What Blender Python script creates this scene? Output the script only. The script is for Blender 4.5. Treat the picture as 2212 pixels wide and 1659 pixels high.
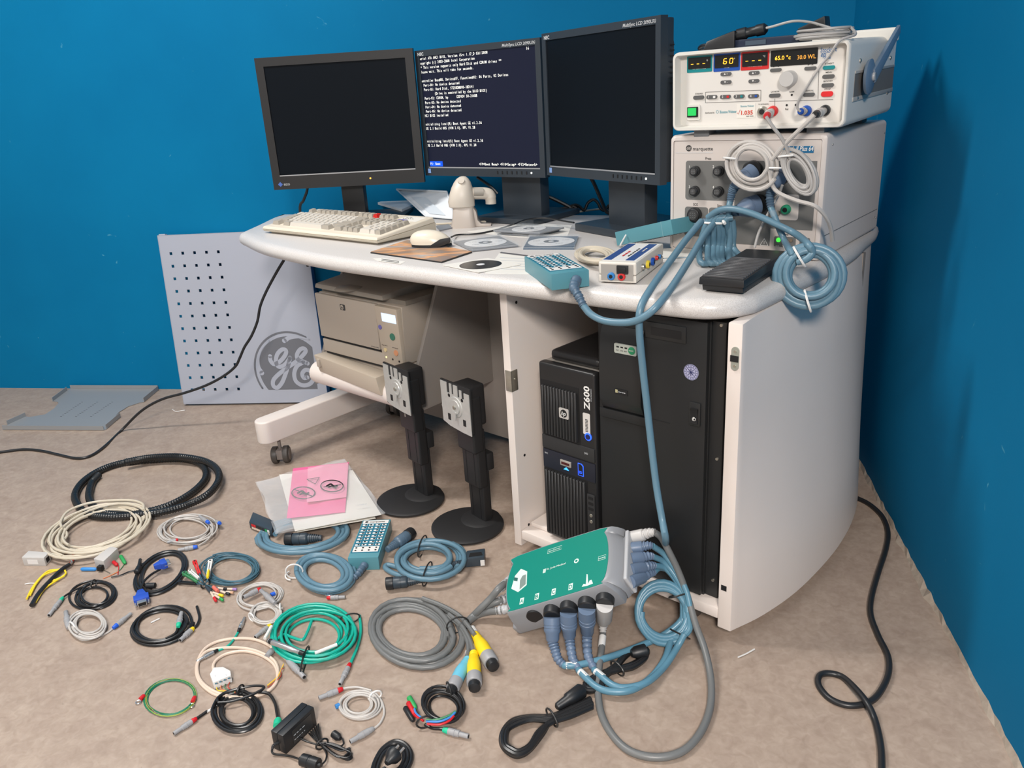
import bpy, bmesh, math, random
from mathutils import Vector, Matrix
C = bpy.context.scene.collection
for o in list(bpy.data.objects): bpy.data.objects.remove(o)
PI = math.pi
R = math.radians
# ------------------------------------------------------------------ camera
IW, IH, FPX = 2212.0, 1659.0, 1732.0
CAM = Vector((0, 0, 1.12))
_p, _r, _y = R(20.0), R(-3.45), R(-11.0)
FWD = Vector((math.sin(_y)*math.cos(_p), math.cos(_y)*math.cos(_p), -math.sin(_p)))
_r0 = Vector((math.cos(_y), -math.sin(_y), 0)); _u0 = _r0.cross(FWD)
RGT = _r0*math.cos(_r) + _u0*math.sin(_r)
UPV = -_r0*math.sin(_r) + _u0*math.cos(_r)
cd = bpy.data.cameras.new('camera'); cam = bpy.data.objects.new('camera', cd); C.objects.link(cam)
cam.matrix_world = Matrix(((RGT.x, UPV.x, -FWD.x, CAM.x), (RGT.y, UPV.y, -FWD.y, CAM.y), (RGT.z, UPV.z, -FWD.z, CAM.z), (0, 0, 0, 1)))
cd.sensor_fit = 'HORIZONTAL'; cd.sensor_width = 36.0; cd.lens = FPX/IW*36.0; cd.clip_start = .05
bpy.context.scene.camera = cam
# ------------------------------------------------------------------ world, lamps, exposure
sc = bpy.context.scene
sc.view_settings.view_transform = 'Standard'; sc.view_settings.look = 'None'
sc.view_settings.gamma = 1.0; sc.view_settings.use_curve_mapping = False
sc.view_settings.exposure = 0.06
w = bpy.data.worlds.new('room_light'); sc.world = w; w.use_nodes = True
w.node_tree.nodes['Background'].inputs[0].default_value = (1.0, .98, .96, 1)
w.node_tree.nodes['Background'].inputs[1].default_value = .37
def lamp(name, loc, size, power, rot=(0, 0, 0), col=(1, .97, .93)):
    l = bpy.data.lights.new(name, 'AREA'); l.shape = 'RECTANGLE'; l.size, l.size_y = size; l.energy = power; l.color = col
    o = bpy.data.objects.new(name, l); C.objects.link(o); o.location = loc; o.rotation_euler = rot
    return o
lamp('ceiling_tube_light', (-1.75, 1.55, 2.75), (1.2, .25), 62)
lamp('ceiling_tube_light', (.3, -2.0, 2.6), (.5, 1.2), 260, col=(1, .91, .83))
lamp('ceiling_tube_light', (-1.9, -.7, 2.75), (1.2, .3), 26)
# ------------------------------------------------------------------ pixel helpers: a ray through a pixel of the 2212 x 1659 frame met with a real plane
def ray(px, py): return FWD + RGT*((px-IW/2)/FPX) - UPV*((py-IH/2)/FPX)
def P(px, py, z=0.0):
    d = ray(px, py); return CAM + d*((z-CAM.z)/d.z)
def onplane(px, py, p0, n):
    d = ray(px, py); return CAM + d*((Vector(p0)-CAM).dot(n)/d.dot(n))
def pxs(p): return FPX/((Vector(p)-CAM).dot(FWD))          # pixels per metre at a point
WM = {}
def wm(o): return WM.get(o.name, Matrix.Identity(4)) if o else Matrix.Identity(4)
def loc(T, px, py, **k):
    M = wm(T); ax = list(k)[0]; i = 'xyz'.index(ax); n = M.to_3x3().col[i].normalized()
    e = Vector((0, 0, 0)); e[i] = k[ax]
    return M.inverted() @ onplane(px, py, M @ e, n)
# ------------------------------------------------------------------ materials
MATS = {}
def mat(name, col, rough=.5, metal=0.0, noise=0.0, nscale=40.0, bump=0.0, bscale=200.0, emit=0.0, alpha=1.0, trans=0.0, spec=.5, coat=0.0):
    if name in MATS: return MATS[name]
    m = bpy.data.materials.new(name); m.use_nodes = True; nt = m.node_tree; b = nt.nodes['Principled BSDF']
    c = (*col, 1)
    b.inputs['Base Color'].default_value = c; b.inputs['Roughness'].default_value = rough; b.inputs['Metallic'].default_value = metal
    b.inputs['Specular IOR Level'].default_value = spec
    if coat: b.inputs['Coat Weight'].default_value = coat
    if emit: b.inputs['Emission Color'].default_value = c; b.inputs['Emission Strength'].default_value = emit
    if trans: b.inputs['Transmission Weight'].default_value = trans
    if alpha < 1: b.inputs['Alpha'].default_value = alpha
    tc = nt.nodes.new('ShaderNodeTexCoord')
    if noise:
        n = nt.nodes.new('ShaderNodeTexNoise'); n.inputs['Scale'].default_value = nscale; n.inputs['Detail'].default_value = 6
        nt.links.new(tc.outputs['Object'], n.inputs['Vector'])
        mx = nt.nodes.new('ShaderNodeMix'); mx.data_type = 'RGBA'
        mx.inputs['A'].default_value = (*[max(0, x*(1-noise)) for x in col], 1); mx.inputs['B'].default_value = (*[min(1, x*(1+noise)) for x in col], 1)
        nt.links.new(n.outputs['Fac'], mx.inputs['Factor']); nt.links.new(mx.outputs['Result'], b.inputs['Base Color'])
    if bump:
        n2 = nt.nodes.new('ShaderNodeTexNoise'); n2.inputs['Scale'].default_value = bscale; n2.inputs['Detail'].default_value = 4
        nt.links.new(tc.outputs['Object'], n2.inputs['Vector'])
        bp = nt.nodes.new('ShaderNodeBump'); bp.inputs['Strength'].default_value = bump; bp.inputs['Distance'].default_value = .002
        nt.links.new(n2.outputs['Fac'], bp.inputs['Height']); nt.links.new(bp.outputs['Normal'], b.inputs['Normal'])
    MATS[name] = m; return m
def s2l(r, g, b): return tuple(((x/255)/12.92 if x <= 10 else ((x/255+.055)/1.055)**2.4) for x in (r, g, b))
def M8(name, r, g, b, **k): return mat(name, s2l(r, g, b), **k)
# ------------------------------------------------------------------ mesh builder
class B:
    def __init__(s): s.v = []; s.f = []
    def add(s, vs, fs):
        o = len(s.v); s.v += [Vector(x) for x in vs]; s.f += [[i+o for i in f] for f in fs]; return s
    def box(s, x0, x1, y0, y1, z0, z1):
        return s.add([(x0,y0,z0),(x1,y0,z0),(x1,y1,z0),(x0,y1,z0),(x0,y0,z1),(x1,y0,z1),(x1,y1,z1),(x0,y1,z1)],
                     [[0,3,2,1],[4,5,6,7],[0,1,5,4],[1,2,6,5],[2,3,7,6],[3,0,4,7]])
    def hexa(s, b4, t4):      # four bottom and four top corners, counter-clockwise from above
        return s.add(list(b4)+list(t4), [[3,2,1,0],[4,5,6,7],[0,1,5,4],[1,2,6,5],[2,3,7,6],[3,0,4,7]])
    def prism(s, poly, a0, a1, ax='z'):   # extrude a 2-D polygon along an axis; x: (y,z), y: (x,z), z: (x,y)
        def mk(p, a): return {'z': (p[0], p[1], a), 'y': (p[0], a, p[1]), 'x': (a, p[0], p[1])}[ax]
        n = len(poly)
        return s.add([mk(p, a0) for p in poly]+[mk(p, a1) for p in poly],
                     [list(range(n))[::-1], list(range(n, 2*n))]+[[i, (i+1) % n, n+(i+1) % n, n+i] for i in range(n)])
    def stack(s, rings, cap=True):        # rings of equal count, bottom to top
        n = len(rings[0]); vs = [p for r in rings for p in r]; fs = []
        for k in range(len(rings)-1):
            for i in range(n): fs.append([k*n+i, k*n+(i+1) % n, (k+1)*n+(i+1) % n, (k+1)*n+i])
        if cap: fs += [list(range(n))[::-1], list(range(len(vs)-n, len(vs)))]
        return s.add(vs, fs)
    def lathe(s, p0, p1, prof, n=16, cap=True):   # prof: (t along p0..p1, radius)
        p0, p1 = Vector(p0), Vector(p1); d = p1-p0; a = d.normalized()
        x = a.orthogonal().normalized(); y = a.cross(x)
        rings = [[p0+d*t+x*(r*math.cos(2*PI*i/n))+y*(r*math.sin(2*PI*i/n)) for i in range(n)] for t, r in prof]
        return s.stack(rings, cap)
    def cyl(s, p0, p1, r, n=16, r1=None): return s.lathe(p0, p1, [(0, r), (1, r if r1 is None else r1)], n)
    def tube(s, pts, r, n=8, cap=True):
        pts = [Vector(p) for p in pts]; q = [pts[0]]
        for p in pts[1:]:
            if (p-q[-1]).length > 1e-5: q.append(p)
        pts = q; m = len(pts)
        if m < 2: return s
        tn = [(pts[min(i+1, m-1)]-pts[max(i-1, 0)]).normalized() for i in range(m)]
        x = tn[0].orthogonal().normalized(); rings = []
        for i in range(m):
            x = (x-tn[i]*x.dot(tn[i]))
            x = x.normalized() if x.length > 1e-6 else tn[i].orthogonal().normalized()
            y = tn[i].cross(x); ri = r(i, m) if callable(r) else r
            rings.append([pts[i]+x*(ri*math.cos(2*PI*k/n))+y*(ri*math.sin(2*PI*k/n)) for k in range(n)])
        return s.stack(rings, cap)
    def ring(s, c, a, bb, r, n=20, m=6):     # closed loop c + a cos + b sin, tube radius r
        c, a, bb = Vector(c), Vector(a), Vector(bb); rings = []
        for i in range(n):
            t = 2*PI*i/n; p = c+a*math.cos(t)+bb*math.sin(t); tg = (-a*math.sin(t)+bb*math.cos(t)).normalized()
            nn = a.cross(bb).normalized(); o = tg.cross(nn)
            rings.append([p+o*(r*math.cos(2*PI*k/m))+nn*(r*math.sin(2*PI*k/m)) for k in range(m)])
        o = len(s.v); s.v += [p for q in rings for p in q]
        for i in range(n):
            for k in range(m):
                s.f.append([o+i*m+k, o+i*m+(k+1) % m, o+((i+1) % n)*m+(k+1) % m, o+((i+1) % n)*m+k])
        return s
    def build(s, name, m, parent=None, world=False, smooth=None, bev=0.0, seg=2, ang=35):
        M = wm(parent)
        vs = [M.inverted() @ v for v in s.v] if (world and parent) else s.v
        me = bpy.data.meshes.new(name); me.from_pydata([tuple(v) for v in vs], [], s.f)
        bm = bmesh.new(); bm.from_mesh(me)
        bmesh.ops.recalc_face_normals(bm, faces=bm.faces)
        if bev:
            ed = [e for e in bm.edges if len(e.link_faces) == 2 and e.calc_face_angle(0) > R(ang)]
            bmesh.ops.bevel(bm, geom=ed, offset=bev, segments=seg, profile=.6, affect='EDGES', clamp_overlap=True)
        if smooth is None: smooth = True
        for f in bm.faces: f.smooth = smooth
        for e in bm.edges:
            if len(e.link_faces) == 2 and e.calc_face_angle(0) > R(38): e.smooth = False
        bm.to_mesh(me); bm.free()
        return link(name, me, m, parent)
def link(name, me, m, parent=None):
    if m and not me.materials: me.materials.append(m)
    o = bpy.data.objects.new(name, me); C.objects.link(o)
    if parent: o.parent = parent
    WM[o.name] = wm(parent); return o
def tag(o, label=None, cat=None, group=None, kind=None):
    if label: o['label'] = label
    if cat: o['category'] = cat
    if group: o['group'] = group
    if kind: o['kind'] = kind
    return o
def thing(name, label, cat, at=(0, 0, 0), rz=0.0, group=None, M=None):
    o = bpy.data.objects.new(name, None); C.objects.link(o); o.empty_display_size = .05
    if M is None: M = Matrix.Translation(Vector(at)) @ Matrix.Rotation(R(rz), 4, 'Z')
    o.matrix_world = M; WM[o.name] = M.copy()
    return tag(o, label, cat, group)
def smooth(pts, k=6):
    pts = [Vector(p) for p in pts]; n = len(pts)
    if n < 3: return pts
    out = []
    for i in range(n-1):
        a = pts[i-1] if i else pts[0]*2-pts[1]; b = pts[i]; c = pts[i+1]; d = pts[i+2] if i+2 < n else pts[-1]*2-pts[-2]
        for j in range(k):
            t = j/k
            out.append(.5*((2*b)+(c-a)*t+(2*a-5*b+4*c-d)*t*t+(3*b-a-3*c+d)*t**3))
    return out+[pts[-1]]
def smooth2(pts, k=8, closed=True):
    n = len(pts); out = []; V2 = [Vector((p[0], p[1])) for p in pts]
    for i in range(n):
        a, b, c, d = V2[i-1], V2[i], V2[(i+1) % n], V2[(i+2) % n]
        for j in range(k):
            t = j/k; out.append(.5*((2*b)+(c-a)*t+(2*a-5*b+4*c-d)*t*t+(3*b-a-3*c+d)*t**3))
    return out
def rrect(x0, x1, y0, y1, r, k=5):
    out = []
    for cx, cy, a in ((x1-r, y1-r, 0), (x0+r, y1-r, 90), (x0+r, y0+r, 180), (x1-r, y0+r, 270)):
        for i in range(k+1): t = R(a+90*i/k); out.append((cx+r*math.cos(t), cy+r*math.sin(t)))
    return out
def circ(cx, cy, r, n=24, ry=None): return [(cx+r*math.cos(2*PI*i/n), cy+(ry or r)*math.sin(2*PI*i/n)) for i in range(n)]
# ------------------------------------------------------------------ lettering
GL = {}
def glyphs(txt, bold=0.0):
    key = (txt, bold)
    if key in GL: return GL[key]
    cu = bpy.data.curves.new('glyph', 'FONT'); cu.body = txt; cu.size = 1.0; cu.offset = bold; cu.resolution_u = 2
    o = bpy.data.objects.new('glyph', cu); C.objects.link(o)
    dg = bpy.context.evaluated_depsgraph_get(); me = o.evaluated_get(dg).to_mesh()
    v = [(p.co.x, p.co.y) for p in me.vertices]; f = [list(p.vertices) for p in me.polygons]
    o.evaluated_get(dg).to_mesh_clear(); bpy.data.objects.remove(o); bpy.data.curves.remove(cu)
    GL[key] = (v, f); return v, f
def frame(origin, xdir, ydir):
    x = Vector(xdir).normalized(); n = x.cross(Vector(ydir)).normalized(); y = n.cross(x)
    return Matrix(((x.x, y.x, n.x, origin[0]), (x.y, y.y, n.y, origin[1]), (x.z, y.z, n.z, origin[2]), (0, 0, 0, 1)))
def lettering(parent, txt, F, m, width=None, height=None, bold=.012, shear=0.0, name='lettering', lift=.0006, center=False):
    """one line of text in the local frame F (x along the line, y up, z out); width/height in metres"""
    v, f = glyphs(txt, bold)
    if not v: return None
    x0 = min(p[0] for p in v); x1 = max(p[0] for p in v); y1 = .72
    sy = (height or .01)/y1; sx = (width/(x1-x0)) if width else sy
    dx = (x0+x1)/2 if center else x0
    b = B(); b.add([F @ Vector(((p[0]-dx+p[1]*shear)*sx, p[1]*sy, lift)) for p in v], f)
    me = bpy.data.meshes.new(name); me.from_pydata([tuple(q) for q in b.v], [], b.f)
    return link(name, me, m, parent)
def scribble(parent, F, m, width=.02, height=.004, n=4, center=False, lift=.0006):
    """print too small to read in the photograph: a broken line of short bars"""
    rnd = random.Random(int(width*1e5)+n); b = B(); x = -width/2 if center else 0.0; gap = width*.04
    for i in range(n):
        w_ = width/n*rnd.uniform(.75, 1.0)-gap; b.add([F @ Vector((x, 0, lift)), F @ Vector((x+w_, 0, lift)), F @ Vector((x+w_, height*.6, lift)), F @ Vector((x, height*.6, lift))], [[0, 1, 2, 3]]); x += width/n
    me = bpy.data.meshes.new('fine_print'); me.from_pydata([tuple(q) for q in b.v], [], b.f)
    o = link('fine_print', me, m, parent); o['kind'] = 'stuff'; return o
def mono(parent, rows, F, cw, ch, m, name='lettering', wf=.84, hf=.62, bold=.008, lift=.0006):
    for (row, col, txt) in rows:
        b = B()
        for i, c in enumerate(txt):
            if c == ' ': continue
            v, f = glyphs(c, bold); x0 = min(p[0] for p in v); x1 = max(p[0] for p in v)
            wd = max(x1-x0, .25); s = cw*wf/max(wd, .5)
            b.add([F @ Vector(((col+i+.5)*cw+(p[0]-(x0+x1)/2)*s, -(row+1)*ch+ch*.22+p[1]*ch*hf/.72, lift)) for p in v], f)
        me = bpy.data.meshes.new(name); me.from_pydata([tuple(q) for q in b.v], [], b.f)
        o = link(name, me, m, parent)
    return o
def decal(T, name, poly, y, m, th=.0008, ax='y'):   # thin printed or stuck-on shape proud of a face
    a, c = (y, y-th) if ax != 'z' else (y, y+th)
    if ax == 'x': a, c = y, y+th
    return B().prism(poly, a, c, ax).build(name, m, T, smooth=False)
def frect(T, px0, py0, px1, py1, y):
    a = loc(T, px0, py0, y=y); b = loc(T, px1, py1, y=y)
    return min(a.x, b.x), max(a.x, b.x), min(a.z, b.z), max(a.z, b.z)
FRONT = lambda p: frame(p, (1, 0, 0), (0, 0, 1))
# ------------------------------------------------------------------ cables and plugs
def cable(parent, pts, r, m, name='cable', k=5, n=8, world=True):
    return B().tube(smooth(pts, k), r, n).build(name, m, parent, world=world)
def coil(c, rx, ry, rot=0, n=4, inner=.7, r=.004, seed=1, layers=2, start=0.0, turns=None, z0=0.0, cw=1, jit=.05, mp=None, step=28):
    """wound loops: ellipse in the picture, laid on the floor (or on z0) as real points; returns world points"""
    rnd = random.Random(seed); turns = turns or n
    S = [inner+(1-inner)*i/max(n-1, 1) for i in range(n)]; rnd.shuffle(S)
    S = S+[S[-1]]*2; L = [rnd.choice(range(layers)) if layers > 1 else 0 for _ in S]
    J = [(rnd.uniform(-jit, jit)*rx, rnd.uniform(-jit, jit)*ry) for _ in S]; A = [rnd.uniform(-.12, .12) for _ in S]
    pts = []; N = int(turns*step)
    for k in range(N+1):
        t = k/step; i = min(int(t), len(S)-2); q = t-i; q = q*q*(3-2*q)
        s = S[i]*(1-q)+S[i+1]*q; l = L[i]*(1-q)+L[i+1]*q; jx = J[i][0]*(1-q)+J[i+1][0]*q; jy = J[i][1]*(1-q)+J[i+1][1]*q
        a = R(start)+cw*2*PI*t; e = 1+.04*math.sin(2*a+A[i]*9)
        x = rx*s*e*math.cos(a)+jx; y = ry*s*e*math.sin(a)+jy; cr, sr = math.cos(R(rot)), math.sin(R(rot))
        ex, ey = c[0]+x*cr-y*sr, c[1]+x*sr+y*cr
        pts.append(mp(ex, ey, l*r*1.7) if mp else P(ex, ey, z0+r+l*r*1.7))
    return pts
def fp(lst, z): return [P(a[0], a[1], a[2] if len(a) > 2 else z) for a in lst]
def cr(k, ox, oy, pts): return [(ox+p[0]/k, oy+p[1]/k, *p[2:]) for p in pts]
def plug(parent, a, b, r, body, collar=None, name='plug', style='lemo', tip=None):
    """round connector from cable side a to tip b, with its collar and tip as sub-parts"""
    a, b = Vector(a), Vector(b); d = b-a
    if style == 'lemo':
        o = B().lathe(a+d*.2, a+d*.66, [(0, r*.8), (.04, r), (.5, r*1.02), (.52, r*1.12), (.6, r*1.12), (.62, r), (.96, r), (1, r*.8)], 16).build(name, body, parent, world=True)
        B().lathe(a, a+d*.21, [(0, r*.62), (.1, r*.72), (.9, r*.93), (1, r*.9)], 14).build('collar', collar or body, o, world=True)
        B().lathe(a+d*.65, b, [(0, r*.75), (.1, r*.76), (.98, r*.74), (1, r*.68)], 14).build('tip', tip or body, o, world=True)
        B().lathe(b-d*.004, b+d*.006, [(0, r*.5), (1, r*.5)], 12).build('socket', MATS['dark_hole'], o, world=True)
    elif style == 'boot':     # ribbed moulded boot then a round shell
        pr = [(0, r*.5)]
        for i in range(6): t = .04+i*.07; pr += [(t, r*(.55+.05*i)), (t+.045, r*(.55+.05*i)), (t+.046, r*(.45+.05*i)), (t+.069, r*(.45+.05*i))]
        pr += [(.5, r*.95), (.54, r), (.7, r), (.705, r*.94), (.73, r*.94), (.735, r), (.97, r), (1, r*.9)]
        o = B().lathe(a, a+d*.8, pr, 18).build(name, body, parent, world=True)
        vs = []
        t = B(); n = 20
        t.lathe(a+d*.79, b, [(0, r*1.0), (.05, r*1.08), (.85, r*1.08), (1, r*1.0)], 20)
        t.build('locking_ring', collar or body, o, world=True)
        B().lathe(b-d*.004, b+d*.01, [(0, r*.75), (1, r*.72)], 16).build('socket', MATS['dark_hole'], o, world=True)
    return o
def ribs(parent, pts, r0, r1, m, name='strain_relief', nr=9, k=8, world=True):
    q = smooth(pts, k); N = len(q)
    def rad(i, n):
        t = i/(n-1); base = r0+(r1-r0)*t
        return base*(1.0 if int(t*nr*2) % 2 == 0 else .8)
    return B().tube(q, rad, 10).build(name, m, parent, world=world)
def tie(parent, p, along, w, h, m, name='cable_tie', r=.0019):
    al = Vector(along).normalized(); s = al.cross(Vector((0, 0, 1))).normalized()
    o = B().ring(Vector(p), s*w, Vector((0, 0, 1))*h, r, 18, 6).build(name, m, parent, world=True)
    B().box(-.0028, .0028, -.003, .003, -.003, .003)
    return o
mat('dark_hole', (.006, .006, .007), .6)
# ------------------------------------------------------------------ room shell
def wall_mat():
    m = bpy.data.materials.new('blue_wall_paint'); m.use_nodes = True; nt = m.node_tree; b = nt.nodes['Principled BSDF']; L = nt.links
    tc = nt.nodes.new('ShaderNodeTexCoord'); n = nt.nodes.new('ShaderNodeTexNoise'); n.inputs['Scale'].default_value = 1.6; n.inputs['Detail'].default_value = 8
    L.new(tc.outputs['Object'], n.inputs['Vector'])
    r = nt.nodes.new('ShaderNodeValToRGB'); r.color_ramp.elements[0].color = (.002, .140, .305, 1); r.color_ramp.elements[1].color = (.003, .172, .355, 1)
    r.color_ramp.elements[0].position = .3; r.color_ramp.elements[1].position = .7; L.new(n.outputs['Fac'], r.inputs[0])
    # pale scuffs and small chips
    n3 = nt.nodes.new('ShaderNodeTexNoise'); n3.inputs['Scale'].default_value = 9; n3.inputs['Detail'].default_value = 3; n3.inputs['Distortion'].default_value = 2.5
    L.new(tc.outputs['Object'], n3.inputs['Vector'])
    r3 = nt.nodes.new('ShaderNodeValToRGB'); r3.color_ramp.elements[0].position = .735; r3.color_ramp.elements[1].position = .78; L.new(n3.outputs['Fac'], r3.inputs[0])
    mx = nt.nodes.new('ShaderNodeMix'); mx.data_type = 'RGBA'; mx.inputs['B'].default_value = (.06, .28, .42, 1)
    L.new(r3.outputs[0], mx.inputs['Factor']); L.new(r.outputs[0], mx.inputs['A']); L.new(mx.outputs['Result'], b.inputs['Base Color'])
    n2 = nt.nodes.new('ShaderNodeTexNoise'); n2.inputs['Scale'].default_value = 160; L.new(tc.outputs['Object'], n2.inputs['Vector'])
    bp = nt.nodes.new('ShaderNodeBump'); bp.inputs['Strength'].default_value = .06; bp.inputs['Distance'].default_value = .002
    L.new(n2.outputs['Fac'], bp.inputs['Height']); L.new(bp.outputs['Normal'], b.inputs['Normal']); b.inputs['Roughness'].default_value = .6; b.inputs['Specular IOR Level'].default_value = .06
    return m
def floor_mat():
    m = bpy.data.materials.new('beige_linoleum'); m.use_nodes = True; nt = m.node_tree; b = nt.nodes['Principled BSDF']; L = nt.links
    tc = nt.nodes.new('ShaderNodeTexCoord')
    def noise(s, d, dist=0):
        n = nt.nodes.new('ShaderNodeTexNoise'); n.inputs['Scale'].default_value = s; n.inputs['Detail'].default_value = d; n.inputs['Distortion'].default_value = dist
        L.new(tc.outputs['Object'], n.inputs['Vector']); return n
    a = noise(14, 10, 1.2); r = nt.nodes.new('ShaderNodeValToRGB'); r.color_ramp.elements[0].position = .32; r.color_ramp.elements[1].position = .68
    r.color_ramp.elements[0].color = (.325, .252, .205, 1); r.color_ramp.elements[1].color = (.385, .308, .252, 1); L.new(a.outputs['Fac'], r.inputs[0])
    c = noise(60, 5, 1.0); rc = nt.nodes.new('ShaderNodeValToRGB'); rc.color_ramp.elements[0].position = .3; rc.color_ramp.elements[1].position = .72
    rc.color_ramp.elements[0].color = (.86, .84, .82, 1); rc.color_ramp.elements[1].color = (1.06, 1.06, 1.06, 1); L.new(c.outputs['Fac'], rc.inputs[0])
    mx = nt.nodes.new('ShaderNodeMix'); mx.data_type = 'RGBA'; mx.blend_type = 'MULTIPLY'; mx.inputs['Factor'].default_value = 1
    L.new(r.outputs[0], mx.inputs['A']); L.new(rc.outputs[0], mx.inputs['B'])
    d = noise(28, 4, 3.0); rd = nt.nodes.new('ShaderNodeValToRGB'); rd.color_ramp.elements[0].position = .70; rd.color_ramp.elements[1].position = .77; L.new(d.outputs['Fac'], rd.inputs[0])
    m2 = nt.nodes.new('ShaderNodeMix'); m2.data_type = 'RGBA'; m2.inputs['B'].default_value = (.20, .15, .115, 1)
    mm = nt.nodes.new('ShaderNodeMath'); mm.operation = 'MULTIPLY'; mm.inputs[1].default_value = .45; L.new(rd.outputs[0], mm.inputs[0])
    L.new(mm.outputs[0], m2.inputs['Factor']); L.new(mx.outputs['Result'], m2.inputs['A']); L.new(m2.outputs['Result'], b.inputs['Base Color'])
    b.inputs['Roughness'].default_value = .48; b.inputs['Specular IOR Level'].default_value = .35
    return m
WX, WY = .605, 2.93
WALL = wall_mat(); FLOOR = floor_mat()
tag(B().box(-4.2, WX+.1, -2.5, WY+.1, -.05, 0).build('floor', FLOOR), kind='structure')
tag(B().box(-4.2, WX, WY, WY+.1, 0, 2.8).build('wall_back', WALL), kind='structure')
tag(B().box(WX, WX+.1, -2.5, WY+.1, 0, 2.8).build('wall_right', WALL), kind='structure')
# chipped plaster edge where the right wall meets the floor
mat('chipped_plaster', (.33, .28, .23), .9, noise=.35, nscale=60)
rnd = random.Random(4); ed = B(); y = 1.0
prev = None
for i in range(60):
    yy = 1.0+1.55*i/59; wd = .004+.007*abs(math.sin(i*.7))*rnd.random()+(.008 if 22 < i < 36 else 0)*rnd.random()
    q = [(WX, yy, 0), (WX-wd, yy, 0), (WX, yy, .006+.008*rnd.random())]
    if prev: ed.add(prev+q, [[0, 1, 4, 3], [1, 2, 5, 4], [2, 0, 3, 5]])
    prev = q
tag(ed.build('trim_1', MATS['chipped_plaster'], smooth=False), kind='structure')
# ------------------------------------------------------------------ desk
def lam_mat():
    m = bpy.data.materials.new('speckled_laminate'); m.use_nodes = True; nt = m.node_tree; b = nt.nodes['Principled BSDF']; L = nt.links
    tc = nt.nodes.new('ShaderNodeTexCoord'); n = nt.nodes.new('ShaderNodeTexNoise'); n.inputs['Scale'].default_value = 650; n.inputs['Detail'].default_value = 3
    L.new(tc.outputs['Object'], n.inputs['Vector']); r = nt.nodes.new('ShaderNodeValToRGB')
    r.color_ramp.elements[0].position = .36; r.color_ramp.elements[1].position = .58; r.color_ramp.elements[0].color = (.50, .47, .45, 1); r.color_ramp.elements[1].color = (.635, .61, .59, 1)
    L.new(n.outputs['Fac'], r.inputs[0]); L.new(r.outputs[0], b.inputs['Base Color']); b.inputs['Roughness'].default_value = .33
    return m
LAM = lam_mat()
BEIGE = mat('beige_painted_steel', (.72, .65, .605), .42, noise=.05, nscale=3, bump=.05, bscale=300)
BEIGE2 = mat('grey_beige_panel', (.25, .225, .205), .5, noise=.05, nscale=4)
STEEL = mat('worn_steel', (.50, .48, .42), .35, .9, noise=.3, nscale=60)
BLACK = mat('black_plastic', (.012, .013, .015), .42, bump=.05, bscale=600)
DARK = mat('charcoal_plastic', (.022, .026, .032), .45)
RUB = mat('black_rubber', (.014, .015, .017), .38)
WHITE = mat('white_plastic', (.72, .71, .69), .4)
HOLE = MATS['dark_hole']
DO = (.15492, 1.45550); DRZ = -31.366; ZT = .74
DU = Vector((-.85386, .52051, 0)); DV = Vector((.52051, .85386, 0))
def XY(u, v, z=0): return Vector((DO[0], DO[1], z))+DU*u+DV*v
desk = thing('console_desk', 'pale speckled console desk with curved end panel and equipment bay', 'desk', (*DO, 0), DRZ)
out = [(-.004, .09), (-.002, .25), (.0, .40), (-.008, .57), (-.03, .72), (-.055, .87), (-.10, .93), (-.30, .93), (-.85, .79), (-1.31, .61), (-1.75, .47), (-2.0, .40), (-2.035, .37),
       (-2.01, .32), (-1.90, .185), (-1.822, .085), (-1.785, .045), (-1.72, .022), (-1.58, -.022), (-1.44, -.05), (-1.16, -.078), (-.90, -.074), (-.66, -.066), (-.40, -.052), (-.18, -.04), (-.085, -.028), (-.035, .005), (-.012, .045)]
ol = smooth2(out, 5)
def inset(poly, d):
    n = len(poly); q = []
    for i in range(n):
        t = (poly[(i+1) % n]-poly[i-1]).normalized(); q.append(poly[i]+Vector((-t.y, t.x))*d)
    return q
top = B(); prof = [(.698, .020), (.702, .008), (.709, .001), (.719, -.001), (.729, .002), (.736, .009), (.74, .021)]
top.stack([[(p.x, p.y, z) for p in inset(ol, d)] for z, d in prof]); top.build('desk_top', LAM, desk, ang=180)
# curved right side panel, z .03 - .70
def side_curve(pts): return [(p.x, p.y) for p in smooth([(a, b_, 0) for a, b_ in pts], 5)]+[(pts[-1][0]-.04, pts[-1][1]), (-.03, .60), (-.03, .02), (-.03, -.006)]
bot = side_curve([(0, -.006), (.03, .085), (.052, .208), (.059, .351), (.055, .476), (.038, .604), (.008, .72), (-.04, .85)])
tpc = side_curve([(-.001, -.006), (-.008, .085), (-.010, .208), (-.009, .351), (-.010, .476), (-.019, .604), (-.037, .72), (-.062, .85)])
B().stack([[(p[0]*(1-t)+q[0]*t, p[1]*(1-t)+q[1]*t, .03+.67*t) for p, q in zip(bot, tpc)] for t in (0, .25, .5, .75, 1)]).build('side_panel', BEIGE, desk, bev=.003)
# left side panel of the equipment bay
B().box(-.599, -.577, -.006, .70, .03, .70).build('side_panel', BEIGE, desk, bev=.002)
B().box(-.577, -.030, .005, .55, .060, .072).build('bay_floor', BEIGE, desk, bev=.002)
B().box(-.577, -.030, -.004, .03, .048, .074).build('front_rail', BEIGE, desk, bev=.004)
B().box(-.572, -.360, .03, .52, .072, .084).build('shelf_board', BEIGE, desk, bev=.002)
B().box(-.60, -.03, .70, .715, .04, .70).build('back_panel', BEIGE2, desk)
B().box(-1.62, -.60, .405, .42, .075, .70).build('modesty_panel', BEIGE2, desk, bev=.001)
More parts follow.
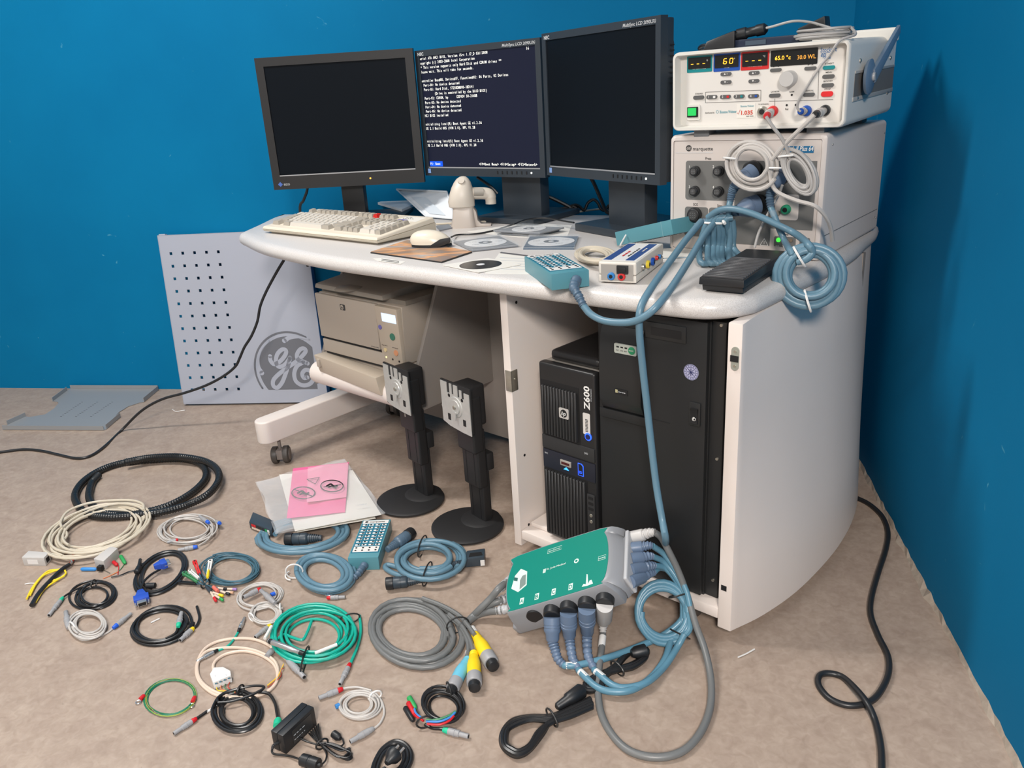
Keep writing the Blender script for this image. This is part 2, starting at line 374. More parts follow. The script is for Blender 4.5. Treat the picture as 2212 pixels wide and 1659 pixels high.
# printer bay
for xx, va, vb in ((-1.042, .245, .040), (-1.512, .275, .070)):
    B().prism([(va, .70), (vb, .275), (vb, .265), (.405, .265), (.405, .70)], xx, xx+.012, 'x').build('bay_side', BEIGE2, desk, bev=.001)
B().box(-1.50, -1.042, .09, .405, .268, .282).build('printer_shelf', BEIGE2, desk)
lip = B(); lip.prism([(.10+.0, .268)]+[(.082+.036*math.cos(R(a)), .304+.036*math.sin(R(a))) for a in range(270, 60, -15)]+[(.105, .285)], -1.50, -1.042, 'x'); lip.build('rolled_lip', BEIGE, desk)
# foot beam with rounded nose and twin wheel casters
nose = [(-1.612+.032*math.cos(R(a)), -.075+.032*math.sin(R(a))) for a in range(180, 361, 15)]
B().prism(nose+[(-1.58, .50), (-1.644, .50)], .088, .165).build('foot_beam', BEIGE, desk, bev=.006, seg=3)
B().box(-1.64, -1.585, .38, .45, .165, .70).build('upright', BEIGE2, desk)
CAS = mat('grey_brown_caster', (.20, .17, .155), .4); CASD = mat('caster_tyre', (.06, .052, .047), .5)
def caster(x, y, z1, rz, sc=1.0):
    M = Matrix.Translation((x, y, 0)) @ Matrix.Rotation(R(rz), 4, 'Z')
    b = B(); b.v = []
    b.cyl((0, 0, .03), (0, 0, z1), .006, 10); b.box(-.010, .010, -.024, .012, .02, .052)
    b.v = [M @ p for p in b.v]; o = b.build('caster', CAS, desk, bev=.002)
    for sx in (-1, 1):
        b = B().lathe((sx*.010, 0, .029), (sx*.030, 0, .029), [(0, .028), (.15, .029), (.75, .029), (.95, .024), (1, .014)], 24); b.v = [M @ p for p in b.v]
        t = b.build('wheel', CASD, o)
        b = B().lathe((sx*.026, 0, .029), (sx*.0315, 0, .029), [(0, .021), (.7, .020), (1, .014)], 20); b.v = [M @ p for p in b.v]; b.build('hub_cap', CAS, t)
    return o
caster(-1.603, -.042, .09, 45)
caster(-.105, .05, .032, 62)
caster(-.52, .10, .032, 30); caster(-1.60, .46, .09, 10)
# latch plates and screws
def stadium(cx, cz, w, h, k=8): return [(cx+w/2*math.cos(R(a)), cz+(h/2-w/2)+w/2*math.sin(R(a))) for a in range(0, 181, 20)]+[(cx+w/2*math.cos(R(a)), cz-(h/2-w/2)+w/2*math.sin(R(a))) for a in range(180, 361, 20)]
LT = mat('latch_metal', (.42, .45, .40), .4, .6)
a = loc(desk, 1586, 774, y=-.006)
o = B().prism(stadium(-.013, a.z, .015, .046), -.006, -.0085, 'y').build('latch_plate', LT, desk)
B().box(-.022, -.006, -.0095, -.004, a.z-.006, a.z+.006).build('latch_slot', HOLE, o)
for dz in (.014, -.014): B().cyl((-.013, -.006, a.z+dz), (-.013, -.0098, a.z+dz), .0026, 10).build('screw', STEEL, o)
a = loc(desk, 1568, 1272, y=-.006); B().box(-.024, -.012, -.0068, 0, a.z-.006, a.z+.006).build('latch_slot', HOLE, desk)
a = loc(desk, 1113, 826, y=-.006)
b = B().box(-.5945, -.5745, -.0085, -.006, a.z-.026, a.z+.026); b.box(-.577, -.5745, -.0085, .014, a.z-.026, a.z+.026)
o = b.build('corner_bracket', STEEL, desk, bev=.001); B().cyl((-.575, .004, a.z+.004), (-.572, .004, a.z+.004), .0026, 10).build('screw', STEEL, o)
for px, py in ((1115, 653), (1133, 983), (1142, 1133)):
    q = loc(desk, px, py, x=-.577); B().cyl((-.577, q.y, q.z), (-.5762, q.y, q.z), .0035, 12).build('screw_hole', HOLE, desk)
# ------------------------------------------------------------------ three monitors on the desk
BEZ = mat('blue_black_bezel', (.026, .034, .044), .38, bump=.04, bscale=900)
BEZ2 = mat('grey_black_bezel', (.017, .0165, .017), .42, bump=.06, bscale=700)
SCR = mat('dark_screen', (.004, .006, .009), .3, spec=.14)
SCRON = mat('lit_dark_screen', (.010, .012, .026), .28, emit=.28, spec=.15)
SIL = mat('silver_line', (.55, .56, .58), .3, .7)
GREYTX = mat('pale_grey_print', (.50, .52, .54), .5)
LEDW = mat('white_led', (1, 1, .9), .4, emit=2.0); LEDO = mat('orange_led', (1, .35, .04), .4, emit=2.0)
TXT = mat('screen_text', (.80, .80, .74), .5, emit=.9)
BLUEBOX = mat('screen_blue_bar', (.0, .06, .75), .5, emit=.9)
def monitor(label, x, y, z, yaw, wd, ht, bz, bzb, depth, mb, lit=False, stand='slab', base=None, colx=0.0, colw=.12):
    T = thing('monitor', label, 'monitor', (x, y, ZT), yaw, group='monitors on the desk')
    zc = z-ZT; h0, h1 = zc-ht/2, zc+ht/2; X = wd/2
    inn = [(-X+bz, h0+bzb), (X-bz, h0+bzb), (X-bz, h1-bz), (-X+bz, h1-bz)]; ou = [(-X, h0), (X, h0), (X, h1), (-X, h1)]
    b = B(); vs = []
    for yy, rr in ((.004, inn), (0, inn), (0, ou), (.022, ou)): vs += [(p[0], yy, p[1]) for p in rr]
    fs = [[k*4+i, k*4+(i+1) % 4, (k+1)*4+(i+1) % 4, (k+1)*4+i] for k in range(3) for i in range(4)]
    b.add(vs, fs); bez = b.build('bezel', mb, T, smooth=False)
    B().box(-X+bz-.002, X-bz+.002, .0035, .006, h0+bzb-.002, h1-bz+.002).build('screen', SCRON if lit else SCR, T, smooth=False)
    B().box(-X+bz, X-bz, -.0003, .003, h0+bzb-.0035, h0+bzb).build('silver_strip', SIL, bez)
    # housing behind the bezel steps in twice
    B().box(-X+.004, X-.004, .022, depth*.6, h0+.004, h1-.004).build('back_housing', mb, T, bev=.004)
    B().box(-X*.86, X*.86, depth*.6, depth, h0+.02, h1-.05).build('back_cover', mb, T, bev=.006)
    # stand
    cb, cf = depth*.6, depth*.6+.045
    B().box(colx-colw/2, colx+colw/2, cb, cf, .012, h0+.14).build('stand_column', mb, T, bev=.004)
    B().box(base[0], base[1], base[2], base[3], 0, base[4]).build('stand_base', mb, T, bev=.004)
    return T, bez, (X, h0, h1)
NW, NH = .486, .3795
mR, bz, d = monitor('right monitor, blank dark screen turned towards the desk, beside white equipment cases', -.161, 2.21, 1.075, -48.2, NW, NH, .018, .028, .075, BEZ, base=(-.10, .145, -.01, .25, .022), colx=.06, colw=.15)
def nec(T, d):
    X, h0, h1 = d
    lettering(T, 'NEC', FRONT((-X+.012, 0, h1-.0155)), GREYTX, height=.009, width=.026, bold=.03)
    lettering(T, 'MultiSync LCD 2090UXi', FRONT((X-.135, 0, h1-.0145)), GREYTX, height=.008, width=.118, bold=.015, shear=.2)
    s = B().box(-X+.014, -X+.026, -.0008, 0, h0+.008, h0+.022).build('sticker', M8('sticker_blue', 120, 150, 200, rough=.5), T)
    for i in range(7): B().box(.062+i*.0185, .0655+i*.0185, -.0014, .0, h0+.009, h0+.018).build('button', HOLE, T)
    o = B().cyl((.193, 0, h0+.0135), (.193, -.001, h0+.0135), .0028, 10).build('power_light', LEDW, T); o['label'] = 'white power light'
nec(mR, d)
B().prism([(-.012, 0), (0, -.006), (.012, 0), (.012, .003), (0, -.003), (-.012, .003)], .0222, .0228, 'z').build('arrow_mark', GREYTX, mR).location = (-.03, .075, 0)
for i in range(8): B().box(.2432, .2438, .03, .042, ZT*0+.46-i*.012, .463-i*.012).build('vent_slot', HOLE, mR)
mM, bz, d = monitor('middle monitor showing white boot text on a dark screen', -.543, 2.51, 1.067, -28.2, NW, NH, .018, .028, .075, BEZ, lit=True, base=(-.02, .215, -.03, .22, .018), colx=.115, colw=.15)
nec(mM, d)
X, h0, h1 = d
SW, SH = NW-.036, NH-.046; F = FRONT((-X+.018, .0035, h1-.018))
rows_ = [(0, 0, 'Serial ATA AHCI BIOS, Version iSrc 1.17_D 03112008'), (0, 75, '16'), (1, 0, 'Copyright (c) 2003-2008 Intel Corporation'),
        (2, 0, '** This version supports only Hard Disk and CDROM drives **'), (3, 0, 'Please wait. This will take few seconds.'),
        (5, 0, 'Controller Bus#00, Device#1F, Function#02: 06 Ports, 02 Devices'), (6, 2, 'Port-00: No device detected'), (7, 2, 'Port-01: Hard Disk, ST250DM000-1BD141'),
        (8, 10, '(Drive is controlled by the RAID BIOS)'), (9, 2, 'Port-02: CDROM, hp      CDDVDW SH-216BB'), (10, 2, 'Port-03: No device detected'),
        (11, 2, 'Port-04: No device detected'), (12, 2, 'Port-05: No device detected'), (13, 0, 'AHCI BIOS installed'), (15, 0, 'Initializing Intel(R) Boot Agent GE v1.2.36'),
        (16, 0, 'PXE 2.1 Build 085 (WfM 2.0), RPL V1.28'), (19, 0, 'Initializing Intel(R) Boot Agent GE v1.2.36'), (20, 0, 'PXE 2.1 Build 085 (WfM 2.0), RPL V1.28'),
        (24.4, 2, 'F1: Boot'), (24.4, 39, '<F9=Boot Menu> <F10=Setup> <F12=Network>')]
rows = [(r_, c_-1 if c_ > 0 else 0, t_ if c_ > 0 else t_[1:]) for r_, c_, t_ in rows_]      # the picture is shifted one column, as on the real screen
mono(mM, rows, F, SW/80, SH/25.6, TXT)
B().box(-X+.018+.004, -X+.018+10.6*SW/80, .0031, .0034, h1-.018-25.5*SH/25.6, h1-.018-24.3*SH/25.6).build('blue_bar', BLUEBOX, mM)
mL, bz, d = monitor('left monitor with wide black bezel, blank dark screen and slim foot', -1.009, 2.578, 1.061, 6.4, .506, .407, .026, .046, .06, BEZ2, base=(-.045, .17, .0, .20, .012), colx=.0, colw=.075)
X, h0, h1 = d
B().prism([(-X+.016, h0+.017), (-X+.024, h0+.009), (-X+.032, h0+.017), (-X+.024, h0+.025)], 0, -.0008, 'y').build('logo_diamond', M8('logo_blue', 70, 100, 170), mL)
lettering(mL, 'EIZO', FRONT((-X+.036, 0, h0+.013)), GREYTX, height=.006, width=.02)
o = B().cyl((.075, 0, h0+.022), (.075, -.001, h0+.022), .0028, 10).build('power_light', LEDO, mL); o['label'] = 'orange power light'
# ------------------------------------------------------------------ two bare monitor stands on the floor
SBL = mat('matt_black_stand', (.013, .013, .014), .5, bump=.05, bscale=500); PLATE = mat('galvanised_plate', (.52, .52, .50), .4, .35, noise=.12, nscale=90)
def stand(label, x, y):
    T = thing('monitor_stand', label, 'monitor stand', (x, y, 0), -41, group='bare monitor stands on the floor')
    B().lathe((0, 0, 0), (0, 0, .012), [(0, .095), (.3, .1), (.7, .1), (1, .092)], 48).build('base', SBL, T)
    B().lathe((0, .045, .012), (0, .045, .016), [(0, .055), (1, .045)], 32).build('base_boss', SBL, T)
    def col(name, x0, x1, y0, y1, z0, z1, sl=True):
        o = B().box(x0, x1, y0, y1, z0, z1).build(name, SBL, T, bev=.006, seg=3)
        if sl:
            for sx in (-.018, .018): B().box(sx-.0012, sx+.0012, y0-.0006, y0+.002, z0+.008, z1-.01).build('slot', HOLE, o)
        return o
    col('lower_column', -.033, .033, .036, .064, .012, .185); col('middle_column', -.036, .036, .026, .056, .118, .29); col('upper_column', -.038, .038, .016, .050, .225, .385, False)
    B().box(-.02, .038, .055, .078, .165, .215).build('lock_lever', SBL, T, bev=.004)
    B().box(-.036, .036, .008, .066, .30, .415).build('tilt_head', SBL, T, bev=.008, seg=3)
    # mounting plate: tabs at the top edge, cut-outs and a round boss
    z0, z1 = .292, .418; xs = -.066; xe = .060; YP = -.002
    pl = [(xs, z0+.012), (xs+.03, z0+.004), (xe-.04, z0), (xe, z0+.0), (xe, z1-.012), (xe-.022, z1-.012), (xe-.022, z1-.03), (xe-.032, z1-.03), (xe-.032, z1-.008), (xe-.042, z1-.008), (xe-.042, z1-.03), (xe-.05, z1-.03), (xe-.05, z1),
          (xe-.068, z1), (xe-.068, z1-.028), (xe-.076, z1-.028), (xe-.076, z1), (xe-.086, z1), (xe-.086, z1-.028), (xe-.098, z1-.028), (xe-.098, z1), (xs, z1), (xs, z0+.06), (xs-.002, z0+.055), (xs, z0+.05)]
    p = B().prism(pl, YP-.002, YP, 'y').build('mounting_plate', PLATE, T, smooth=False)
    B().box(xs-.003, xe+.003, YP, YP+.006, z0+.006, z1+.004).build('backing_plate', SBL, T, bev=.002)
    c = ((xs+xe)/2+.002, z0+.066); YQ = YP-.002
    o = B().lathe((c[0], YQ, c[1]), (c[0], YQ-.0045, c[1]), [(0, .029), (.4, .027), (.5, .020), (1, .019)], 28).build('round_boss', PLATE, p)
    B().lathe((c[0], YQ-.004, c[1]), (c[0], YQ-.008, c[1]), [(0, .006), (1, .005)], 14).build('pin', STEEL, o)
    B().prism([(c[0]-.02, c[1]-.016), (c[0]-.002, c[1]-.008), (c[0]+.006, c[1]-.014), (c[0]+.002, c[1]-.036), (c[0]-.004, c[1]-.03)], YQ-.0045, YQ-.007, 'y').build('spring_catch', PLATE, p)
    for dx, dz in ((-.028, .026), (.03, .026)): B().cyl((c[0]+dx, YQ+.0005, c[1]+dz), (c[0]+dx, YQ-.0005, c[1]+dz), .005, 12).build('hole', HOLE, p)
    for dx, dz in ((-.034, -.036), (.034, -.036)): B().box(c[0]+dx-.006, c[0]+dx+.006, YQ-.0006, YQ+.001, c[1]+dz-.009, c[1]+dz+.009).build('square_hole', HOLE, p)
    return T
stand('left bare black monitor stand, the farther one, with silver mounting plate', -.717, 2.015)
stand('right bare black monitor stand, the nearer one, with silver mounting plate', -.514, 1.882)
# ------------------------------------------------------------------ laser printer in the bay
PR = mat('printer_beige', (.40, .345, .29), .5, bump=.05, bscale=500); PRG = mat('printer_grey_beige', (.27, .238, .20), .5, bump=.05, bscale=500); PRL = mat('printer_light', (.48, .41, .33), .45)
LCD = mat('printer_lcd', (.55, .70, 1.0), .4, emit=.9)
T = thing('laser_printer', 'beige laser printer with lit display in the bay under the desk', 'printer', tuple(XY(1.262, .255, .282)), DRZ)
b = B(); b.hexa([(-.18, -.165, .0), (.18, -.165, .0), (.185, .13, .0), (-.18, .13, .0)], [(-.185, -.165, .09), (.19, -.165, .115), (.19, .13, .115), (-.185, .13, .09)]); b.build('lower_body', PR, T, bev=.004)
b = B(); b.hexa([(-.185, -.165, .092), (.19, -.165, .117), (.19, .13, .117), (-.185, .13, .092)], [(-.19, -.165, .292), (.20, -.165, .292), (.19, .13, .292), (-.19, .13, .292)]); b.build('body', PR, T, bev=.006)
b = B(); b.hexa([(-.196, -.172, .304), (.135, -.178, .304), (.15, .12, .304), (-.19, .12, .304)], [(-.193, -.169, .318), (.13, -.175, .318), (.15, .12, .345), (-.19, .12, .345)])
tc_ = b.build('top_cover', PRG, T, bev=.004); B().box(-.03, .12, .02, .11, .325, .3466).build('output_slot', mat('slot_shadow_grey', (.06, .058, .055), .7), tc_)
B().lathe((-.035, -.160, .318), (-.035, -.160, .3215), [(0, .045), (1, .04)], 24).build('thumb_recess', PRG, tc_)
B().box(-.19, .20, -.15, .13, .292, .305).build('neck', PRG, T)
fr = B(); fr.prism([(-.188, .152), (.097, .152), (.097, .29), (-.192, .29)], -.166, -.178, 'y'); fr = fr.build('front_door', PR, T, bev=.003)
B().box(-.182, .10, -.172, -.165, .144, .152).build('feed_slot', HOLE, T)
B().box(-.185, .112, -.176, -.164, .104, .144).build('lower_front', PR, T, bev=.002)
B().box(-.175, .12, -.174, -.164, .098, .104).build('tray_slot', HOLE, T)
b = B(); b.hexa([(-.185, -.205, .042), (.125, -.215, .026), (.125, -.165, .026), (-.185, -.165, .042)], [(-.195, -.212, .098), (.115, -.22, .082), (.115, -.165, .082), (-.19, -.165, .098)])
tr = b.build('paper_tray', PRL, T, bev=.004)
B().box(-.178, -.164, -.2165, -.205, .062, .088).build('tray_latch', PR, tr, bev=.002)
# control panel column on the right of the front
b = B(); b.hexa([(.102, -.174, .112), (.190, -.174, .112), (.190, -.16, .112), (.102, -.16, .112)], [(.100, -.183, .288), (.196, -.183, .288), (.196, -.16, .288), (.100, -.16, .288)])
cp = b.build('control_panel', PRL, T, bev=.003)
YC = lambda z: -.174-.009*(z-.112)/.176
def cpb(x, z, r, m, nm, th=.0025): return B().cyl((x, YC(z)+.003, z), (x, YC(z)-th, z), r, 18).build(nm, m, cp)
B().hexa([(.128, YC(.245)-.0012, .245), (.188, YC(.245)-.0012, .245), (.188, YC(.245)+.003, .245), (.128, YC(.245)+.003, .245)], [(.128, YC(.27)-.0012, .270), (.188, YC(.27)-.0012, .270), (.188, YC(.27)+.003, .27), (.128, YC(.27)+.003, .27)]).build('display', LCD, cp)['label'] = 'lit pale blue display'
cpb(.114, .225, .0068, M8('btn_violet', 110, 105, 170), 'menu_button'); cpb(.163, .203, .0105, M8('btn_green', 60, 120, 100), 'check_button')
cpb(.168, .155, .0085, M8('btn_orange', 215, 150, 110), 'cancel_button'); cpb(.122, .157, .006, M8('btn_cream', 215, 195, 150), 'pause_button')
for i in range(3): cpb(.120+i*.028, .134-i*.002, .003, M8('led_cream', 250, 245, 180, emit=.6) if i == 0 else HOLE, 'status_light', .001)
DKP = mat('dark_print', (.03, .03, .03), .6)
lettering(cp, 'Paper Menu', FRONT((.110, YC(.17)-.001, .170)), DKP, width=.024, height=.003); lettering(cp, 'Job Cancel', FRONT((.155, YC(.17)-.001, .169)), DKP, width=.024, height=.003)
lg = B().prism(rrect(-.068, -.044, .252, .270, .003), -.178, -.1788, 'y').build('logo_badge', mat('logo_dark', (.035, .035, .035), .5), fr)
B().prism(rrect(-.0655, -.052, .2535, .2685, .006), -.1788, -.1792, 'y').build('logo_disc', PR, lg); lettering(lg, 'hp', FRONT((-.063, -.1792, .2575)), DKP, width=.008, height=.008, shear=.25)
lettering(fr, 'hp LaserJet 2300dn', FRONT((.06, -.178, .157)), DKP, width=.034, height=.0035)
# ------------------------------------------------------------------ workstation tower
TB = mat('tower_black', (.014, .014, .015), .36); TBM = mat('tower_matt', (.022, .022, .023), .55); TS = mat('tower_silver', (.50, .47, .43), .35, .5)
px0 = P(1177.5, 1150, .084)
yw = -33.5; ww, dd, hh = .170, .44, .452
cx = px0+Matrix.Rotation(R(yw), 3, 'Z') @ Vector((ww/2, dd/2, 0))
T = thing('workstation_tower', 'black workstation tower with ribbed front in the desk bay', 'computer', (cx.x, cx.y, .084), yw)
X, Y = ww/2, -dd/2
B().box(-X, X, Y+.02, -Y, 0, hh-.004).build('case', TS, T, bev=.004)
b = B(); z1 = hh
b.prism([(-X+.003, 0), (X-.003, 0), (X-.003, z1), (-X+.003, z1)], Y+.0, Y+.024, 'y'); fpn = b.build('front_bezel', TB, T, bev=.008, seg=3)
B().box(-X+.014, X-.012, Y+.03, .12, z1-.004, z1+.022).build('top_handle', TB, T, bev=.012, seg=3)
def tw(px, py): p = loc(T, px, py, y=Y); return p.x, p.z
x0, za = tw(1180, 827); xg, zb = tw(1262, 858); _, zc = tw(1185, 938)
zt = za-.005; zm0 = loc(T, 1178, 935, y=Y).z; zl1 = loc(T, 1180, 1010, y=Y).z
gx0, gx1 = -X+.012, X-.052
rec = B().box(gx0-.004, gx1+.004, Y-.0006, Y+.002, zm0, zt+.012).build('upper_recess', HOLE, T)
n = 12
for i in range(n):
    x = gx0+(gx1-gx0)*(i+.5)/n; B().box(x-.0031, x+.0031, Y-.007, Y+.001, zm0+.002, zt).build('grille_rib', TBM, T, bev=.0015, seg=1)
B().box(gx0-.004, X-.03, Y-.0006, Y+.002, .008, zl1).build('lower_recess', HOLE, T)
for i in range(13):
    x = gx0+(X-.034-gx0)*(i+.5)/13; B().box(x-.0033, x+.0033, Y-.007, Y+.001, .010, zl1-.002).build('grille_rib', TBM, T, bev=.0015, seg=1)
B().box(gx0-.004, X-.006, Y-.003, Y+.001, zm0-.036, zm0-.003).build('optical_drive', TBM, T, bev=.001)
lettering(T, 'DVD', FRONT((X-.034, Y-.003, zm0-.020)), GREYTX, width=.010, height=.005)
B().box(gx0-.004, X-.006, Y-.002, Y+.001, zl1+.004, zm0-.040).build('reader_panel', mat('reader_blueblack', (.012, .014, .024), .35), T, bev=.001)
lettering(T, 'SDHC', FRONT((gx0+.002, Y-.002, zm0-.052)), GREYTX, width=.010, height=.004)
zr = (zl1+zm0-.04)/2+.002
o = B().box(-.022, .010, Y-.005, Y, zr-.004, zr+.010).build('card_slot', TS, T, bev=.001); B().box(-.018, .006, Y-.0056, Y-.004, zr, zr+.006).build('slot_opening', M8('slot_red', 70, 20, 20), o)
BLED = mat('blue_led', (.02, .09, 1.0), .4, emit=1.6); BLED2 = mat('cyan_led', (.05, .35, 1.0), .4, emit=1.3)
B().prism([(-.014, zr-.014), (.002, zr-.014), (-.006, zr-.007)], Y-.002, Y-.003, 'y').build('blue_arrow', BLED2, T)
sd = B().prism([(.030, zr-.016), (.046, zr-.016), (.046, zr+.010), (.041, zr+.015), (.030, zr+.015)], Y-.002, Y-.003, 'y').build('card_light', BLED, T)
B().prism([(.0315, zr-.0145), (.0445, zr-.0145), (.0445, zr+.009), (.040, zr+.0135), (.0315, zr+.0135)], Y-.003, Y-.0034, 'y').build('card_outline', HOLE, sd)
lettering(sd, 'SD', FRONT((.0335, Y-.0034, zr-.010)), BLED, width=.009, height=.007)
# badges, lettering, power button and ports
q = loc(T, 1218.5, 893, y=Y-.007)
o = B().prism(rrect(q.x-.014, q.x+.014, q.z-.0125, q.z+.0125, .003), Y-.0065, Y-.0085, 'y').build('logo_badge', mat('badge_silver', (.62, .60, .58), .35, .4), T)
B().prism(circ(q.x, q.z, .0095), Y-.0085, Y-.0089, 'y').build('logo_disc', HOLE, o); lettering(o, 'hp', FRONT((q.x-.007, Y-.0089, q.z-.004)), WHITE, width=.0135, height=.010, shear=.3)
xr = X-.030
lettering(T, 'Z600', frame((xr+.012, Y, loc(T, 1272, 886, y=Y).z), (0, 0, 1), (-1, 0, 0)), WHITE, width=.056, height=.016, bold=.03)
lettering(T, 'Workstation', frame((xr+.018, Y, loc(T, 1278, 868, y=Y).z), (0, 0, 1), (-1, 0, 0)), GREYTX, width=.03, height=.003)
zq = loc(T, 1271, 917, y=Y).z
o = B().prism(rrect(xr-.008, xr+.012, zq-.026, zq+.026, .003), Y, Y-.0008, 'y').build('asset_label', M8('label_offwhite', 205, 200, 195), T)
for i in range(9): B().box(xr-.001, xr+.006, Y-.0014, Y-.0006, zq-.018+i*.0035, zq-.0165+i*.0035).build('bar', DKP, o)
zp = loc(T, 1273, 944, y=Y).z
o = B().lathe((xr+.006, Y, zp), (xr+.006, Y-.003, zp), [(0, .0095), (.5, .0095), (.7, .0085)], 20).build('power_button', BLED, T)
B().lathe((xr+.006, Y-.0022, zp), (xr+.006, Y-.0036, zp), [(0, .0066), (1, .006)], 18).build('button_face', mat('btn_navy', (.01, .015, .08), .3), o)
o = B().box(X-.030, X-.008, Y-.004, Y, .03, .155).build('port_strip', TBM, T, bev=.001)
for i in range(3): B().box(X-.026, X-.012, Y-.0046, Y-.003, .115+i*.014, .122+i*.014).build('usb_port', HOLE, o)
for i in range(2): B().lathe((X-.019, Y-.003, .085+i*.016), (X-.019, Y-.005, .085+i*.016), [(0, .005), (1, .004)], 12).build('audio_jack', STEEL, o)
B().box(X-.026, X-.012, Y-.0046, Y-.003, .045, .054).build('firewire_port', HOLE, o)
# ------------------------------------------------------------------ tall black power cabinet (isolating UPS)
UB = mat('ups_black', (.011, .012, .013), .45, bump=.06, bscale=500); UB2 = mat('ups_dark', (.016, .017, .018), .38)
T = thing('power_supply_cabinet', 'tall matt black power cabinet with rocker switch in the desk bay', 'power cabinet', tuple(XY(.1925, .245, .072)), DRZ)
X = .1425; Y = -.235; H = .615
B().box(-X, X-.028, Y+.012, .26, 0, H).build('body', UB, T, bev=.002)
B().box(-X, X-.03, Y, Y+.012, 0.006, H).build('front_panel', UB, T, bev=.0015)
B().box(X-.030, X, Y+.018, .26, 0.0, H).build('side_flange', UB2, T)
fx = lambda px, py: loc(T, px, py, y=Y)
q = fx(1296, 730); q2 = fx(1392, 873)
# inset bezel that swells forward
xa, xb = -X+.006, fx(1393, 880).x; za, zb = fx(1330, 885).z, fx(1330, 715).z
b = B(); sec = [(Y-.002, zb+.012), (Y-.010, zb-.01), (Y-.016, (za+zb)/2), (Y-.016, za+.03), (Y-.006, za+.006), (Y, za)]
b.prism([(p[0], p[1]) for p in sec]+[(Y+.002, za), (Y+.002, zb+.012)], xa+.006, xb, 'x'); bzl = b.build('front_bulge', UB2, T, bev=.002)
B().box(xa-.002, xa+.006, Y-.0035, Y, za-.01, zb+.02).build('bulge_edge', HOLE, T)
B().box(xa-.002, xb+.01, Y-.006, Y, za-.020, za-.0).build('bulge_ledge', UB, T, bev=.001)
a0, a1 = fx(1408, 703), fx(1473, 735); o = B().box(a0.x-.014, a1.x+.01, Y-.003, Y, a1.z-.006, a0.z+.008).build('handle_recess', UB2, T, bev=.002)
B().box(a0.x, a1.x, Y-.0036, Y-.002, a1.z+.002, a0.z-.002).build('recess_opening', HOLE, o)
g = loc(T, 1351, 755, y=Y-.0155)
o = B().prism(rrect(g.x-.027, g.x+.027, g.z-.0105, g.z+.0105, .003), Y-.0135, Y-.0168, 'y').build('indicator_plate', M8('plate_greyish', 175, 180, 172), T)
for i in range(3):
    B().box(g.x-.021+i*.010, g.x-.015+i*.010, Y-.0173, Y-.016, g.z+.002, g.z+.005).build('indicator', HOLE, o); lettering(o, ('FAULT', 'LINE', 'BAT')[i], FRONT((g.x-.022+i*.010, Y-.0168, g.z-.005)), DKP, width=.007, height=.0025)
B().lathe((g.x+.016, Y-.016, g.z), (g.x+.016, Y-.0182, g.z), [(0, .0085), (.8, .008), (1, .007)], 20).build('on_off_button', M8('btn_emerald', 40, 140, 95), o)
lettering(o, 'ON/OFF', FRONT((g.x+.0105, Y-.0183, g.z-.001)), WHITE, width=.011, height=.003)
g = loc(T, 1342, 847, y=Y-.016); o = B().box(g.x-.016, g.x+.016, Y-.0172, Y-.015, g.z-.006, g.z+.006).build('name_plate', HOLE, T); scribble(o, FRONT((g.x-.006, Y-.0172, g.z-.001)), GREYTX, width=.019, height=.003)
B().box(g.x-.014, g.x-.008, Y-.0176, Y-.017, g.z-.003, g.z+.004).build('logo_mark', M8('mark_cream', 170, 165, 130), o)
g = fx(1493, 804); o = B().lathe((g.x, Y, g.z), (g.x, Y-.0008, g.z), [(0, .0165), (1, .0165)], 36).build('round_sticker', M8('sticker_lavender', 165, 165, 195), T)
NAV = M8('sticker_navy', 40, 45, 90)
B().ring((g.x, Y-.001, g.z), (.0155, 0, 0), (0, 0, .0155), .0004, 32, 4).build('sticker_ring', NAV, o); B().ring((g.x, Y-.001, g.z), (.0105, 0, 0), (0, 0, .0105), .0004, 28, 4).build('sticker_ring', NAV, o)
for i in range(16):
    t = 2*PI*i/16; c = Vector((g.x+.013*math.cos(t), Y-.0008, g.z+.013*math.sin(t)))
    B().tube([c+Vector((-.0012*math.cos(t), -.0003, -.0012*math.sin(t))), c+Vector((.0012*math.cos(t), -.0003, .0012*math.sin(t)))], .0005, 4).build('sticker_tick', NAV, o)
for i in range(4):
    t = PI*i/4; v_ = Vector((math.cos(t), 0, math.sin(t)))*.008; B().tube([Vector((g.x, Y-.0011, g.z))-v_, Vector((g.x, Y-.0011, g.z))+v_], .0007, 4).build('sticker_star', NAV, o)
g = fx(1502, 893); o = B().box(g.x-.0125, g.x+.0125, Y-.004, Y, g.z-.026, g.z+.024).build('switch_housing', UB2, T, bev=.002)
b = B(); b.prism([(Y-.004, g.z+.012), (Y-.008, g.z+.012), (Y-.0045, g.z-.004), (Y-.0075, g.z-.02), (Y-.004, g.z-.02)], g.x-.008, g.x+.008, 'x'); o = b.build('rocker_switch', HOLE, o)
B().ring((g.x+.001, Y-.0072, g.z-.010), (.0035, 0, 0), (0, 0, .0035), .0006, 16, 4).build('switch_mark', WHITE, o); B().box(g.x, g.x+.0014, Y-.0092, Y-.007, g.z-.010, g.z-.0055).build('switch_mark', WHITE, o)
for px, py in ((1569, 704), (1557, 993), (1546, 1255)):
    g = loc(T, px, py, x=X); 
    g = loc(T, px, py, y=Y+.018); B().lathe((X-.010, Y+.018, g.z), (X-.010, Y+.015, g.z), [(0, .0035), (1, .003)], 12).build('screw', STEEL, T)
B().box(fx(1400, 905).x, fx(1447, 915).x, Y-.0008, Y+.001, fx(1440, 912).z-.001, fx(1440, 912).z).build('seam', HOLE, T)
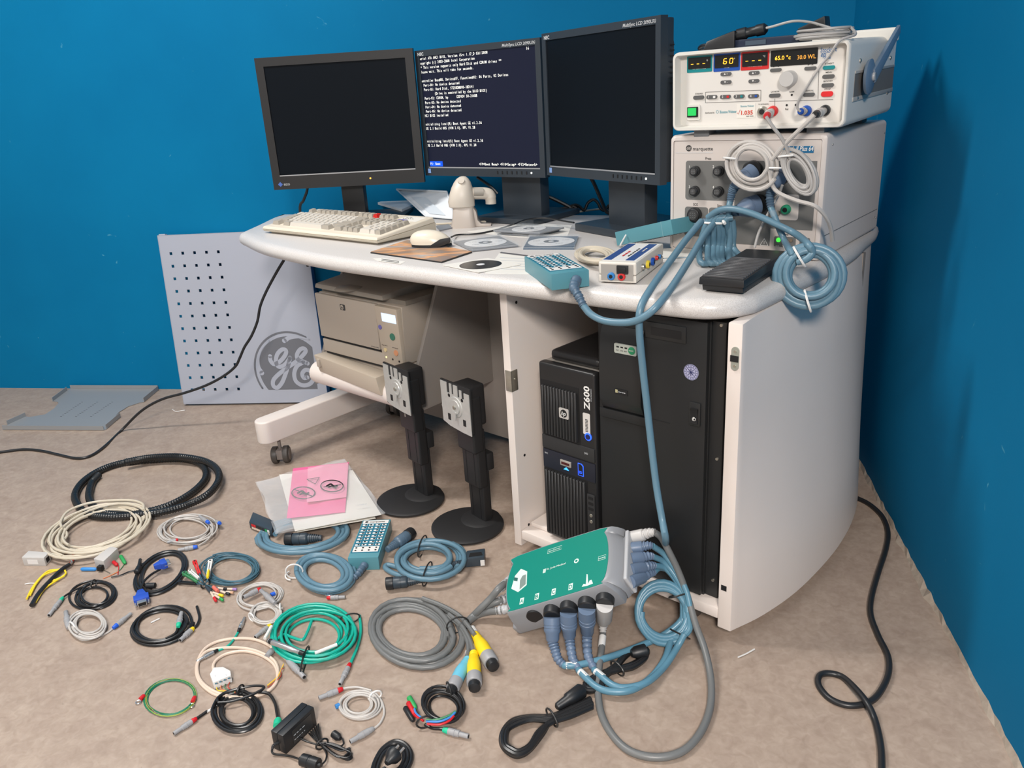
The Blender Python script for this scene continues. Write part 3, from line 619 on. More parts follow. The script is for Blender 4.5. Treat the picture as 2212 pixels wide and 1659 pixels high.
# ------------------------------------------------------------------ amplifier case standing on the desk
CW = mat('case_white', (.62, .565, .53), .42, bump=.04, bscale=400); CW2 = mat('case_face', (.575, .52, .485), .45); GP = mat('grey_face_print', (.145, .145, .14), .5)
G1 = thing('amplifier_case', 'large white amplifier case with grey socket panels standing on the desk', 'medical amplifier', (.282, 2.064, ZT), -28.1)
W2, D2, GH = .179, .2155, .265; Y = -D2
b = B(); ro = rrect(-W2, W2, 0.0, GH, .010); ri = rrect(-W2+.010, W2-.012, .008, GH-.012, .004)
b.stack([[(p[0], D2, p[1]) for p in ro], [(p[0], Y+.012, p[1]) for p in ro], [(p[0]*.985, Y+.003, .1325+(p[1]-.1325)*.985) for p in ro], [(p[0]*.96, Y, .1325+(p[1]-.1325)*.965) for p in ro], [(p[0], Y, p[1]) for p in ri], [(p[0], Y+.004, p[1]) for p in ri]])
b.build('housing', CW, G1, ang=180)
B().prism(rrect(-W2+.011, W2-.013, .009, GH-.013, .004), Y+.004, Y+.0015, 'y').build('front_plate', CW2, G1)
Yf = Y+.0015
gx = lambda px, py: loc(G1, px, py, y=Yf)
def gpanel(a, b, r=.006, m=GP, name='socket_panel', th=.0008, par=None):
    p, q = gx(*a), gx(*b); return B().prism(rrect(min(p.x, q.x), max(p.x, q.x), min(p.z, q.z), max(p.z, q.z), r), Yf, Yf-th, 'y').build(name, m, par or G1)
gpanel((1482, 347), (1578, 434)); gpanel((1480, 446), (1528, 512)); gpanel((1532, 448), (1586, 522))
p, q = gx(1590, 347), gx(1755, 498); s_ = gx(1662, 531)
B().prism([(p.x, s_.z), (s_.x, s_.z), (s_.x, q.z), (q.x, q.z), (q.x, p.z), (p.x, p.z)], Yf, Yf-.0008, 'y').build('socket_panel', GP, G1, bev=.0)
gpanel((1676, 419), (1724, 476), m=CW, th=.002, name='auxiliary_panel'); gpanel((1673, 510), (1718, 535), .003); gpanel((1728, 513), (1748, 541), .003)
def round_socket(T, x, z, r, Yf, m=BLACK, pins=True, name='socket'):
    o = B().lathe((x, Yf, z), (x, Yf-.016, z), [(0, r), (.15, r*1.02), (.6, r), (.62, r*.9), (.95, r*.88), (1, r*.8)], 22).build(name, m, T)
    B().lathe((x, Yf-.0155, z), (x, Yf-.0164, z), [(0, r*.66), (1, r*.64)], 18).build('socket_face', mat('socket_grey', (.05, .05, .05), .5), o)
    if pins:
        for i in range(3):
            for j in range(3): B().box(x-.3*r+i*.3*r-.0004, x-.3*r+i*.3*r+.0004, Yf-.0171, Yf-.016, z-.3*r+j*.3*r-.0008, z-.3*r+j*.3*r+.0008).build('pin', SIL, o)
    return o
for n_, (px, py) in enumerate(((1504, 369), (1555, 369), (1503, 412), (1554.5, 413))):
    q = gx(px, py); round_socket(G1, q.x, q.z, .0112, Yf); lettering(G1, str(n_+1), FRONT((q.x-.017, Yf-.0008, q.z+.006)), WHITE, height=.006)
q = gx(1502.5, 463); round_socket(G1, q.x, q.z, .0165, Yf)
for px, py in ((1628, 367), (1640, 440), (1690, 375)):
    q = gx(px, py); B().lathe((q.x, Yf, q.z), (q.x, Yf-.014, q.z), [(0, .020), (.2, .021), (.9, .021), (1, .018)], 24).build('socket', BLACK, G1)
q = gx(1699.5, 452); o = B().lathe((q.x, Yf-.002, q.z), (q.x, Yf-.012, q.z), [(0, .0105), (.7, .0105), (1, .0085)], 20).build('ground_socket', M8('socket_green', 40, 150, 110), G1)
B().lathe((q.x, Yf-.011, q.z), (q.x, Yf-.0126, q.z), [(0, .0055), (1, .005)], 14).build('socket_hole', HOLE, o)
q = gx(1682, 460); B().lathe((q.x, Yf, q.z), (q.x, Yf-.014, q.z), [(0, .004), (.3, .004), (.31, .006), (1, .006)], 12).build('ground_post', STEEL, G1)
q = gx(1682, 518); o = B().lathe((q.x, Yf, q.z), (q.x, Yf-.003, q.z), [(0, .005), (1, .0045)], 14).build('status_light', mat('green_led', (.05, .9, .05), .4, emit=1.6), G1); o['label'] = 'green status light'
q = gx(1709, 519); B().lathe((q.x, Yf, q.z), (q.x, Yf-.003, q.z), [(0, .004), (1, .0035)], 12).build('status_light', M8('led_off', 120, 105, 90), G1)
q = gx(1651, 524); t = B(); t.ring((q.x, Yf-.0012, q.z), (.0001, 0, 0), (0, 0, .0001), .0001, 4, 3)
for a_, b_ in (((-.009, -.006), (.009, -.006)), ((.009, -.006), (0, .009)), ((0, .009), (-.009, -.006))): t.tube([(q.x+a_[0], Yf-.001, q.z+a_[1]), (q.x+b_[0], Yf-.001, q.z+b_[1])], .0006, 4)
t.tube([(q.x, Yf-.001, q.z+.004), (q.x, Yf-.001, q.z-.003)], .0006, 4); t.build('warning_mark', WHITE, G1)
q = gx(1488, 320); o = B().prism(circ(q.x, q.z, .0068), Yf, Yf-.0008, 'y').build('logo_disc', DKP, G1); lettering(o, 'GE', FRONT((q.x, Yf-.0008, q.z-.003)), CW2, height=.006, center=True, shear=.2)
a_, b_ = gx(1497, 325), gx(1540, 325); lettering(G1, 'marquette', FRONT((a_.x, Yf, a_.z)), DKP, width=b_.x-a_.x, height=.008, bold=.004)
for t_, px, py, wd in (('Press', 1524, 345, .014), ('ECG', 1498, 444, .011), ('Stim', 1549.5, 447, .012), ('Aux', 1696, 430, .010), ('Power', 1690, 508, .014), ('DATA', 1676, 532, .008)):
    q = gx(px, py); lettering(G1, t_, FRONT((q.x, Yf-(.0008 if t_ == 'DATA' else .002 if t_ == 'Aux' else 0), q.z)), WHITE if t_ == 'DATA' else DKP, width=wd, height=.006 if t_ != 'DATA' else .003)
B().box(gx(1460, 330).x, gx(1540, 330).x, Yf-.0005, Yf, gx(1500, 330).z-.0004, gx(1500, 330).z+.0004).build('rule_line', GREYTX, G1)
p, q = gx(1693, 316), gx(1757.5, 330); o = B().box(p.x, q.x, Yf-.001, Yf, q.z, p.z).build('name_label', M8('label_blue', 25, 105, 150), G1)
lettering(o, 'CLab II Plus 64', FRONT((p.x+.003, Yf-.001, q.z+.004)), WHITE, width=(q.x-p.x)*.94, height=.0095, shear=.2, bold=.02)
# seam, screws on the right side
B().box(W2-.0005, W2+.0006, Y+.02, D2-.01, .052, .0532).build('side_seam', GP, G1)
for yy, zz in ((D2-.03, .035), (D2-.012, .031), (D2-.01, .235), (Y+.03, .24)): B().lathe((W2, yy, zz), (W2+.001, yy, zz), [(0, .0025), (1, .002)], 10).build('screw', STEEL, G1)
# ------------------------------------------------------------------ ablation generator on top of the case
SG = mat('generator_white', (.70, .68, .63), .42); SGF = mat('generator_face', (.70, .675, .635), .45); SGS = mat('generator_side_grey', (.40, .385, .36), .5)
MM = Matrix.Translation((.278, 2.015, 1.02)) @ Matrix.Rotation(R(-26.6), 4, 'Z') @ Matrix.Rotation(R(1.6), 4, 'X')
S1 = thing('generator', 'cream generator with orange displays and carrying handle on the white amplifier case', 'medical generator', M=MM)
W2, D2, SH_ = .1875, .185, .165; Y = -D2
ro = rrect(-W2, W2, 0, SH_, .014); ri = rrect(-W2+.007, W2-.007, .007, SH_-.007, .008)
b = B(); b.stack([[(p[0], D2, p[1]) for p in ro], [(p[0], Y+.01, p[1]) for p in ro], [(p[0]*.995, Y+.002, .0825+(p[1]-.0825)*.99) for p in ro], [(p[0]*.985, Y, .0825+(p[1]-.0825)*.975) for p in ro], [(p[0], Y, p[1]) for p in ri], [(p[0]*.975, Y+.020, .0825+(p[1]-.0825)*.96) for p in ri]])
b.build('housing', SG, S1, ang=180)
Yf = Y+.019
fpz = B().prism(rrect(-W2+.024, W2-.013, .010, SH_-.012, .003), Yf+.0015, Yf, 'y').build('front_panel', SGF, S1)
sx = lambda px, py: loc(S1, px, py, y=Yf)
K = lambda x, y: (1420+x/3.95, 20+y/3.95)
def srect(a, b, m, name, r=.002, th=.001, base=0.0, par=None):
    p, q = sx(*K(*a)), sx(*K(*b)); return B().prism(rrect(min(p.x, q.x), max(p.x, q.x), min(p.z, q.z), max(p.z, q.z), r), Yf-base, Yf-base-th, 'y').build(name, m, par or S1)
OR = mat('orange_digits', (1.0, .42, .03), .4, emit=1.8); TEAL = M8('print_teal', 0, 130, 135); PB = M8('print_blue', 15, 75, 165); PRD = M8('print_red', 200, 35, 35); BTG = M8('button_grey', 88, 88, 88)
DISP = mat('display_black', (.012, .012, .012), .25)
def seg(T, ch, x, z, w, h, t, y):
    on = {'-': 'g', '0': 'abcdef', '6': 'acdefg', 'b': 'cdefg'}[ch]; c = B(); s = .12*h
    Q = {'a': ((0, h), (w, h)), 'b': ((w, h), (w, h/2)), 'c': ((w, h/2), (w, 0)), 'd': ((0, 0), (w, 0)), 'e': ((0, 0), (0, h/2)), 'f': ((0, h/2), (0, h)), 'g': ((0, h/2), (w, h/2))}
    for k in on:
        (xa, za), (xb, zb) = Q[k]; g = .1
        xa2, xb2 = xa+(xb-xa)*g, xb-(xb-xa)*g; za2, zb2 = za+(zb-za)*g, zb-(zb-za)*g
        c.tube([(x+xa2+za2*.12, y, z+za2), (x+xb2+zb2*.12, y, z+zb2)], t, 4)
    return c.build('digit', OR, T)
for (a, b2, m, txt, unit, digs) in (((255, 405), (468, 530), TEAL, 'IMPEDANCE', 'Ω', '---'), ((482, 385), (705, 520), PB, 'TIME', 's', ' 60'), ((717, 368), (952, 508), PRD, 'TEMPERATURE', '°C', '---')):
    fr_ = srect(a, b2, m, 'display_frame'); w_ = b2[0]-a[0]; h_ = b2[1]-a[1]
    ds = srect((a[0]+12, a[1]+12), (b2[0]-12, b2[1]-30), DISP, 'display', r=.001, base=.001, par=fr_)
    p = sx(*K(a[0]+14, b2[1]-36)); q = sx(*K(b2[0]-14, a[1]+14)); y = Yf-.0026; W_ = q.x-p.x; H_ = q.z-p.z
    for i, c in enumerate(digs):
        if c != ' ': seg(ds, c, p.x+W_*(.10+.27*i), p.z+H_*(.18 if c != '-' else .05), W_*.13, H_*.62, .0009, y)
    lettering(ds, unit, FRONT((p.x+W_*.84, Yf-.002, p.z+H_*.68)), WHITE, height=H_*.22)
    lettering(fr_, txt, FRONT(((p.x+q.x)/2, Yf-.001, p.z-.0055)), WHITE, height=.004, width=W_*.62 if len(txt) > 5 else W_*.24, center=True)
ds = srect((970, 355), (1365, 465), DISP, 'display'); p = sx(*K(1005, 435)); q = sx(*K(1140, 405))
lettering(ds, '65.0 °c', FRONT((p.x, Yf-.001, p.z)), OR, width=q.x-p.x, height=.008); p = sx(*K(1195, 428)); q = sx(*K(1355, 405))
lettering(ds, '30.0 WL', FRONT((p.x, Yf-.001, p.z)), mat('amber_digits', (.75, .33, .05), .4, emit=.7), width=q.x-p.x, height=.008)
def button(cx, cy, w=92, h=36, m=BTG, t=None, lab=None):
    p, q = sx(*K(cx-w/2, cy+h/2)), sx(*K(cx+w/2, cy-h/2)); r = (q.z-p.z)/2*.98
    o = B().prism(rrect(p.x, q.x, p.z, q.z, r), Yf, Yf-.0025, 'y').build('button', m, S1)
    if t: lettering(o, t, FRONT(((p.x+q.x)/2, Yf-.0025, p.z+r*.55)), WHITE, height=r*1.0, center=True)
    if lab: lettering(S1, lab, FRONT(((p.x+q.x)/2, Yf, q.z+.0025)), DKP, height=.003, width=.018 if len(lab) > 4 else .012, center=True)
    return o
button(588, 552, t='▲ +'); button(588, 622, t='▼ -'); button(828, 543, t='▲ +'); button(826, 612, t='▼ -')
button(355, 752, lab='STANDARD'); 
for i, (cx, cy, cc) in enumerate(((467, 748, 'print_white2'), (583, 746, 'print_red'), (700, 743, 'print_teal'), (822, 740, 'print_blue'))):
    o = button(cx, cy); p = sx(*K(cx-28, cy+10)); lettering(o, str(i+1), FRONT((p.x, Yf-.0025, p.z)), WHITE, height=.005); p = sx(*K(cx+12, cy+10)); q = sx(*K(cx+32, cy-10))
    B().box(p.x, q.x, Yf-.003, Yf-.0024, p.z, q.z).build('colour_key', MATS.get(cc, WHITE), o)
button(1013, 518, 98, lab='F1'); button(1308, 503, 104, lab='F2'); button(1004, 735, 98, lab='CATHETER'); button(1295, 727, 102, lab='MANUAL')
button(1466, 497, 106, 40, TEAL, lab='START'); button(1462, 573, 106, 40, lab='MENU'); button(1456, 648, 106, 40, lab='BOOST'); button(1450, 722, 106, 50, M8('button_red', 215, 35, 40), lab='STOP')
def line(a, b2, m=GP, w=.0005):
    p, q = sx(*K(*a)), sx(*K(*b2)); B().tube([(p.x, Yf-.0003, p.z), (q.x, Yf-.0003, q.z)], w, 4).build('printed_line', m, S1)
line((1378, 500), (1370, 765)); line((955, 785), (1500, 770)); line((412, 707), (884, 690)); line((410, 798), (882, 782)); line((412, 707), (410, 798)); line((884, 690), (882, 782)); line((1002, 762), (1001, 850))
q = sx(*K(1130, 592)); o = B().lathe((q.x, Yf, q.z), (q.x-.0, Yf-.022, q.z), [(0, .0165), (.1, .0165), (.9, .0155), (1, .0145)], 32).build('selector_knob', mat('knob_grey', (.50, .49, .475), .4), S1)
for cx, cy in ((1147, 731), (1104, 818), (1181, 816)): q = sx(*K(cx, cy)); B().lathe((q.x, Yf, q.z), (q.x, Yf-.001, q.z), [(0, .0023), (1, .002)], 12).build('indicator', HOLE, S1)
q = sx(*K(1147, 710)); lettering(S1, 'ALARM', FRONT((q.x, Yf, q.z)), DKP, height=.003, width=.010, center=True)
q = sx(*K(1104, 860)); lettering(S1, 'Rel', FRONT((q.x, Yf, q.z)), DKP, height=.004, width=.006, center=True); q = sx(*K(905, 815)); lettering(S1, 'TC EXTENSION', FRONT((q.x, Yf, q.z)), DKP, height=.0025, width=.022, center=True)
o = srect((258, 815), (368, 945), SG, 'switch_bezel', r=.004, th=.003); srect((262, 835), (352, 918), HOLE, 'switch_frame', r=.001, th=.005, base=0, par=o)
s5 = srect((270, 842), (340, 905), mat('green_switch', (.02, .50, .10), .3, emit=.35), 'power_switch', r=.001, th=.007, par=o); s5['label'] = 'lit green rocker switch'
p, q = sx(*K(1392, 368)), sx(*K(1532, 340)); lettering(S1, 'Stockert', FRONT((p.x, Yf, p.z)), M8('ink_blue', 40, 105, 165), width=q.x-p.x, height=.009, bold=.004)
p = sx(*K(1392, 405)); lettering(S1, 'ep', FRONT((p.x, Yf, p.z)), MATS['ink_blue'], height=.009, width=.010, shear=.3); p = sx(*K(1424, 425)); lettering(S1, 'Shuttle', FRONT((p.x, Yf, p.z)), MATS['ink_blue'], height=.006, width=.012, shear=.2)
B().box(sx(*K(1395, 374)).x, sx(*K(1500, 374)).x, Yf-.0005, Yf, sx(*K(1395, 374)).z-.0003, sx(*K(1395, 374)).z+.0003).build('rule_line', MATS['ink_blue'], S1)
p, q = sx(*K(408, 890)), sx(*K(488, 890)); lettering(S1, 'distributed by', FRONT((p.x, Yf, p.z)), DKP, width=q.x-p.x, height=.003)
p, q = sx(*K(533, 888)), sx(*K(676, 888)); lettering(S1, 'Biosense Webster', FRONT((p.x, Yf, p.z)), M8('ink_teal', 80, 150, 165), width=q.x-p.x, height=.006)
q = sx(*K(512, 875)); B().ring((q.x, Yf-.0003, q.z), (.0028, 0, 0), (0, 0, .0028), .0004, 14, 4).build('logo_ring', MATS['ink_teal'], S1)
st = srect((680, 808), (832, 925), M8('paper_white', 225, 222, 215), 'inspection_sticker', r=.0005, th=.0006)
p, q = sx(*K(716, 900)), sx(*K(815, 900)); lettering(st, '1.035', FRONT((p.x, Yf-.0006, p.z)), M8('ink_red', 205, 60, 40), width=q.x-p.x, height=.0085, bold=.02)
p = sx(*K(684, 895)); B().tube([(p.x, Yf-.001, p.z+.003), (p.x+.002, Yf-.001, p.z), (p.x+.006, Yf-.001, p.z+.009)], .0004, 4).build('tick_mark', MATS['ink_red'], st)
p, q = sx(*K(712, 835)), sx(*K(825, 835)); lettering(st, 'Biosense Webster', FRONT((p.x, Yf-.0006, p.z)), MATS['ink_teal'], width=q.x-p.x, height=.004); p, q = sx(*K(760, 915)), sx(*K(825, 915)); scribble(st, FRONT((p.x, Yf-.0006, p.z)), DKP, width=q.x-p.x, height=.002)
SOCK = {}
for nm, cx, cy, m in (('metal', 905, 872, STEEL), ('red', 990, 868, PRD), ('blue', 1275, 866, PB), ('black', 1435, 862, BLACK)):
    q = sx(*K(cx, cy)); o = B().lathe((q.x, Yf, q.z), (q.x, Yf-.010, q.z), [(0, .0105), (.3, .011), (.8, .0105), (1, .008)], 20).build('connector_socket', m, S1)
    B().lathe((q.x, Yf-.009, q.z), (q.x, Yf-.0108, q.z), [(0, .006), (1, .0055)], 14).build('socket_hole', HOLE, o); SOCK[nm] = MM @ Vector((q.x, Yf-.010, q.z))
# side: recess, hub, arm and crossbar of the handle, screws, feet
XR = W2
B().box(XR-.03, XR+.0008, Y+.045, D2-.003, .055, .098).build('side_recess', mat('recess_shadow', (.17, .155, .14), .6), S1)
B().box(XR-.001, XR+.002, Y+.04, D2-.003, .046, .0545).build('side_ledge', SGS, S1, bev=.001); B().box(XR-.001, XR+.002, Y+.045, D2-.003, .0985, .104).build('side_ledge', SGS, S1, bev=.001)
HB = mat('handle_blue_grey', (.20, .27, .36), .35, .3)
hub = loc(S1, 1889, 165, x=XR+.02); tipp = loc(S1, 1944, 62, x=XR+.02)
for sgn in (1, -1):
    xx = sgn*(XR+.004); xo = sgn*(XR+.018)
    h = B().lathe((xx-.0*sgn, hub.y-.012, hub.z), (xo, hub.y-.012, hub.z), [(0, .012), (.35, .012), (.4, .033), (.8, .035), (1, .028)], 28).build('handle_hub', HB, S1)
    B().lathe((xo, hub.y, hub.z), (xo+sgn*.004, hub.y, hub.z), [(0, .009), (1, .008)], 16).build('hub_cap', mat('cap_grey', (.42, .42, .42), .4), h)
    dv = Vector((0, tipp.y-hub.y, tipp.z-hub.z)); nn = Vector((0, -dv.z, dv.y)).normalized()*.012
    a, c = Vector((0, hub.y, hub.z)), Vector((0, tipp.y, tipp.z))
    x0, x1 = min(xo-sgn*.004, xo+sgn*.004), max(xo-sgn*.004, xo+sgn*.004)
    B().prism([(q.y, q.z) for q in (a-nn*1.25, a+nn*1.25, c+nn*.8, c-nn*.8)], x0, x1, 'x').build('handle_arm', HB, S1, bev=.003)
B().box(-XR-.02, XR+.02, tipp.y-.012, tipp.y+.004, tipp.z-.024, tipp.z+.004).build('handle_crossbar', SG, S1, bev=.005, seg=3)
for px, py in ((1858, 131), (1923, 125), (1851, 212), (1916, 200)):
    q = loc(S1, px, py, x=XR); B().lathe((XR, q.y, q.z), (XR+.003, q.y, q.z), [(0, .0045), (.5, .0042), (1, .002)], 12).build('screw', STEEL, S1)
FT = mat('foot_grey', (.16, .165, .17), .5)
for xx in (-.125, .125):
    for yy, hh_ in ((Y+.03, .0155), (D2-.05, .0185)): B().box(xx-.018, xx+.018, yy-.012, yy+.03, -hh_, .001).build('foot', FT, S1, bev=.002)
# ------------------------------------------------------------------ bits lying on the generator
ZS = 1.02+.165
tp = lambda px, py, y: (onplane(px, py, MM @ Vector((0, y, 0)), MM.to_3x3().col[1]))
CG = mat('cable_grey', (.36, .35, .34), .45); CGL = mat('cable_light_grey', (.47, .445, .42), .45)
def onS(x, y, z): return MM @ Vector((x, y, z))
T = thing('flat_box', 'flat dark blue box lying on top of the cream generator', 'box', M=MM @ Matrix.Translation((.0, -.06, .165)))
B().box(-.085, .06, -.04, .05, 0, .016).build('casing', mat('navy_box', (.012, .02, .045), .35), T, bev=.002); B().box(-.055, -.01, -.0412, -.04, .003, .012).build('label', M8('label_dim', 60, 75, 90), T)
T = thing('power_adapter', 'black tapered adapter block on the left of the generator top', 'power adapter', M=MM @ Matrix.Translation((-.115, -.09, .165)) @ Matrix.Rotation(R(8), 4, 'Z'))
b = B(); b.hexa([(-.035, -.022, 0), (.035, -.022, 0), (.035, .022, 0), (-.035, .022, 0)], [(-.028, -.018, .018), (.035, -.022, .036), (.035, .022, .036), (-.028, .018, .018)]); b.build('block', BLACK, T, bev=.004)
B().lathe((.035, 0, .026), (.10, 0, .034), [(0, .012), (.3, .0125), (.35, .010), (.6, .010), (.65, .012), (.9, .012), (1, .006)], 16).build('inline_plug', BLACK, T)
q0 = onS(-.15, -.09, .18)
cable(T, [onS(-.145, -.09, .176), onS(-.165, -.08, .175), onS(-.18, -.06, .170), onS(-.185, -.03, .169)], .004, RUB)
T = thing('connector_block', 'black wedge shaped connector beside the grey coil on the generator', 'connector', M=MM @ Matrix.Translation((.075, -.05, .181)))
b = B(); b.hexa([(-.03, -.018, 0), (.03, -.018, 0), (.03, .018, 0), (-.03, .018, 0)], [(-.03, -.018, .012), (.025, -.018, .032), (.025, .018, .032), (-.03, .018, .012)]); b.build('block', BLACK, T, bev=.003)
B().cyl((.012, -.0185, .016), (.012, -.0195, .016), .0025, 10).build('hole', STEEL, T)
T = thing('coiled_cable', 'small grey cable coil lying on the generator, running down to its blue socket', 'cable', tuple(onS(.12, -.10, .165)))
pts = []
rnd = random.Random(7)
for k in range(28*7+1):
    t = k/28; a = 2*PI*t; s = 1-.10*(t % 3); pts.append(onS(.115+.058*s*math.cos(a)+.003*math.sin(t*5), -.115+.045*s*math.sin(a), .169+.0045*(int(t)//2)+.0022*math.sin(t*2.1)+.0015))
cable(T, pts[:], .0026, CG, k=1, n=6)
dn = [pts[-1], tp(*K(1690, 215), -.17), tp(*K(1560, 265), -.195), tp(*K(1470, 390), -.200), tp(*K(1380, 500), -.203), tp(*K(1290, 640), -.205), tp(*K(1210, 770), -.206), tp(*K(1195, 840), -.205), tp(*K(1222, 875), -.203)]
cable(T, dn, .0026, CG, k=6); B().tube(smooth([tp(*K(1400, 470), -.2028), tp(*K(1330, 570), -.2046)], 4), .0031, 8).build('heat_shrink', CGL, T, world=True)
p1 = Vector(SOCK['blue']); plug(T, tp(*K(1215, 874), -.203), p1+(p1-Vector(tp(*K(1215, 874), -.203)))*.1, .0075, CG, PB)
arc = [onS(.063, -.06, .20), onS(.055, -.09, .208), onS(.03, -.11, .207), onS(.0, -.115, .2015), onS(-.02, -.106, .199)]
cable(T, [pts[0]]+[onS(.10, -.10, .196), onS(.075, -.10, .2035), onS(.045, -.105, .207), onS(.0, -.098, .2005), onS(-.012, -.095, .1995)], .0026, CG, k=6)
# ------------------------------------------------------------------ keyboard
KB = mat('keyboard_cream', (.68, .61, .50), .45, bump=.03, bscale=500); KL = mat('key_light', (.60, .56, .50), .5); KD = mat('key_grey_beige', (.37, .335, .285), .5); KR = M8('key_red', 190, 30, 25, rough=.4)
T = thing('keyboard', 'cream mechanical keyboard with one red key at the desk\'s left end', 'keyboard', (-.950, 2.359, ZT), -30.4)
kx, ky = .279, .116
def ksurf(y): return .022+(y+ky)/(2*ky)*.024
B().hexa([(-kx+.004, -ky+.004, .006), (kx-.004, -ky+.004, .006), (kx, ky, .004), (-kx, ky, .004)], [(-kx, -ky, .013), (kx, -ky, .013), (kx, ky, .030), (-kx, ky, .030)]).build('lower_shell', mat('keyboard_cream_lower', (.56, .50, .40), .5), T, bev=.003)
B().hexa([(-kx, -ky, .0135), (kx, -ky, .0135), (kx, ky, .030), (-kx, ky, .030)], [(-kx+.003, -ky+.004, .022), (kx-.003, -ky+.004, .022), (kx-.003, ky-.006, .046), (-kx+.003, ky-.006, .046)]).build('upper_shell', KB, T, bev=.004, seg=3)
B().box(-kx+.02, kx-.02, -ky+.02, ky-.02, 0, .008).build('foot_bar', KB, T)
pt = .0233; KM = {}
def keymesh(w, m):
    if (w, m.name) in KM: return KM[(w, m.name)]
    a, h = w*pt/2-.0008, pt/2-.0008
    b = B(); b.hexa([(-a, -h, 0), (a, -h, 0), (a, h, 0), (-a, h, 0)], [(-a+.0035, -h+.004, .012), (a-.0035, -h+.004, .012), (a-.0035, h-.002, .0125), (-a+.0035, h-.002, .0125)])
    me = bpy.data.meshes.new('key'); me.from_pydata([tuple(v) for v in b.v], [], b.f); me.materials.append(m); KM[(w, m.name)] = me; return me
def key(x, y, w, m, name='key'):
    o = bpy.data.objects.new(name, keymesh(w, m)); C.objects.link(o); o.parent = T; o.location = (x, y, ksurf(y)-.001); o.rotation_euler = (math.atan(.024/.232), 0, 0); return o
X0 = -kx+.018
def krow(y, items, x=X0):
    for w, c in items:
        if c: key(x+w*pt/2, y, w, {'l': KL, 'd': KD, 'r': KR}[c])['label'] = 'red key' if c == 'r' else 'key'
        x += w*pt
    return x
NV = X0+15.25*pt; NP = NV+3.25*pt
ys = [-.076, -.0525, -.029, -.0055, .018]
krow(.066, [(1, 'd'), (1, '')]+[(1, 'd')]*4+[(.5, '')]+[(1, 'd')]*4+[(.5, '')]+[(1, 'd')]*3+[(1, 'r')]+[(.25, '')]+[(1, 'd')]*3)
krow(ys[4], [(1, 'l')]*13+[(2, 'd')]); krow(ys[3], [(1.5, 'd')]+[(1, 'l')]*12+[(1.5, 'd')]); krow(ys[2], [(1.75, 'd')]+[(1, 'l')]*11+[(2.25, 'd')])
krow(ys[1], [(2.25, 'd')]+[(1, 'l')]*10+[(2.75, 'd')]); krow(ys[0], [(1.5, 'd'), (1, ''), (1.5, 'd'), (7, 'l'), (1.5, 'd'), (1, ''), (1.5, 'd')])
for y in ys[3:]: krow(y, [(1, 'd')]*3, NV)
krow(ys[1], [(1, ''), (1, 'd')], NV); krow(ys[0], [(1, 'd')]*3, NV)
krow(ys[4], [(1, 'd')]*4, NP); krow(ys[3], [(1, 'l')]*3+[(1, 'd')], NP); krow(ys[2], [(1, 'l')]*3+[(1, 'd')], NP); krow(ys[1], [(1, 'l')]*3+[(1, 'd')], NP); krow(ys[0], [(2, 'l'), (1, 'l'), (1, 'd')], NP)
# label strips at the upper right and left
def slab(x0, x1, y0, y1, m, name, dz=.0006):
    return B().hexa([(x0, y0, ksurf(y0)-.001), (x1, y0, ksurf(y0)-.001), (x1, y1, ksurf(y1)-.001), (x0, y1, ksurf(y1)-.001)], [(x0, y0, ksurf(y0)+dz), (x1, y0, ksurf(y0)+dz), (x1, y1, ksurf(y1)+dz), (x0, y1, ksurf(y1)+dz)]).build(name, m, T)
o = slab(NP+.005, NP+.09, .052, .098, MATS['paper_white'], 'paper_label')
FK = lambda x, y, dz=.0008: frame((x, y, ksurf(y)+dz), (1, 0, 0), (0, 1, .103))
scribble(o, FK(NP+.012, .087), DKP, width=.03, height=.004, n=2); scribble(o, FK(NP+.012, .074), DKP, width=.05, height=.004, n=5); B().box(0, 0.0001, 0, .0001, 0, .0001)
slab(NP+.008, NP+.045, .055, .064, M8('ink_violet', 70, 65, 150), 'printed_strip', .0012)
slab(-kx+.06, -kx+.11, .088, .104, KD, 'name_plate')
# ------------------------------------------------------------------ mouse pad and mouse
def pad_mat():
    m = bpy.data.materials.new('printed_mouse_pad'); m.use_nodes = True; nt = m.node_tree; b = nt.nodes['Principled BSDF']; L = nt.links
    tc = nt.nodes.new('ShaderNodeTexCoord'); mp = nt.nodes.new('ShaderNodeMapping'); mp.inputs['Scale'].default_value = (2, 4.5, 1); mp.inputs['Rotation'].default_value = (0, 0, .5); L.new(tc.outputs['Object'], mp.inputs['Vector'])
    n = nt.nodes.new('ShaderNodeTexNoise'); n.inputs['Scale'].default_value = 2.2; n.inputs['Detail'].default_value = 3; n.inputs['Distortion'].default_value = 1.5; L.new(mp.outputs[0], n.inputs['Vector'])
    r = nt.nodes.new('ShaderNodeValToRGB'); e = r.color_ramp.elements; e[0].position = .36; e[0].color = (.22, .21, .21, 1); e[1].position = .72; e[1].color = (.62, .62, .62, 1)
    x = e.new(.47); x.color = (.36, .22, .14, 1); x = e.new(.54); x.color = (.75, .36, .15, 1); x = e.new(.62); x.color = (.30, .29, .29, 1)
    L.new(n.outputs['Fac'], r.inputs[0]); L.new(r.outputs[0], b.inputs['Base Color']); b.inputs['Roughness'].default_value = .35
    return m
def quadslab(T, name, px, z0, z1, m, bev=0.0):
    b = B(); bt = [P(x, y, z1) for x, y in px]; c = sum(bt, Vector())/len(bt)
    n = len(px); pl = [(q.x, q.y) for q in bt]
    ar = sum(pl[i][0]*pl[(i+1) % n][1]-pl[(i+1) % n][0]*pl[i][1] for i in range(n))
    if ar < 0: pl = pl[::-1]
    b.prism(pl, z0, z1); return b.build(name, m, T, world=True, bev=bev)
T = thing('mouse_pad', 'grey and orange printed mouse pad at the front desk edge', 'mouse pad', tuple(P(920, 540, ZT)))
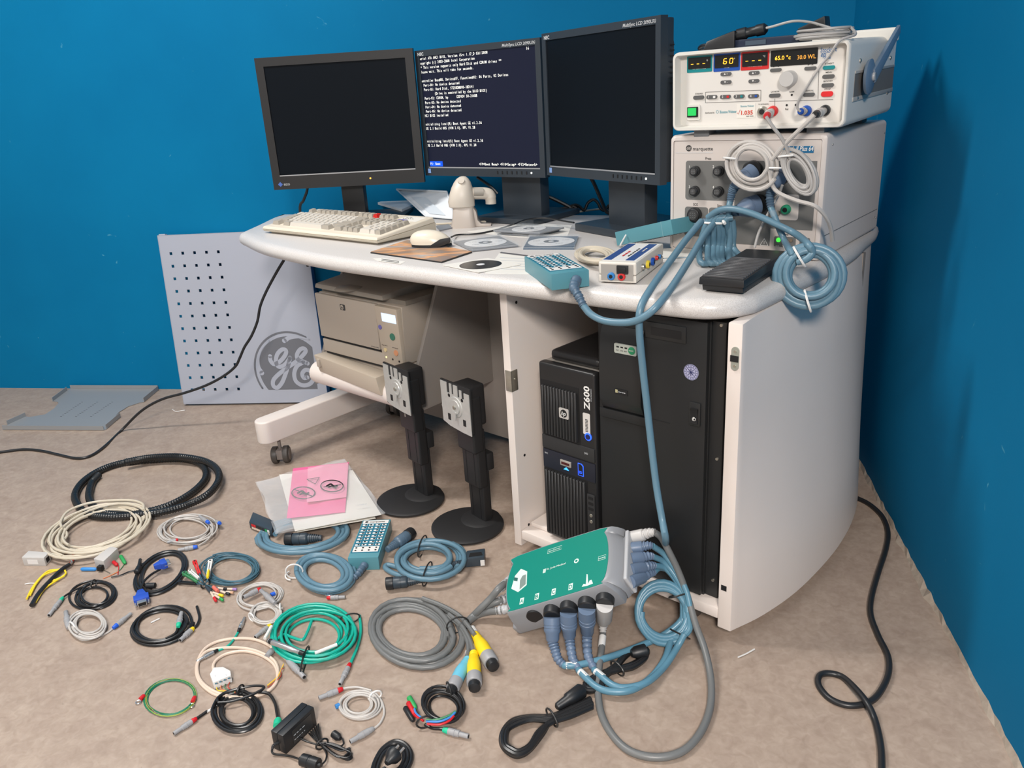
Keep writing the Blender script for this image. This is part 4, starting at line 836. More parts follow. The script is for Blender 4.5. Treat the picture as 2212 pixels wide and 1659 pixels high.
quadslab(T, 'foam_base', [(800, 545), (954, 566), (1020, 544), (880, 519)], ZT, ZT+.003, BLACK); quadslab(T, 'printed_surface', [(801, 543.5), (954, 564.5), (1019, 542.5), (880, 518)], ZT+.003, ZT+.004, pad_mat())
q = P(933, 531, ZT+.004)
T = thing('computer_mouse', 'cream and black computer mouse on the printed mouse pad', 'mouse', tuple(q), 4)
def dome(T, name, m, a, b_, h, z0=0.0, n=24, k=8, e=2.4, hump=0.0, cut=None):
    rings = []
    for j in range(k+1):
        t = j/k*PI/2*.999; s = math.cos(t)**(2/e); zz = z0+h*math.sin(t)**(2/e)
        rings.append([(a*s*math.cos(2*PI*i/n)-hump*(zz-z0), b_*s*math.sin(2*PI*i/n), zz) for i in range(n)])
    return B().stack(rings).build(name, m, T)
dome(T, 'base', BLACK, .0555, .031, .022, 0, hump=.1, e=3); s_ = dome(T, 'shell', mat('mouse_cream', (.70, .63, .52), .3), .056, .0315, .036, .0075, hump=.35, e=2.2)
b = B(); b.prism([(-.01, 0), (.022, .0), (.056, .012), (.058, .026), (.03, .022), (.005, .008)], -.0322, -.0295, 'y'); b.build('side_grip', BLACK, T, bev=.001)
# ------------------------------------------------------------------ barcode scanner in its holder
SB = mat('scanner_cream', (.60, .54, .465), .4); SB2 = mat('scanner_holder', (.47, .41, .36), .4)
q = P(1002, 490, ZT)
T = thing('scanner_holder', 'beige scanner holder standing on the desk beside the keyboard', 'holder', tuple(q), 8)
def loft(T, name, m, rows, n=20, e=2.6):   # rows: z, cx, cy, rx, ry
    rings = []
    for z, cx, cy, rx, ry in rows:
        ring_ = []
        for i in range(n):
            t = 2*PI*i/n; c, s = math.cos(t), math.sin(t); ring_.append((cx+rx*abs(c)**(2/e)*(1 if c >= 0 else -1), cy+ry*abs(s)**(2/e)*(1 if s >= 0 else -1), z))
        rings.append(ring_)
    return B().stack(rings).build(name, m, T)
loft(T, 'holder_body', SB2, [(0, 0, 0, .039, .030), (.004, 0, 0, .039, .030), (.03, .002, .0, .034, .026), (.055, .003, .002, .032, .024), (.062, .003, .004, .033, .022)], e=4)
b = B(); b.prism([(.03, .0), (.085, .0), (.085, .005), (.055, .008), (.045, .02), (.042, .045), (.034, .058)], -.014, .022, 'y'); b.build('rear_support', SB2, T, bev=.003)
T = thing('barcode_scanner', 'cream barcode scanner with egg shaped head resting in its holder', 'barcode scanner', (q.x, q.y, ZT+.062), 8)
h = loft(T, 'head', SB, [(-.004, 0, 0, .032, .018), (.0, -.001, 0, .0395, .026), (.015, -.002, .002, .0405, .031), (.035, 0, .006, .0375, .034), (.055, .002, .010, .032, .031), (.070, .004, .013, .0255, .025), (.080, .005, .015, .018, .018), (.0855, .006, .016, .010, .010), (.087, .006, .016, .003, .003)], e=2.2)
b = B().lathe((.003, -.0065, .074), (.0035, -.0115, .078), [(0, .0105), (1, .0098)], 20); b.build('trigger_mark', SB, h)
hd = B().tube(smooth([(.02, .012, .036), (.045, .018, .034), (.07, .022, .032), (.083, .024, .026), (.086, .024, .012), (.086, .024, .0)], 5), lambda i, n: .018 if i/n < .7 else .0165, 16); hd = hd.build('handle', SB, T)
B().tube([(.038, .003, .040), (.066, .008, .038)], .0115, 12).build('grip', mat('grip_grey', (.36, .33, .29), .6), hd)
# ------------------------------------------------------------------ open translucent white case
TW = mat('frosted_white', (.74, .77, .80), .5, alpha=.95, spec=.2)
BL, BR_ = P(921, 468, ZT+.004), P(985, 474, ZT+.004)
TL, TR = P(858, 410, ZT+.075), P(966, 415, ZT+.075)
T = thing('plastic_case', 'open frosted white plastic case lying on the desk behind the scanner', 'case', tuple(BL))
nrm = (BR_-BL).cross(TL-BL).normalized(); nrm = nrm if nrm.dot(CAM-BL) > 0 else -nrm
def panel4(T, name, q4, th, m): return B().hexa([p-nrm*th for p in q4], q4).build(name, m, T, world=True, bev=.001)
panel4(T, 'lid', [BL, BR_, TR, TL], .004, TW)
def edge(T, name, a, b_, m, r=.0035): return B().tube([a, b_], r, 8).build(name, m, T, world=True)
for a_, b_ in ((BL, TL), (TL, TR), (TR, BR_), (BL, BR_)): edge(T, 'lid_rim', a_+nrm*.003, b_+nrm*.003, TW, .003)
m4 = [BL+(BR_-BL)*s+(TL-BL)*t+nrm*.0012 for s, t in ((.25, .12), (.8, .12), (.8, .75), (.25, .75))]
panel4(T, 'inner_panel', m4, .001, mat('frosted_inner', (.56, .61, .66), .55, spec=.2)); cc = sum(m4, Vector())/4
ex, ey = (BR_-BL).normalized(), (TL-BL).normalized()
B().stack([[cc+ex*(.013*math.cos(2*PI*i/20))+ey*(.016*math.sin(2*PI*i/20))+nrm*d for i in range(20)] for d in (0, .0008)]).build('round_mark', mat('frosted_mark', (.70, .73, .76), .4), T, world=True)
quadslab(T, 'base_half', [(816, 437), (862, 425), (905, 436), (868, 452)], ZT+.0125, ZT+.021, TW)
# ------------------------------------------------------------------ discs, cases, papers
CLR = mat('clear_plastic', (.78, .82, .85), .12, alpha=.13, spec=.6); TRAY = mat('case_tray_grey', (.20, .21, .23), .4); DISC = mat('disc_white', (.78, .78, .79), .3); HUBM = mat('disc_hub', (.10, .12, .15), .25, .3); BLUED = mat('case_tray_blue', (.035, .08, .14), .4)
def cdcase(label, px, z0, tray, name='disc_case', rot=0):
    c4 = [P(x, y, z0+.010) for x, y in px]; c = sum(c4, Vector())/4
    T = thing(name, label, 'disc case', (c.x, c.y, z0), group='clear disc cases on the desk')
    def shrink(k): return [c+(p-c)*k for p in c4]
    def pr(nm, k, a, b_, m): 
        q4 = [(p.x, p.y) for p in shrink(k)]; ar = sum(q4[i][0]*q4[(i+1) % 4][1]-q4[(i+1) % 4][0]*q4[i][1] for i in range(4)); q4 = q4 if ar > 0 else q4[::-1]
        return B().prism(q4, a, b_).build(nm, m, T, world=True)
    pr('tray', .97, z0, z0+.004, tray); pr('lid', 1.0, z0+.0085, z0+.010, CLR); b = B()
    for i in range(4):
        a_, b_ = shrink(.995)[i], shrink(.995)[(i+1) % 4]; b.tube([Vector((a_.x, a_.y, z0+.005)), Vector((b_.x, b_.y, z0+.005))], .0028, 4)
    b.build('case_edge', CLR, T, world=True)
    r_ = min((c4[0]-c4[1]).length, (c4[1]-c4[2]).length)*.45
    d = B().lathe((c.x, c.y, z0+.0045), (c.x, c.y, z0+.0057), [(0, r_), (1, r_)], 40).build('disc', DISC, T, world=True)
    B().lathe((c.x, c.y, z0+.005), (c.x, c.y, z0+.0061), [(0, r_*.33), (1, r_*.33)], 28).build('disc_hub', HUBM, d, world=True); B().lathe((c.x, c.y, z0+.0058), (c.x, c.y, z0+.0064), [(0, r_*.12), (1, r_*.12)], 16).build('hub_hole', DISC, d, world=True)
    for i in range(5):
        a_ = i*1.25+.4; p = Vector((c.x+r_*.66*math.cos(a_), c.y+r_*.66*math.sin(a_), z0+.0057)); scribble(d, frame(T.matrix_world.inverted() @ p, (.98, .19, 0), (-.19, .98, 0)), DKP, height=.004, width=.02, n=3, center=True, lift=.0002)
    return T
cdcase('clear disc case with white disc beside the mouse', [(977, 517), (1019, 536), (1121, 525), (1078, 504)], ZT+.001, TRAY)
cdcase('clear disc case with blue tray, nearest the teal socket box', [(1128, 531), (1241, 531), (1251, 505), (1143, 506)], ZT, BLUED)
cdcase('clear disc case lying farthest back by the monitor foot', [(1066, 494), (1166, 499), (1221, 486), (1118, 482)], ZT+.009, TRAY)
cdcase('clear disc case lowest in the pair by the monitor foot', [(1072, 500), (1160, 505), (1210, 492), (1122, 488)], ZT, TRAY)
def paper(label, px, z, dz=.0006, m=None, name='paper_sheet', cat='paper'):
    c = sum((P(x, y, z) for x, y in px), Vector())/len(px); T = thing(name, label, cat, (c.x, c.y, z)); s_ = quadslab(T, 'sheet', px, z, z+dz, m or MATS['paper_white']); return T, s_
T, _ = paper('white printed sheet partly under the teal socket box', [(1078, 547), (1145, 556), (1175, 592), (1048, 590)], ZT)
for i in range(5): quadslab(T, 'printed_line', [(1080-i*2, 556+i*6), (1136, 558+i*6), (1136, 559+i*6), (1080-i*2, 557+i*6)], ZT+.0006, ZT+.0009, GREYTX)
quadslab(T, 'header_bar', [(1082, 544), (1140, 551), (1139, 553), (1080, 546)], ZT+.0006, ZT+.001, mat('dim_print', (.10, .10, .11), .6))
T, sl = paper('white paper sleeve with dark disc showing at the front desk edge', [(956, 572), (1034, 588), (1125, 571), (1054, 557)], ZT+.0012, .0015, name='disc_sleeve', cat='disc sleeve')
c = P(1038, 571.5, ZT+.003); d = B().lathe((c.x, c.y, ZT+.0027), (c.x, c.y, ZT+.0034), [(0, .050), (1, .050)], 40).build('disc', mat('disc_dark', (.035, .037, .04), .18, .5), T, world=True)
B().lathe((c.x, c.y, ZT+.003), (c.x, c.y, ZT+.0037), [(0, .010), (1, .010)], 20).build('disc_hub', DISC, d, world=True)
T, _ = paper('white address sticker on the desk edge below the mouse pad', [(806, 558), (818, 564), (866, 570), (876, 565), (826, 557)], ZT, name='sticker', cat='sticker')
for i in range(2): quadslab(T, 'printed_line', [(824, 559+i*3), (862, 564+i*2.6), (862, 565+i*2.6), (824, 560+i*3)], ZT+.0006, ZT+.0009, DKP)
paper('large white sheet under the disc cases by the right monitor', [(1010, 500), (1140, 480), (1235, 487), (1225, 512), (1120, 512)], ZT, .0005)
T, _ = paper('grey plastic card lying between keyboard and scanner', [(942, 488), (968, 484), (978, 491), (950, 497)], ZT, .004, TRAY, 'plastic_card', 'card')
T = thing('paper_stack', 'papers and pale folder on the desk in front of the amplifier case', 'paper', tuple(P(1465, 545, ZT)))
for i, (dx, dy) in enumerate(((0, 0), (4, -2), (-3, -4))): quadslab(T, 'sheet', [(1430+dx, 560+dy), (1436+dx, 541+dy), (1500+dx, 538+dy), (1515+dx, 556+dy)], ZT+.002*i, ZT+.002*i+.0015, (MATS['paper_white'], M8('folder_bluish', 170, 185, 195), MATS['paper_white'])[i])
# ------------------------------------------------------------------ teal socket boxes
JT = M8('box_teal', 84, 140, 152, rough=.38); JTOP = M8('panel_teal', 30, 108, 132, rough=.45); BB = mat('blue_boot', (.075, .125, .185), .45); BLU = mat('blue_cable', (.105, .205, .275), .38)
HM = None
def jbox(label, x, y, z, yaw, wd, dd, hh, M=None):
    T = thing('socket_box', label, 'connection box', (x, y, z), yaw, group='teal socket boxes', M=M)
    w2, d2 = wd/2, dd/2
    B().box(-w2, w2, -d2, d2, 0, hh).build('housing', JT, T, bev=.0015)
    zt = hh
    pn = B().box(-w2+.003, w2-.003, -d2+.022, d2-.004, zt, zt+.0006).build('face_panel', JTOP, T)
    B().box(-w2+.004, w2-.004, d2-.022, d2-.005, zt+.0004, zt+.001).build('name_strip', WHITE, pn)
    lettering(pn, 'marquette', frame((-w2+.022, d2-.017, zt+.001), (1, 0, 0), (0, 1, 0)), DKP, width=.042, height=.007)
    B().cyl((-w2+.014, d2-.0135, zt+.001), (-w2+.014, d2-.0135, zt+.0013), .0045, 16).build('logo_disc', DKP, pn)
    global HM
    ny = 8; ya = d2-.030; yb = -d2+.060
    cm = B().box(-.0062, .0062, -.0034, .0034, 0, .0006); me = bpy.data.meshes.new('socket_cell'); me.from_pydata([tuple(v) for v in cm.v], [], cm.f); me.materials.append(WHITE)
    hm = B().cyl((0, 0, 0), (0, 0, .0008), .0026, 12); mh = bpy.data.meshes.new('socket_hole'); mh.from_pydata([tuple(v) for v in hm.v], [], hm.f); mh.materials.append(HOLE)
    for j in range(ny):
        for i in range(4):
            xx = -w2+.0125+i*(wd-.025)/3; yy = ya+(yb-ya)*j/(ny-1)
            o = link('socket_cell', me, None, T); o.location = (xx, yy, zt+.0005); h = link('socket_hole', mh, None, o); h.location = (.003 if i % 2 == 0 else -.001, 0, .0005)
    B().box(-w2+.006, w2-.006, -d2+.026, -d2+.052, zt+.0004, zt+.0011).build('lower_strip', WHITE, T)
    for j in range(2):
        for i in range(4): h = link('socket_hole', mh, None, T); h.location = (-w2+.013+i*(wd-.026)/3, -d2+.033+j*.012, zt+.0011)
    return T
J1 = jbox('teal socket box at the desk edge beside the small white stimulator', -.217, 1.676, ZT, 24.3, .080, .204, .034)
a_ = P(1333, 531, ZT+.004); b_ = G1.matrix_world @ loc(G1, 1500, 497, y=-.2155-.092); dr = (b_-a_).normalized()
sd_ = Vector((0, 0, 1)).cross(dr).normalized(); up_ = dr.cross(sd_)
# turned upside down, its right end propped up on the cable bundle; x = short side, y = long side, z = down
c_ = a_+dr*.10+sd_*.040+up_*.034
JM = Matrix(((sd_.x, dr.x, -up_.x, c_.x), (sd_.y, dr.y, -up_.y, c_.y), (sd_.z, dr.z, -up_.z, c_.z), (0, 0, 0, 1)))
J2 = jbox('teal socket box turned over behind the white stimulator, propped against the cable bundle', 0, 0, 0, 0, .080, .2, .034, M=JM)
B().box(-.0402, .0402, .066, .0675, -.0003, .0345).build('seam', M8('seam_pale', 120, 160, 170), J2)
# ------------------------------------------------------------------ small white stimulator
SW_ = mat('stimulator_white', (.66, .62, .56), .4)
T = thing('stimulator', 'small white stimulator box with coloured sockets on the desk', 'medical device', (-.056, 1.717, ZT), -14.9)
w2, d2, hh = .040, .1055, .045; Y = -d2
B().box(-w2, w2, -d2, d2, .003, .018).build('lower_shell', SW_, T, bev=.003); B().box(-w2, w2, -d2, d2, .0185, hh).build('upper_shell', SW_, T, bev=.004, seg=3)
for xx in (-.03, .03):
    for yy in (-.09, .09): B().cyl((xx, yy, 0), (xx, yy, .004), .005, 12).build('foot', BLACK, T)
B().box(-.034, .034, Y-.0008, Y+.002, .007, .040).build('front_plate', mat('stim_grey', (.33, .31, .285), .5), T)
o = B().box(-.0, .024, Y-.005, Y, .022, .039).build('rocker_switch', BLACK, T, bev=.001); B().box(.004, .020, Y-.007, Y-.004, .026, .036).build('rocker', HOLE, o, bev=.001)
YEL = M8('socket_yellow', 225, 200, 60); RED = M8('socket_red', 200, 45, 45); SBL_ = M8('socket_blue', 45, 120, 185)
def jack(x, y, z, ax, r, m, T=T):
    d = Vector(ax); p = Vector((x, y, z)); o = B().lathe(p, p+d*.006, [(0, r), (.7, r), (1, r*.8)], 18).build('socket', m, T); B().lathe(p+d*.005, p+d*.0066, [(0, r*.5), (1, r*.5)], 12).build('socket_hole', HOLE, o)
jack(-.012, Y, .016, (0, -1, 0), .008, SBL_); jack(.010, Y, .016, (0, -1, 0), .008, RED)
for (px, py), m, r in zip(((1387, 576), (1397.5, 571), (1408, 565), (1416.5, 557), (1422.5, 554)), (STEEL, YEL, PB, RED, SBL_), (.006, .0085, .0085, .0048, .0048)):
    q = loc(T, px, py, x=w2); jack(w2, q.y, q.z, (1, 0, 0), r, m)
B().box(-.036, .036, -.09, .09, hh, hh+.0005).build('top_label', M8('label_pale', 215, 215, 215), T)
for x0, x1 in ((-.035, -.018), (.012, .030)): o = B().box(x0, x1, -.088, .088, hh+.0004, hh+.001).build('blue_strip', M8('strip_blue', 45, 75, 130), T)
FZ = lambda x, y: frame((x, y, hh+.0008), (0, 1, 0), (-1, 0, 0))
scribble(T, FZ(.008, -.05), DKP, width=.09, height=.006, n=6); scribble(T, FZ(-.004, -.05), RED, width=.06, height=.006, n=3)
scribble(T, FZ(.024, .0), WHITE, width=.04, height=.006, n=3, lift=.001)
# ------------------------------------------------------------------ foot pedal
T = thing('foot_pedal', 'black ribbed foot pedal on the right front desk corner', 'foot pedal', (.175, 1.648, ZT), -24.4)
w2, d2 = .044, .1465
B().hexa([(-w2+.004, -d2+.01, .003), (w2-.004, -d2+.01, .003), (w2-.004, d2, .003), (-w2+.004, d2, .003)], [(-w2+.004, -d2+.006, .016), (w2-.004, -d2+.006, .016), (w2-.004, d2, .016), (-w2+.004, d2, .016)]).build('base', BLACK, T, bev=.003)
B().hexa([(-w2, -d2, .016), (w2, -d2, .016), (w2, d2-.02, .016), (-w2, d2-.02, .016)], [(-w2+.001, -d2+.001, .030), (w2-.001, -d2+.001, .030), (w2-.001, d2-.03, .036), (-w2+.001, d2-.03, .036)]).build('treadle', BLACK, T, bev=.002)
for i in range(14):
    y = -d2+.010+i*.012; z = .030+(y+d2)/(2*d2-.03)*.006; B().box(-w2+.004, w2-.004, y-.0028, y+.0028, z-.001, z+.0036).build('tread_rib', mat('tread_rubber', (.06, .06, .064), .4), T, bev=.001, seg=1)
for xx in (-.03, .03):
    for yy in (-.11, .12): B().cyl((xx, yy, 0), (xx, yy, .004), .007, 12).build('foot', RUB, T)
# ------------------------------------------------------------------ perforated panel leaning on the wall
PNL = mat('lilac_grey_panel', (.345, .365, .43), .45, noise=.03, nscale=5); PNE = M8('panel_blue_edge', 60, 100, 150); LOGO = mat('logo_grey', (.125, .13, .15), .5)
BLp, BRp = P(407, 870, 0), P(716, 865, 0); TLp = onplane(340, 509, (0, WY-.02, 0), Vector((0, 1, 0)))
FP = frame(BLp, BRp-BLp, TLp-BLp)
T = thing('perforated_panel', 'lilac grey perforated panel with round monogram leaning against the blue wall', 'panel', M=FP @ Matrix.Translation((0, 0, .036)))
TLl = loc(T, 340, 509, z=0); PWd = (BRp-BLp).length; PHt = TLl.y; skew = TLl.x
def unsk(p): return Vector((p.x-skew*p.y/PHt, p.y, p.z))
k7 = lambda x, y: (320+x/3.456, 480+y/3.456)
h00, h40, h0b, h4b = [unsk(loc(T, *k7(*p), z=0)) for p in ((158, 231), (516, 225), (338, 1245), (684, 1251))]
cx0, cx1 = (h00.x+h0b.x)/2, (h40.x+h4b.x)/2; ry0, ry1 = (h00.y+h40.y)/2, (h0b.y+h4b.y)/2; hs = .0055
xs = [0.0]; ys = [0.0]
for i in range(5): c = cx0+(cx1-cx0)*i/4; xs += [c-hs, c+hs]
xs += [PWd]
for j in range(12): c = ry1+(ry0-ry1)*j/11; ys += [c-hs, c+hs]
ys += [PHt]
b = B(); nx, ny = len(xs), len(ys); sk = lambda x, y: x+0*y
for zz in (0, -.003):
    for y in ys:
        for x in xs: b.v.append(Vector((sk(x, y), y, zz)))
hole = lambda i, j: i % 2 == 1 and j % 2 == 1 and i < 10 and j < 24
N_ = nx*ny
for j in range(ny-1):
    for i in range(nx-1):
        q = [j*nx+i, j*nx+i+1, (j+1)*nx+i+1, (j+1)*nx+i]
        if hole(i, j):
            for a_ in range(4): c_, d_ = q[a_], q[(a_+1) % 4]; b.f.append([d_, c_, c_+N_, d_+N_])
        else: b.f.append(q); b.f.append([x+N_ for x in q[::-1]])
b.build('sheet', PNL, T, smooth=False)
B().box(PWd-.001, PWd+.001, 0, PHt, -.03, .0).build('folded_edge', PNE, T); B().box(0, PWd, PHt-.001, PHt+.001, -.02, 0).build('folded_edge', PNL, T); B().box(-.001, .001, 0, PHt, -.03, 0).build('folded_edge', PNL, T)
B().box(0.004, .03, PHt, PHt+.006, -.02, -.004).build('hook', PNL, T)
# monogram: clipped disc, ring, flowing script strokes
lc = lambda x, y: unsk(loc(T, *k7(x, y), z=0))
cc = lc(1066, 1098); Rl = (lc(1066, 815)-cc).length; xr = lc(1240, 1050).x; yb = lc(1060, 1248).y
def clip(poly):
    out = poly
    for f_ in (lambda p: xr-p[0], lambda p: p[1]-yb):
        res = []
        for i in range(len(out)):
            a_, b_ = out[i-1], out[i]; fa, fb = f_(a_), f_(b_)
            if (fa >= 0) != (fb >= 0): t = fa/(fa-fb); res.append((a_[0]+(b_[0]-a_[0])*t, a_[1]+(b_[1]-a_[1])*t))
            if fb >= 0: res.append(b_)
        out = res
    return out
B().prism(clip(circ(cc.x, cc.y, Rl*.865, 72)), .0002, .0009).build('monogram_disc', LOGO, T, smooth=False)
def ribbon(T, pts, w, z, m, name):
    q = smooth([Vector((p.x, p.y, 0)) for p in pts], 6); n = len(q); b = B(); L_ = []; R_ = []
    for i in range(n):
        t = (q[min(i+1, n-1)]-q[max(i-1, 0)]).normalized(); s = Vector((-t.y, t.x, 0))*(w(i/(n-1)) if callable(w) else w)/2
        L_.append(q[i]+s); R_.append(q[i]-s)
    vs = [(p.x, p.y, z) for p in L_]+[(p.x, p.y, z) for p in R_]
    b.add(vs, [[i, i+1, n+i+1, n+i] for i in range(n-1)])
    for e in (0, n-1):
        ww = (w(e/(n-1)) if callable(w) else w)/2; b.add([(q[e].x+ww*math.cos(2*PI*k/14), q[e].y+ww*math.sin(2*PI*k/14), z) for k in range(14)], [list(range(14))])
    return b.build(name, m, T, smooth=False)
arc = [(cc.x+Rl*.975*math.cos(R(a)), cc.y+Rl*.975*math.sin(R(a))) for a in range(58, 216, 4)]
ribbon(T, [Vector((a, b_, 0)) for a, b_ in arc if a < xr and b_ > yb], Rl*.05, .0008, LOGO, 'monogram_ring')
kk = 1/(3.456*pxs(FP @ Vector((PWd*.8, PHt*.2, 0))))
G_ = [(912, 1000), (916, 1035), (945, 1060), (990, 1035), (1025, 990), (1030, 958), (1002, 950), (966, 985), (955, 1040), (975, 1078), (1015, 1068), (1048, 1032), (1060, 1012)]
G2 = [(1060, 1015), (1048, 1065), (1028, 1130), (1000, 1198), (965, 1235), (936, 1220), (936, 1180), (972, 1138), (1040, 1085), (1100, 1045), (1150, 1000), (1178, 962), (1162, 942), (1134, 952), (1112, 990), (1122, 1028), (1160, 1040), (1192, 1054)]
G3 = [(1160, 1044), (1112, 1075), (1092, 1130), (1106, 1188), (1158, 1218), (1212, 1204), (1238, 1160), (1220, 1117), (1178, 1102), (1152, 1130), (1164, 1162), (1190, 1158)]
for g in (G_, G2, G3): ribbon(T, [lc(*p) for p in g], 31*kk, .0016, PNL, 'monogram_stroke')
ribbon(T, [lc(*p) for p in ((850, 1125), (825, 1080), (822, 1010), (850, 940), (905, 885))], lambda t: (36-26*t)*kk, .0014, PNL, 'monogram_swirl')
ribbon(T, [lc(*p) for p in ((1018, 884), (1060, 862), (1130, 858), (1205, 876))], lambda t: (36-26*t)*kk, .0014, PNL, 'monogram_swirl')
for o in T.children:      # the sheet leans slightly sideways: shift its top edge
    for v_ in o.data.vertices: v_.co.x += skew*v_.co.y/PHt
# ------------------------------------------------------------------ grey metal shelf tray on the floor
TRM = mat('tray_grey_metal', (.30, .31, .32), .42, .2); k8 = lambda x, y: (x/3.073, 480+y/3.073)
outl = [(470, 1106), (1050, 1108), (1052, 1112), (955, 1192), (925, 1197), (850, 1222), (790, 1260), (765, 1288), (800, 1290), (706, 1372), (690, 1378), (20, 1374), (50, 1345), (168, 1288), (195, 1293), (300, 1275), (360, 1235), (388, 1200), (378, 1190), (350, 1188), (440, 1118)]
T = thing('metal_tray', 'grey metal shelf tray with cut-away sides lying on the floor', 'tray', tuple(P(*k8(540, 1250), 0)))
pl = [P(*k8(*p), .003) for p in outl]; pl2 = [(p.x, p.y) for p in pl][::-1]
B().prism(pl2, .001, .003).build('plate', TRM, T, world=True, smooth=False)
def flange(a, c, h=.017):
    a, c = P(*k8(*a), .002), P(*k8(*c), .002); d = (c-a).normalized(); s = Vector((-d.y, d.x, 0))*.0012
    B().hexa([a-s, c-s, c+s, a+s], [a-s+Vector((0, 0, h)), c-s+Vector((0, 0, h)), c+s+Vector((0, 0, h)), a+s+Vector((0, 0, h))]).build('flange', TRM, T, world=True, smooth=False)
flange((470, 1106), (1050, 1108)); flange((1052, 1112), (955, 1192)); flange((800, 1292), (706, 1372)); flange((690, 1380), (20, 1376)); flange((50, 1345), (172, 1290)); flange((350, 1190), (446, 1118))
for x in (470, 570, 670):
    for i in range(11): q = P(*k8(x+75-i*14, 1195+i*9.4), .003); B().box(q.x-.004, q.x+.004, q.y-.0008, q.y+.0008, .003, .0034).build('perforation', HOLE, T, world=True)
# ------------------------------------------------------------------ loose cables
CRM = mat('cream_cable', (.55, .49, .39), .45); BLKC = mat('black_cable', (.013, .013, .014), .33); GRN = mat('turquoise_cable', (.006, .36, .27), .38); PGR = mat('grey_plug', (.30, .30, .31), .42); SILV = mat('silver_plug', (.55, .55, .55), .28, .8)
PINK = mat('pale_cream_cable', (.66, .53, .43), .42); DGR = mat('dark_grey_cable', (.145, .15, .15), .4); STB = mat('steel_blue_cable', (.055, .13, .175), .42); NAVY = mat('black_blue_shell', (.03, .045, .06), .42)
CBLU = M8('collar_blue', 30, 90, 200); CRED = M8('collar_red', 195, 25, 35); CTEA = M8('collar_teal', 30, 180, 140); CYEL = M8('collar_yellow', 230, 200, 30); TIEB = mat('tie_black', (.02, .02, .02), .4); TIEW = mat('tie_white', (.75, .74, .72), .4)
c3 = lambda p: cr(3.456, 0, 940, p); c4 = lambda p: cr(3.687, 500, 960, p); c5 = lambda p: cr(3.464, 240, 1180, p); c6 = lambda p: cr(3.814, 540, 1240, p); c2 = lambda p: cr(2.967, 1000, 1100, p); c7 = lambda p: cr(1.566, 1500, 600, p)
def TH(px, py, t): return t/2/pxs(P(px, py, 0))
def cthing(label, px, name='coiled_cable', cat='cable', group='loose cables on the floor'):
    q = P(px[0], px[1], 0); return thing(name, label, cat, (q.x, q.y, 0), group=group)
def fplug(T, k, a, b_, t, body, collar, z=None, tip=None, style='lemo', z2=None):
    """plug lying on the floor between two picture points, thickness t pixels"""
    a, b_ = k([a])[0], k([b_])[0]; r = TH(*a[:2], t); z = r if z is None else z
    return plug(T, P(a[0], a[1], z), P(b_[0], b_[1], z if z2 is None else z2), r, body, collar, style=style, tip=tip)
# corrugated conduit
T = cthing('thick black corrugated conduit looped on the floor behind the cream cable coil', (317, 1049), 'corrugated_conduit', 'conduit')
hp = c3([(735, 300), (685, 360), (665, 450), (690, 520), (760, 575), (900, 597), (1040, 585), (1250, 530), (1420, 440), (1525, 340), (1535, 260), (1475, 205), (1350, 178), (1150, 185), (930, 205), (760, 258), (625, 345), (562, 440), (580, 520), (655, 590), (800, 612), (1000, 600), (1200, 575), (1400, 520), (1555, 440), (1632, 340), (1618, 255), (1530, 195), (1380, 165), (1250, 160), (1100, 170), (935, 200)])
rh = TH(317, 1049, 15.5); wp = []
for i, p in enumerate(hp): wp.append(P(p[0], p[1], rh+(1.5*rh if i >= 24 else (.6*rh if i in (22, 23) else 0))))
sp_ = smooth(wp, 40)
B().tube(sp_, lambda i, n: rh*(1.0 if (i % 4 < 2) else .88), 14).build('conduit', mat('conduit_black', (.011, .012, .013), .3), T, world=True)
# cream network cable with two white sockets
T = cthing('large cream network cable coil with white socket boxes on the left', (205, 1145))
r = TH(205, 1145, 5.6)
cable(T, coil((207, 1143), 122, 52, -19, 9, .62, r, 3, 4, start=160, jit=.13), r, CRM, k=1)
cable(T, fp(c3([(470, 900), (420, 880), (385, 850), (390, 760), (460, 690), (500, 740), (480, 780)]), r*5), r, CRM); cable(T, fp(c3([(460, 690), (455, 640), (520, 560), (700, 500), (950, 485), (1060, 510), (1075, 560)]), r*7.5), r, CRM)
def wbox(px4, h, label_rect=False, yaw=None):
    q4 = [P(x, y, 0) for x, y in c3(px4)]; b = B().hexa([Vector((p.x, p.y, .0)) for p in q4], [Vector((p.x, p.y, h)) for p in q4]); return b.build('socket_housing', M8('housing_grey_white', 190, 186, 182), T, world=True, bev=.0015)
o = wbox([(180, 975), (345, 978), (385, 935), (230, 925)], .026)
q = P(*c3([(250, 962)])[0], .0); fl = P(*c3([(180, 975)])[0]); fr2 = P(*c3([(345, 978)])[0]); dx = (fr2-fl).normalized(); nn = Vector((dx.y, -dx.x, 0))
def onside(s, z, off=.0004): p = fl+dx*s+nn*off; return Vector((p.x, p.y, z))
L0 = (fr2-fl).length
B().hexa([onside(L0*.22, .006, 0), onside(L0*.68, .006, 0), onside(L0*.68, .006, .0006), onside(L0*.22, .006, .0006)], [onside(L0*.22, .019, 0), onside(L0*.68, .019, 0), onside(L0*.68, .019, .0006), onside(L0*.22, .019, .0006)]).build('printed_label', M8('label_white', 225, 222, 220), o, world=True)
fb = P(*c3([(385, 935)])[0]); d2_ = (fb-fr2); n2_ = Vector((d2_.y, -d2_.x, 0)).normalized()
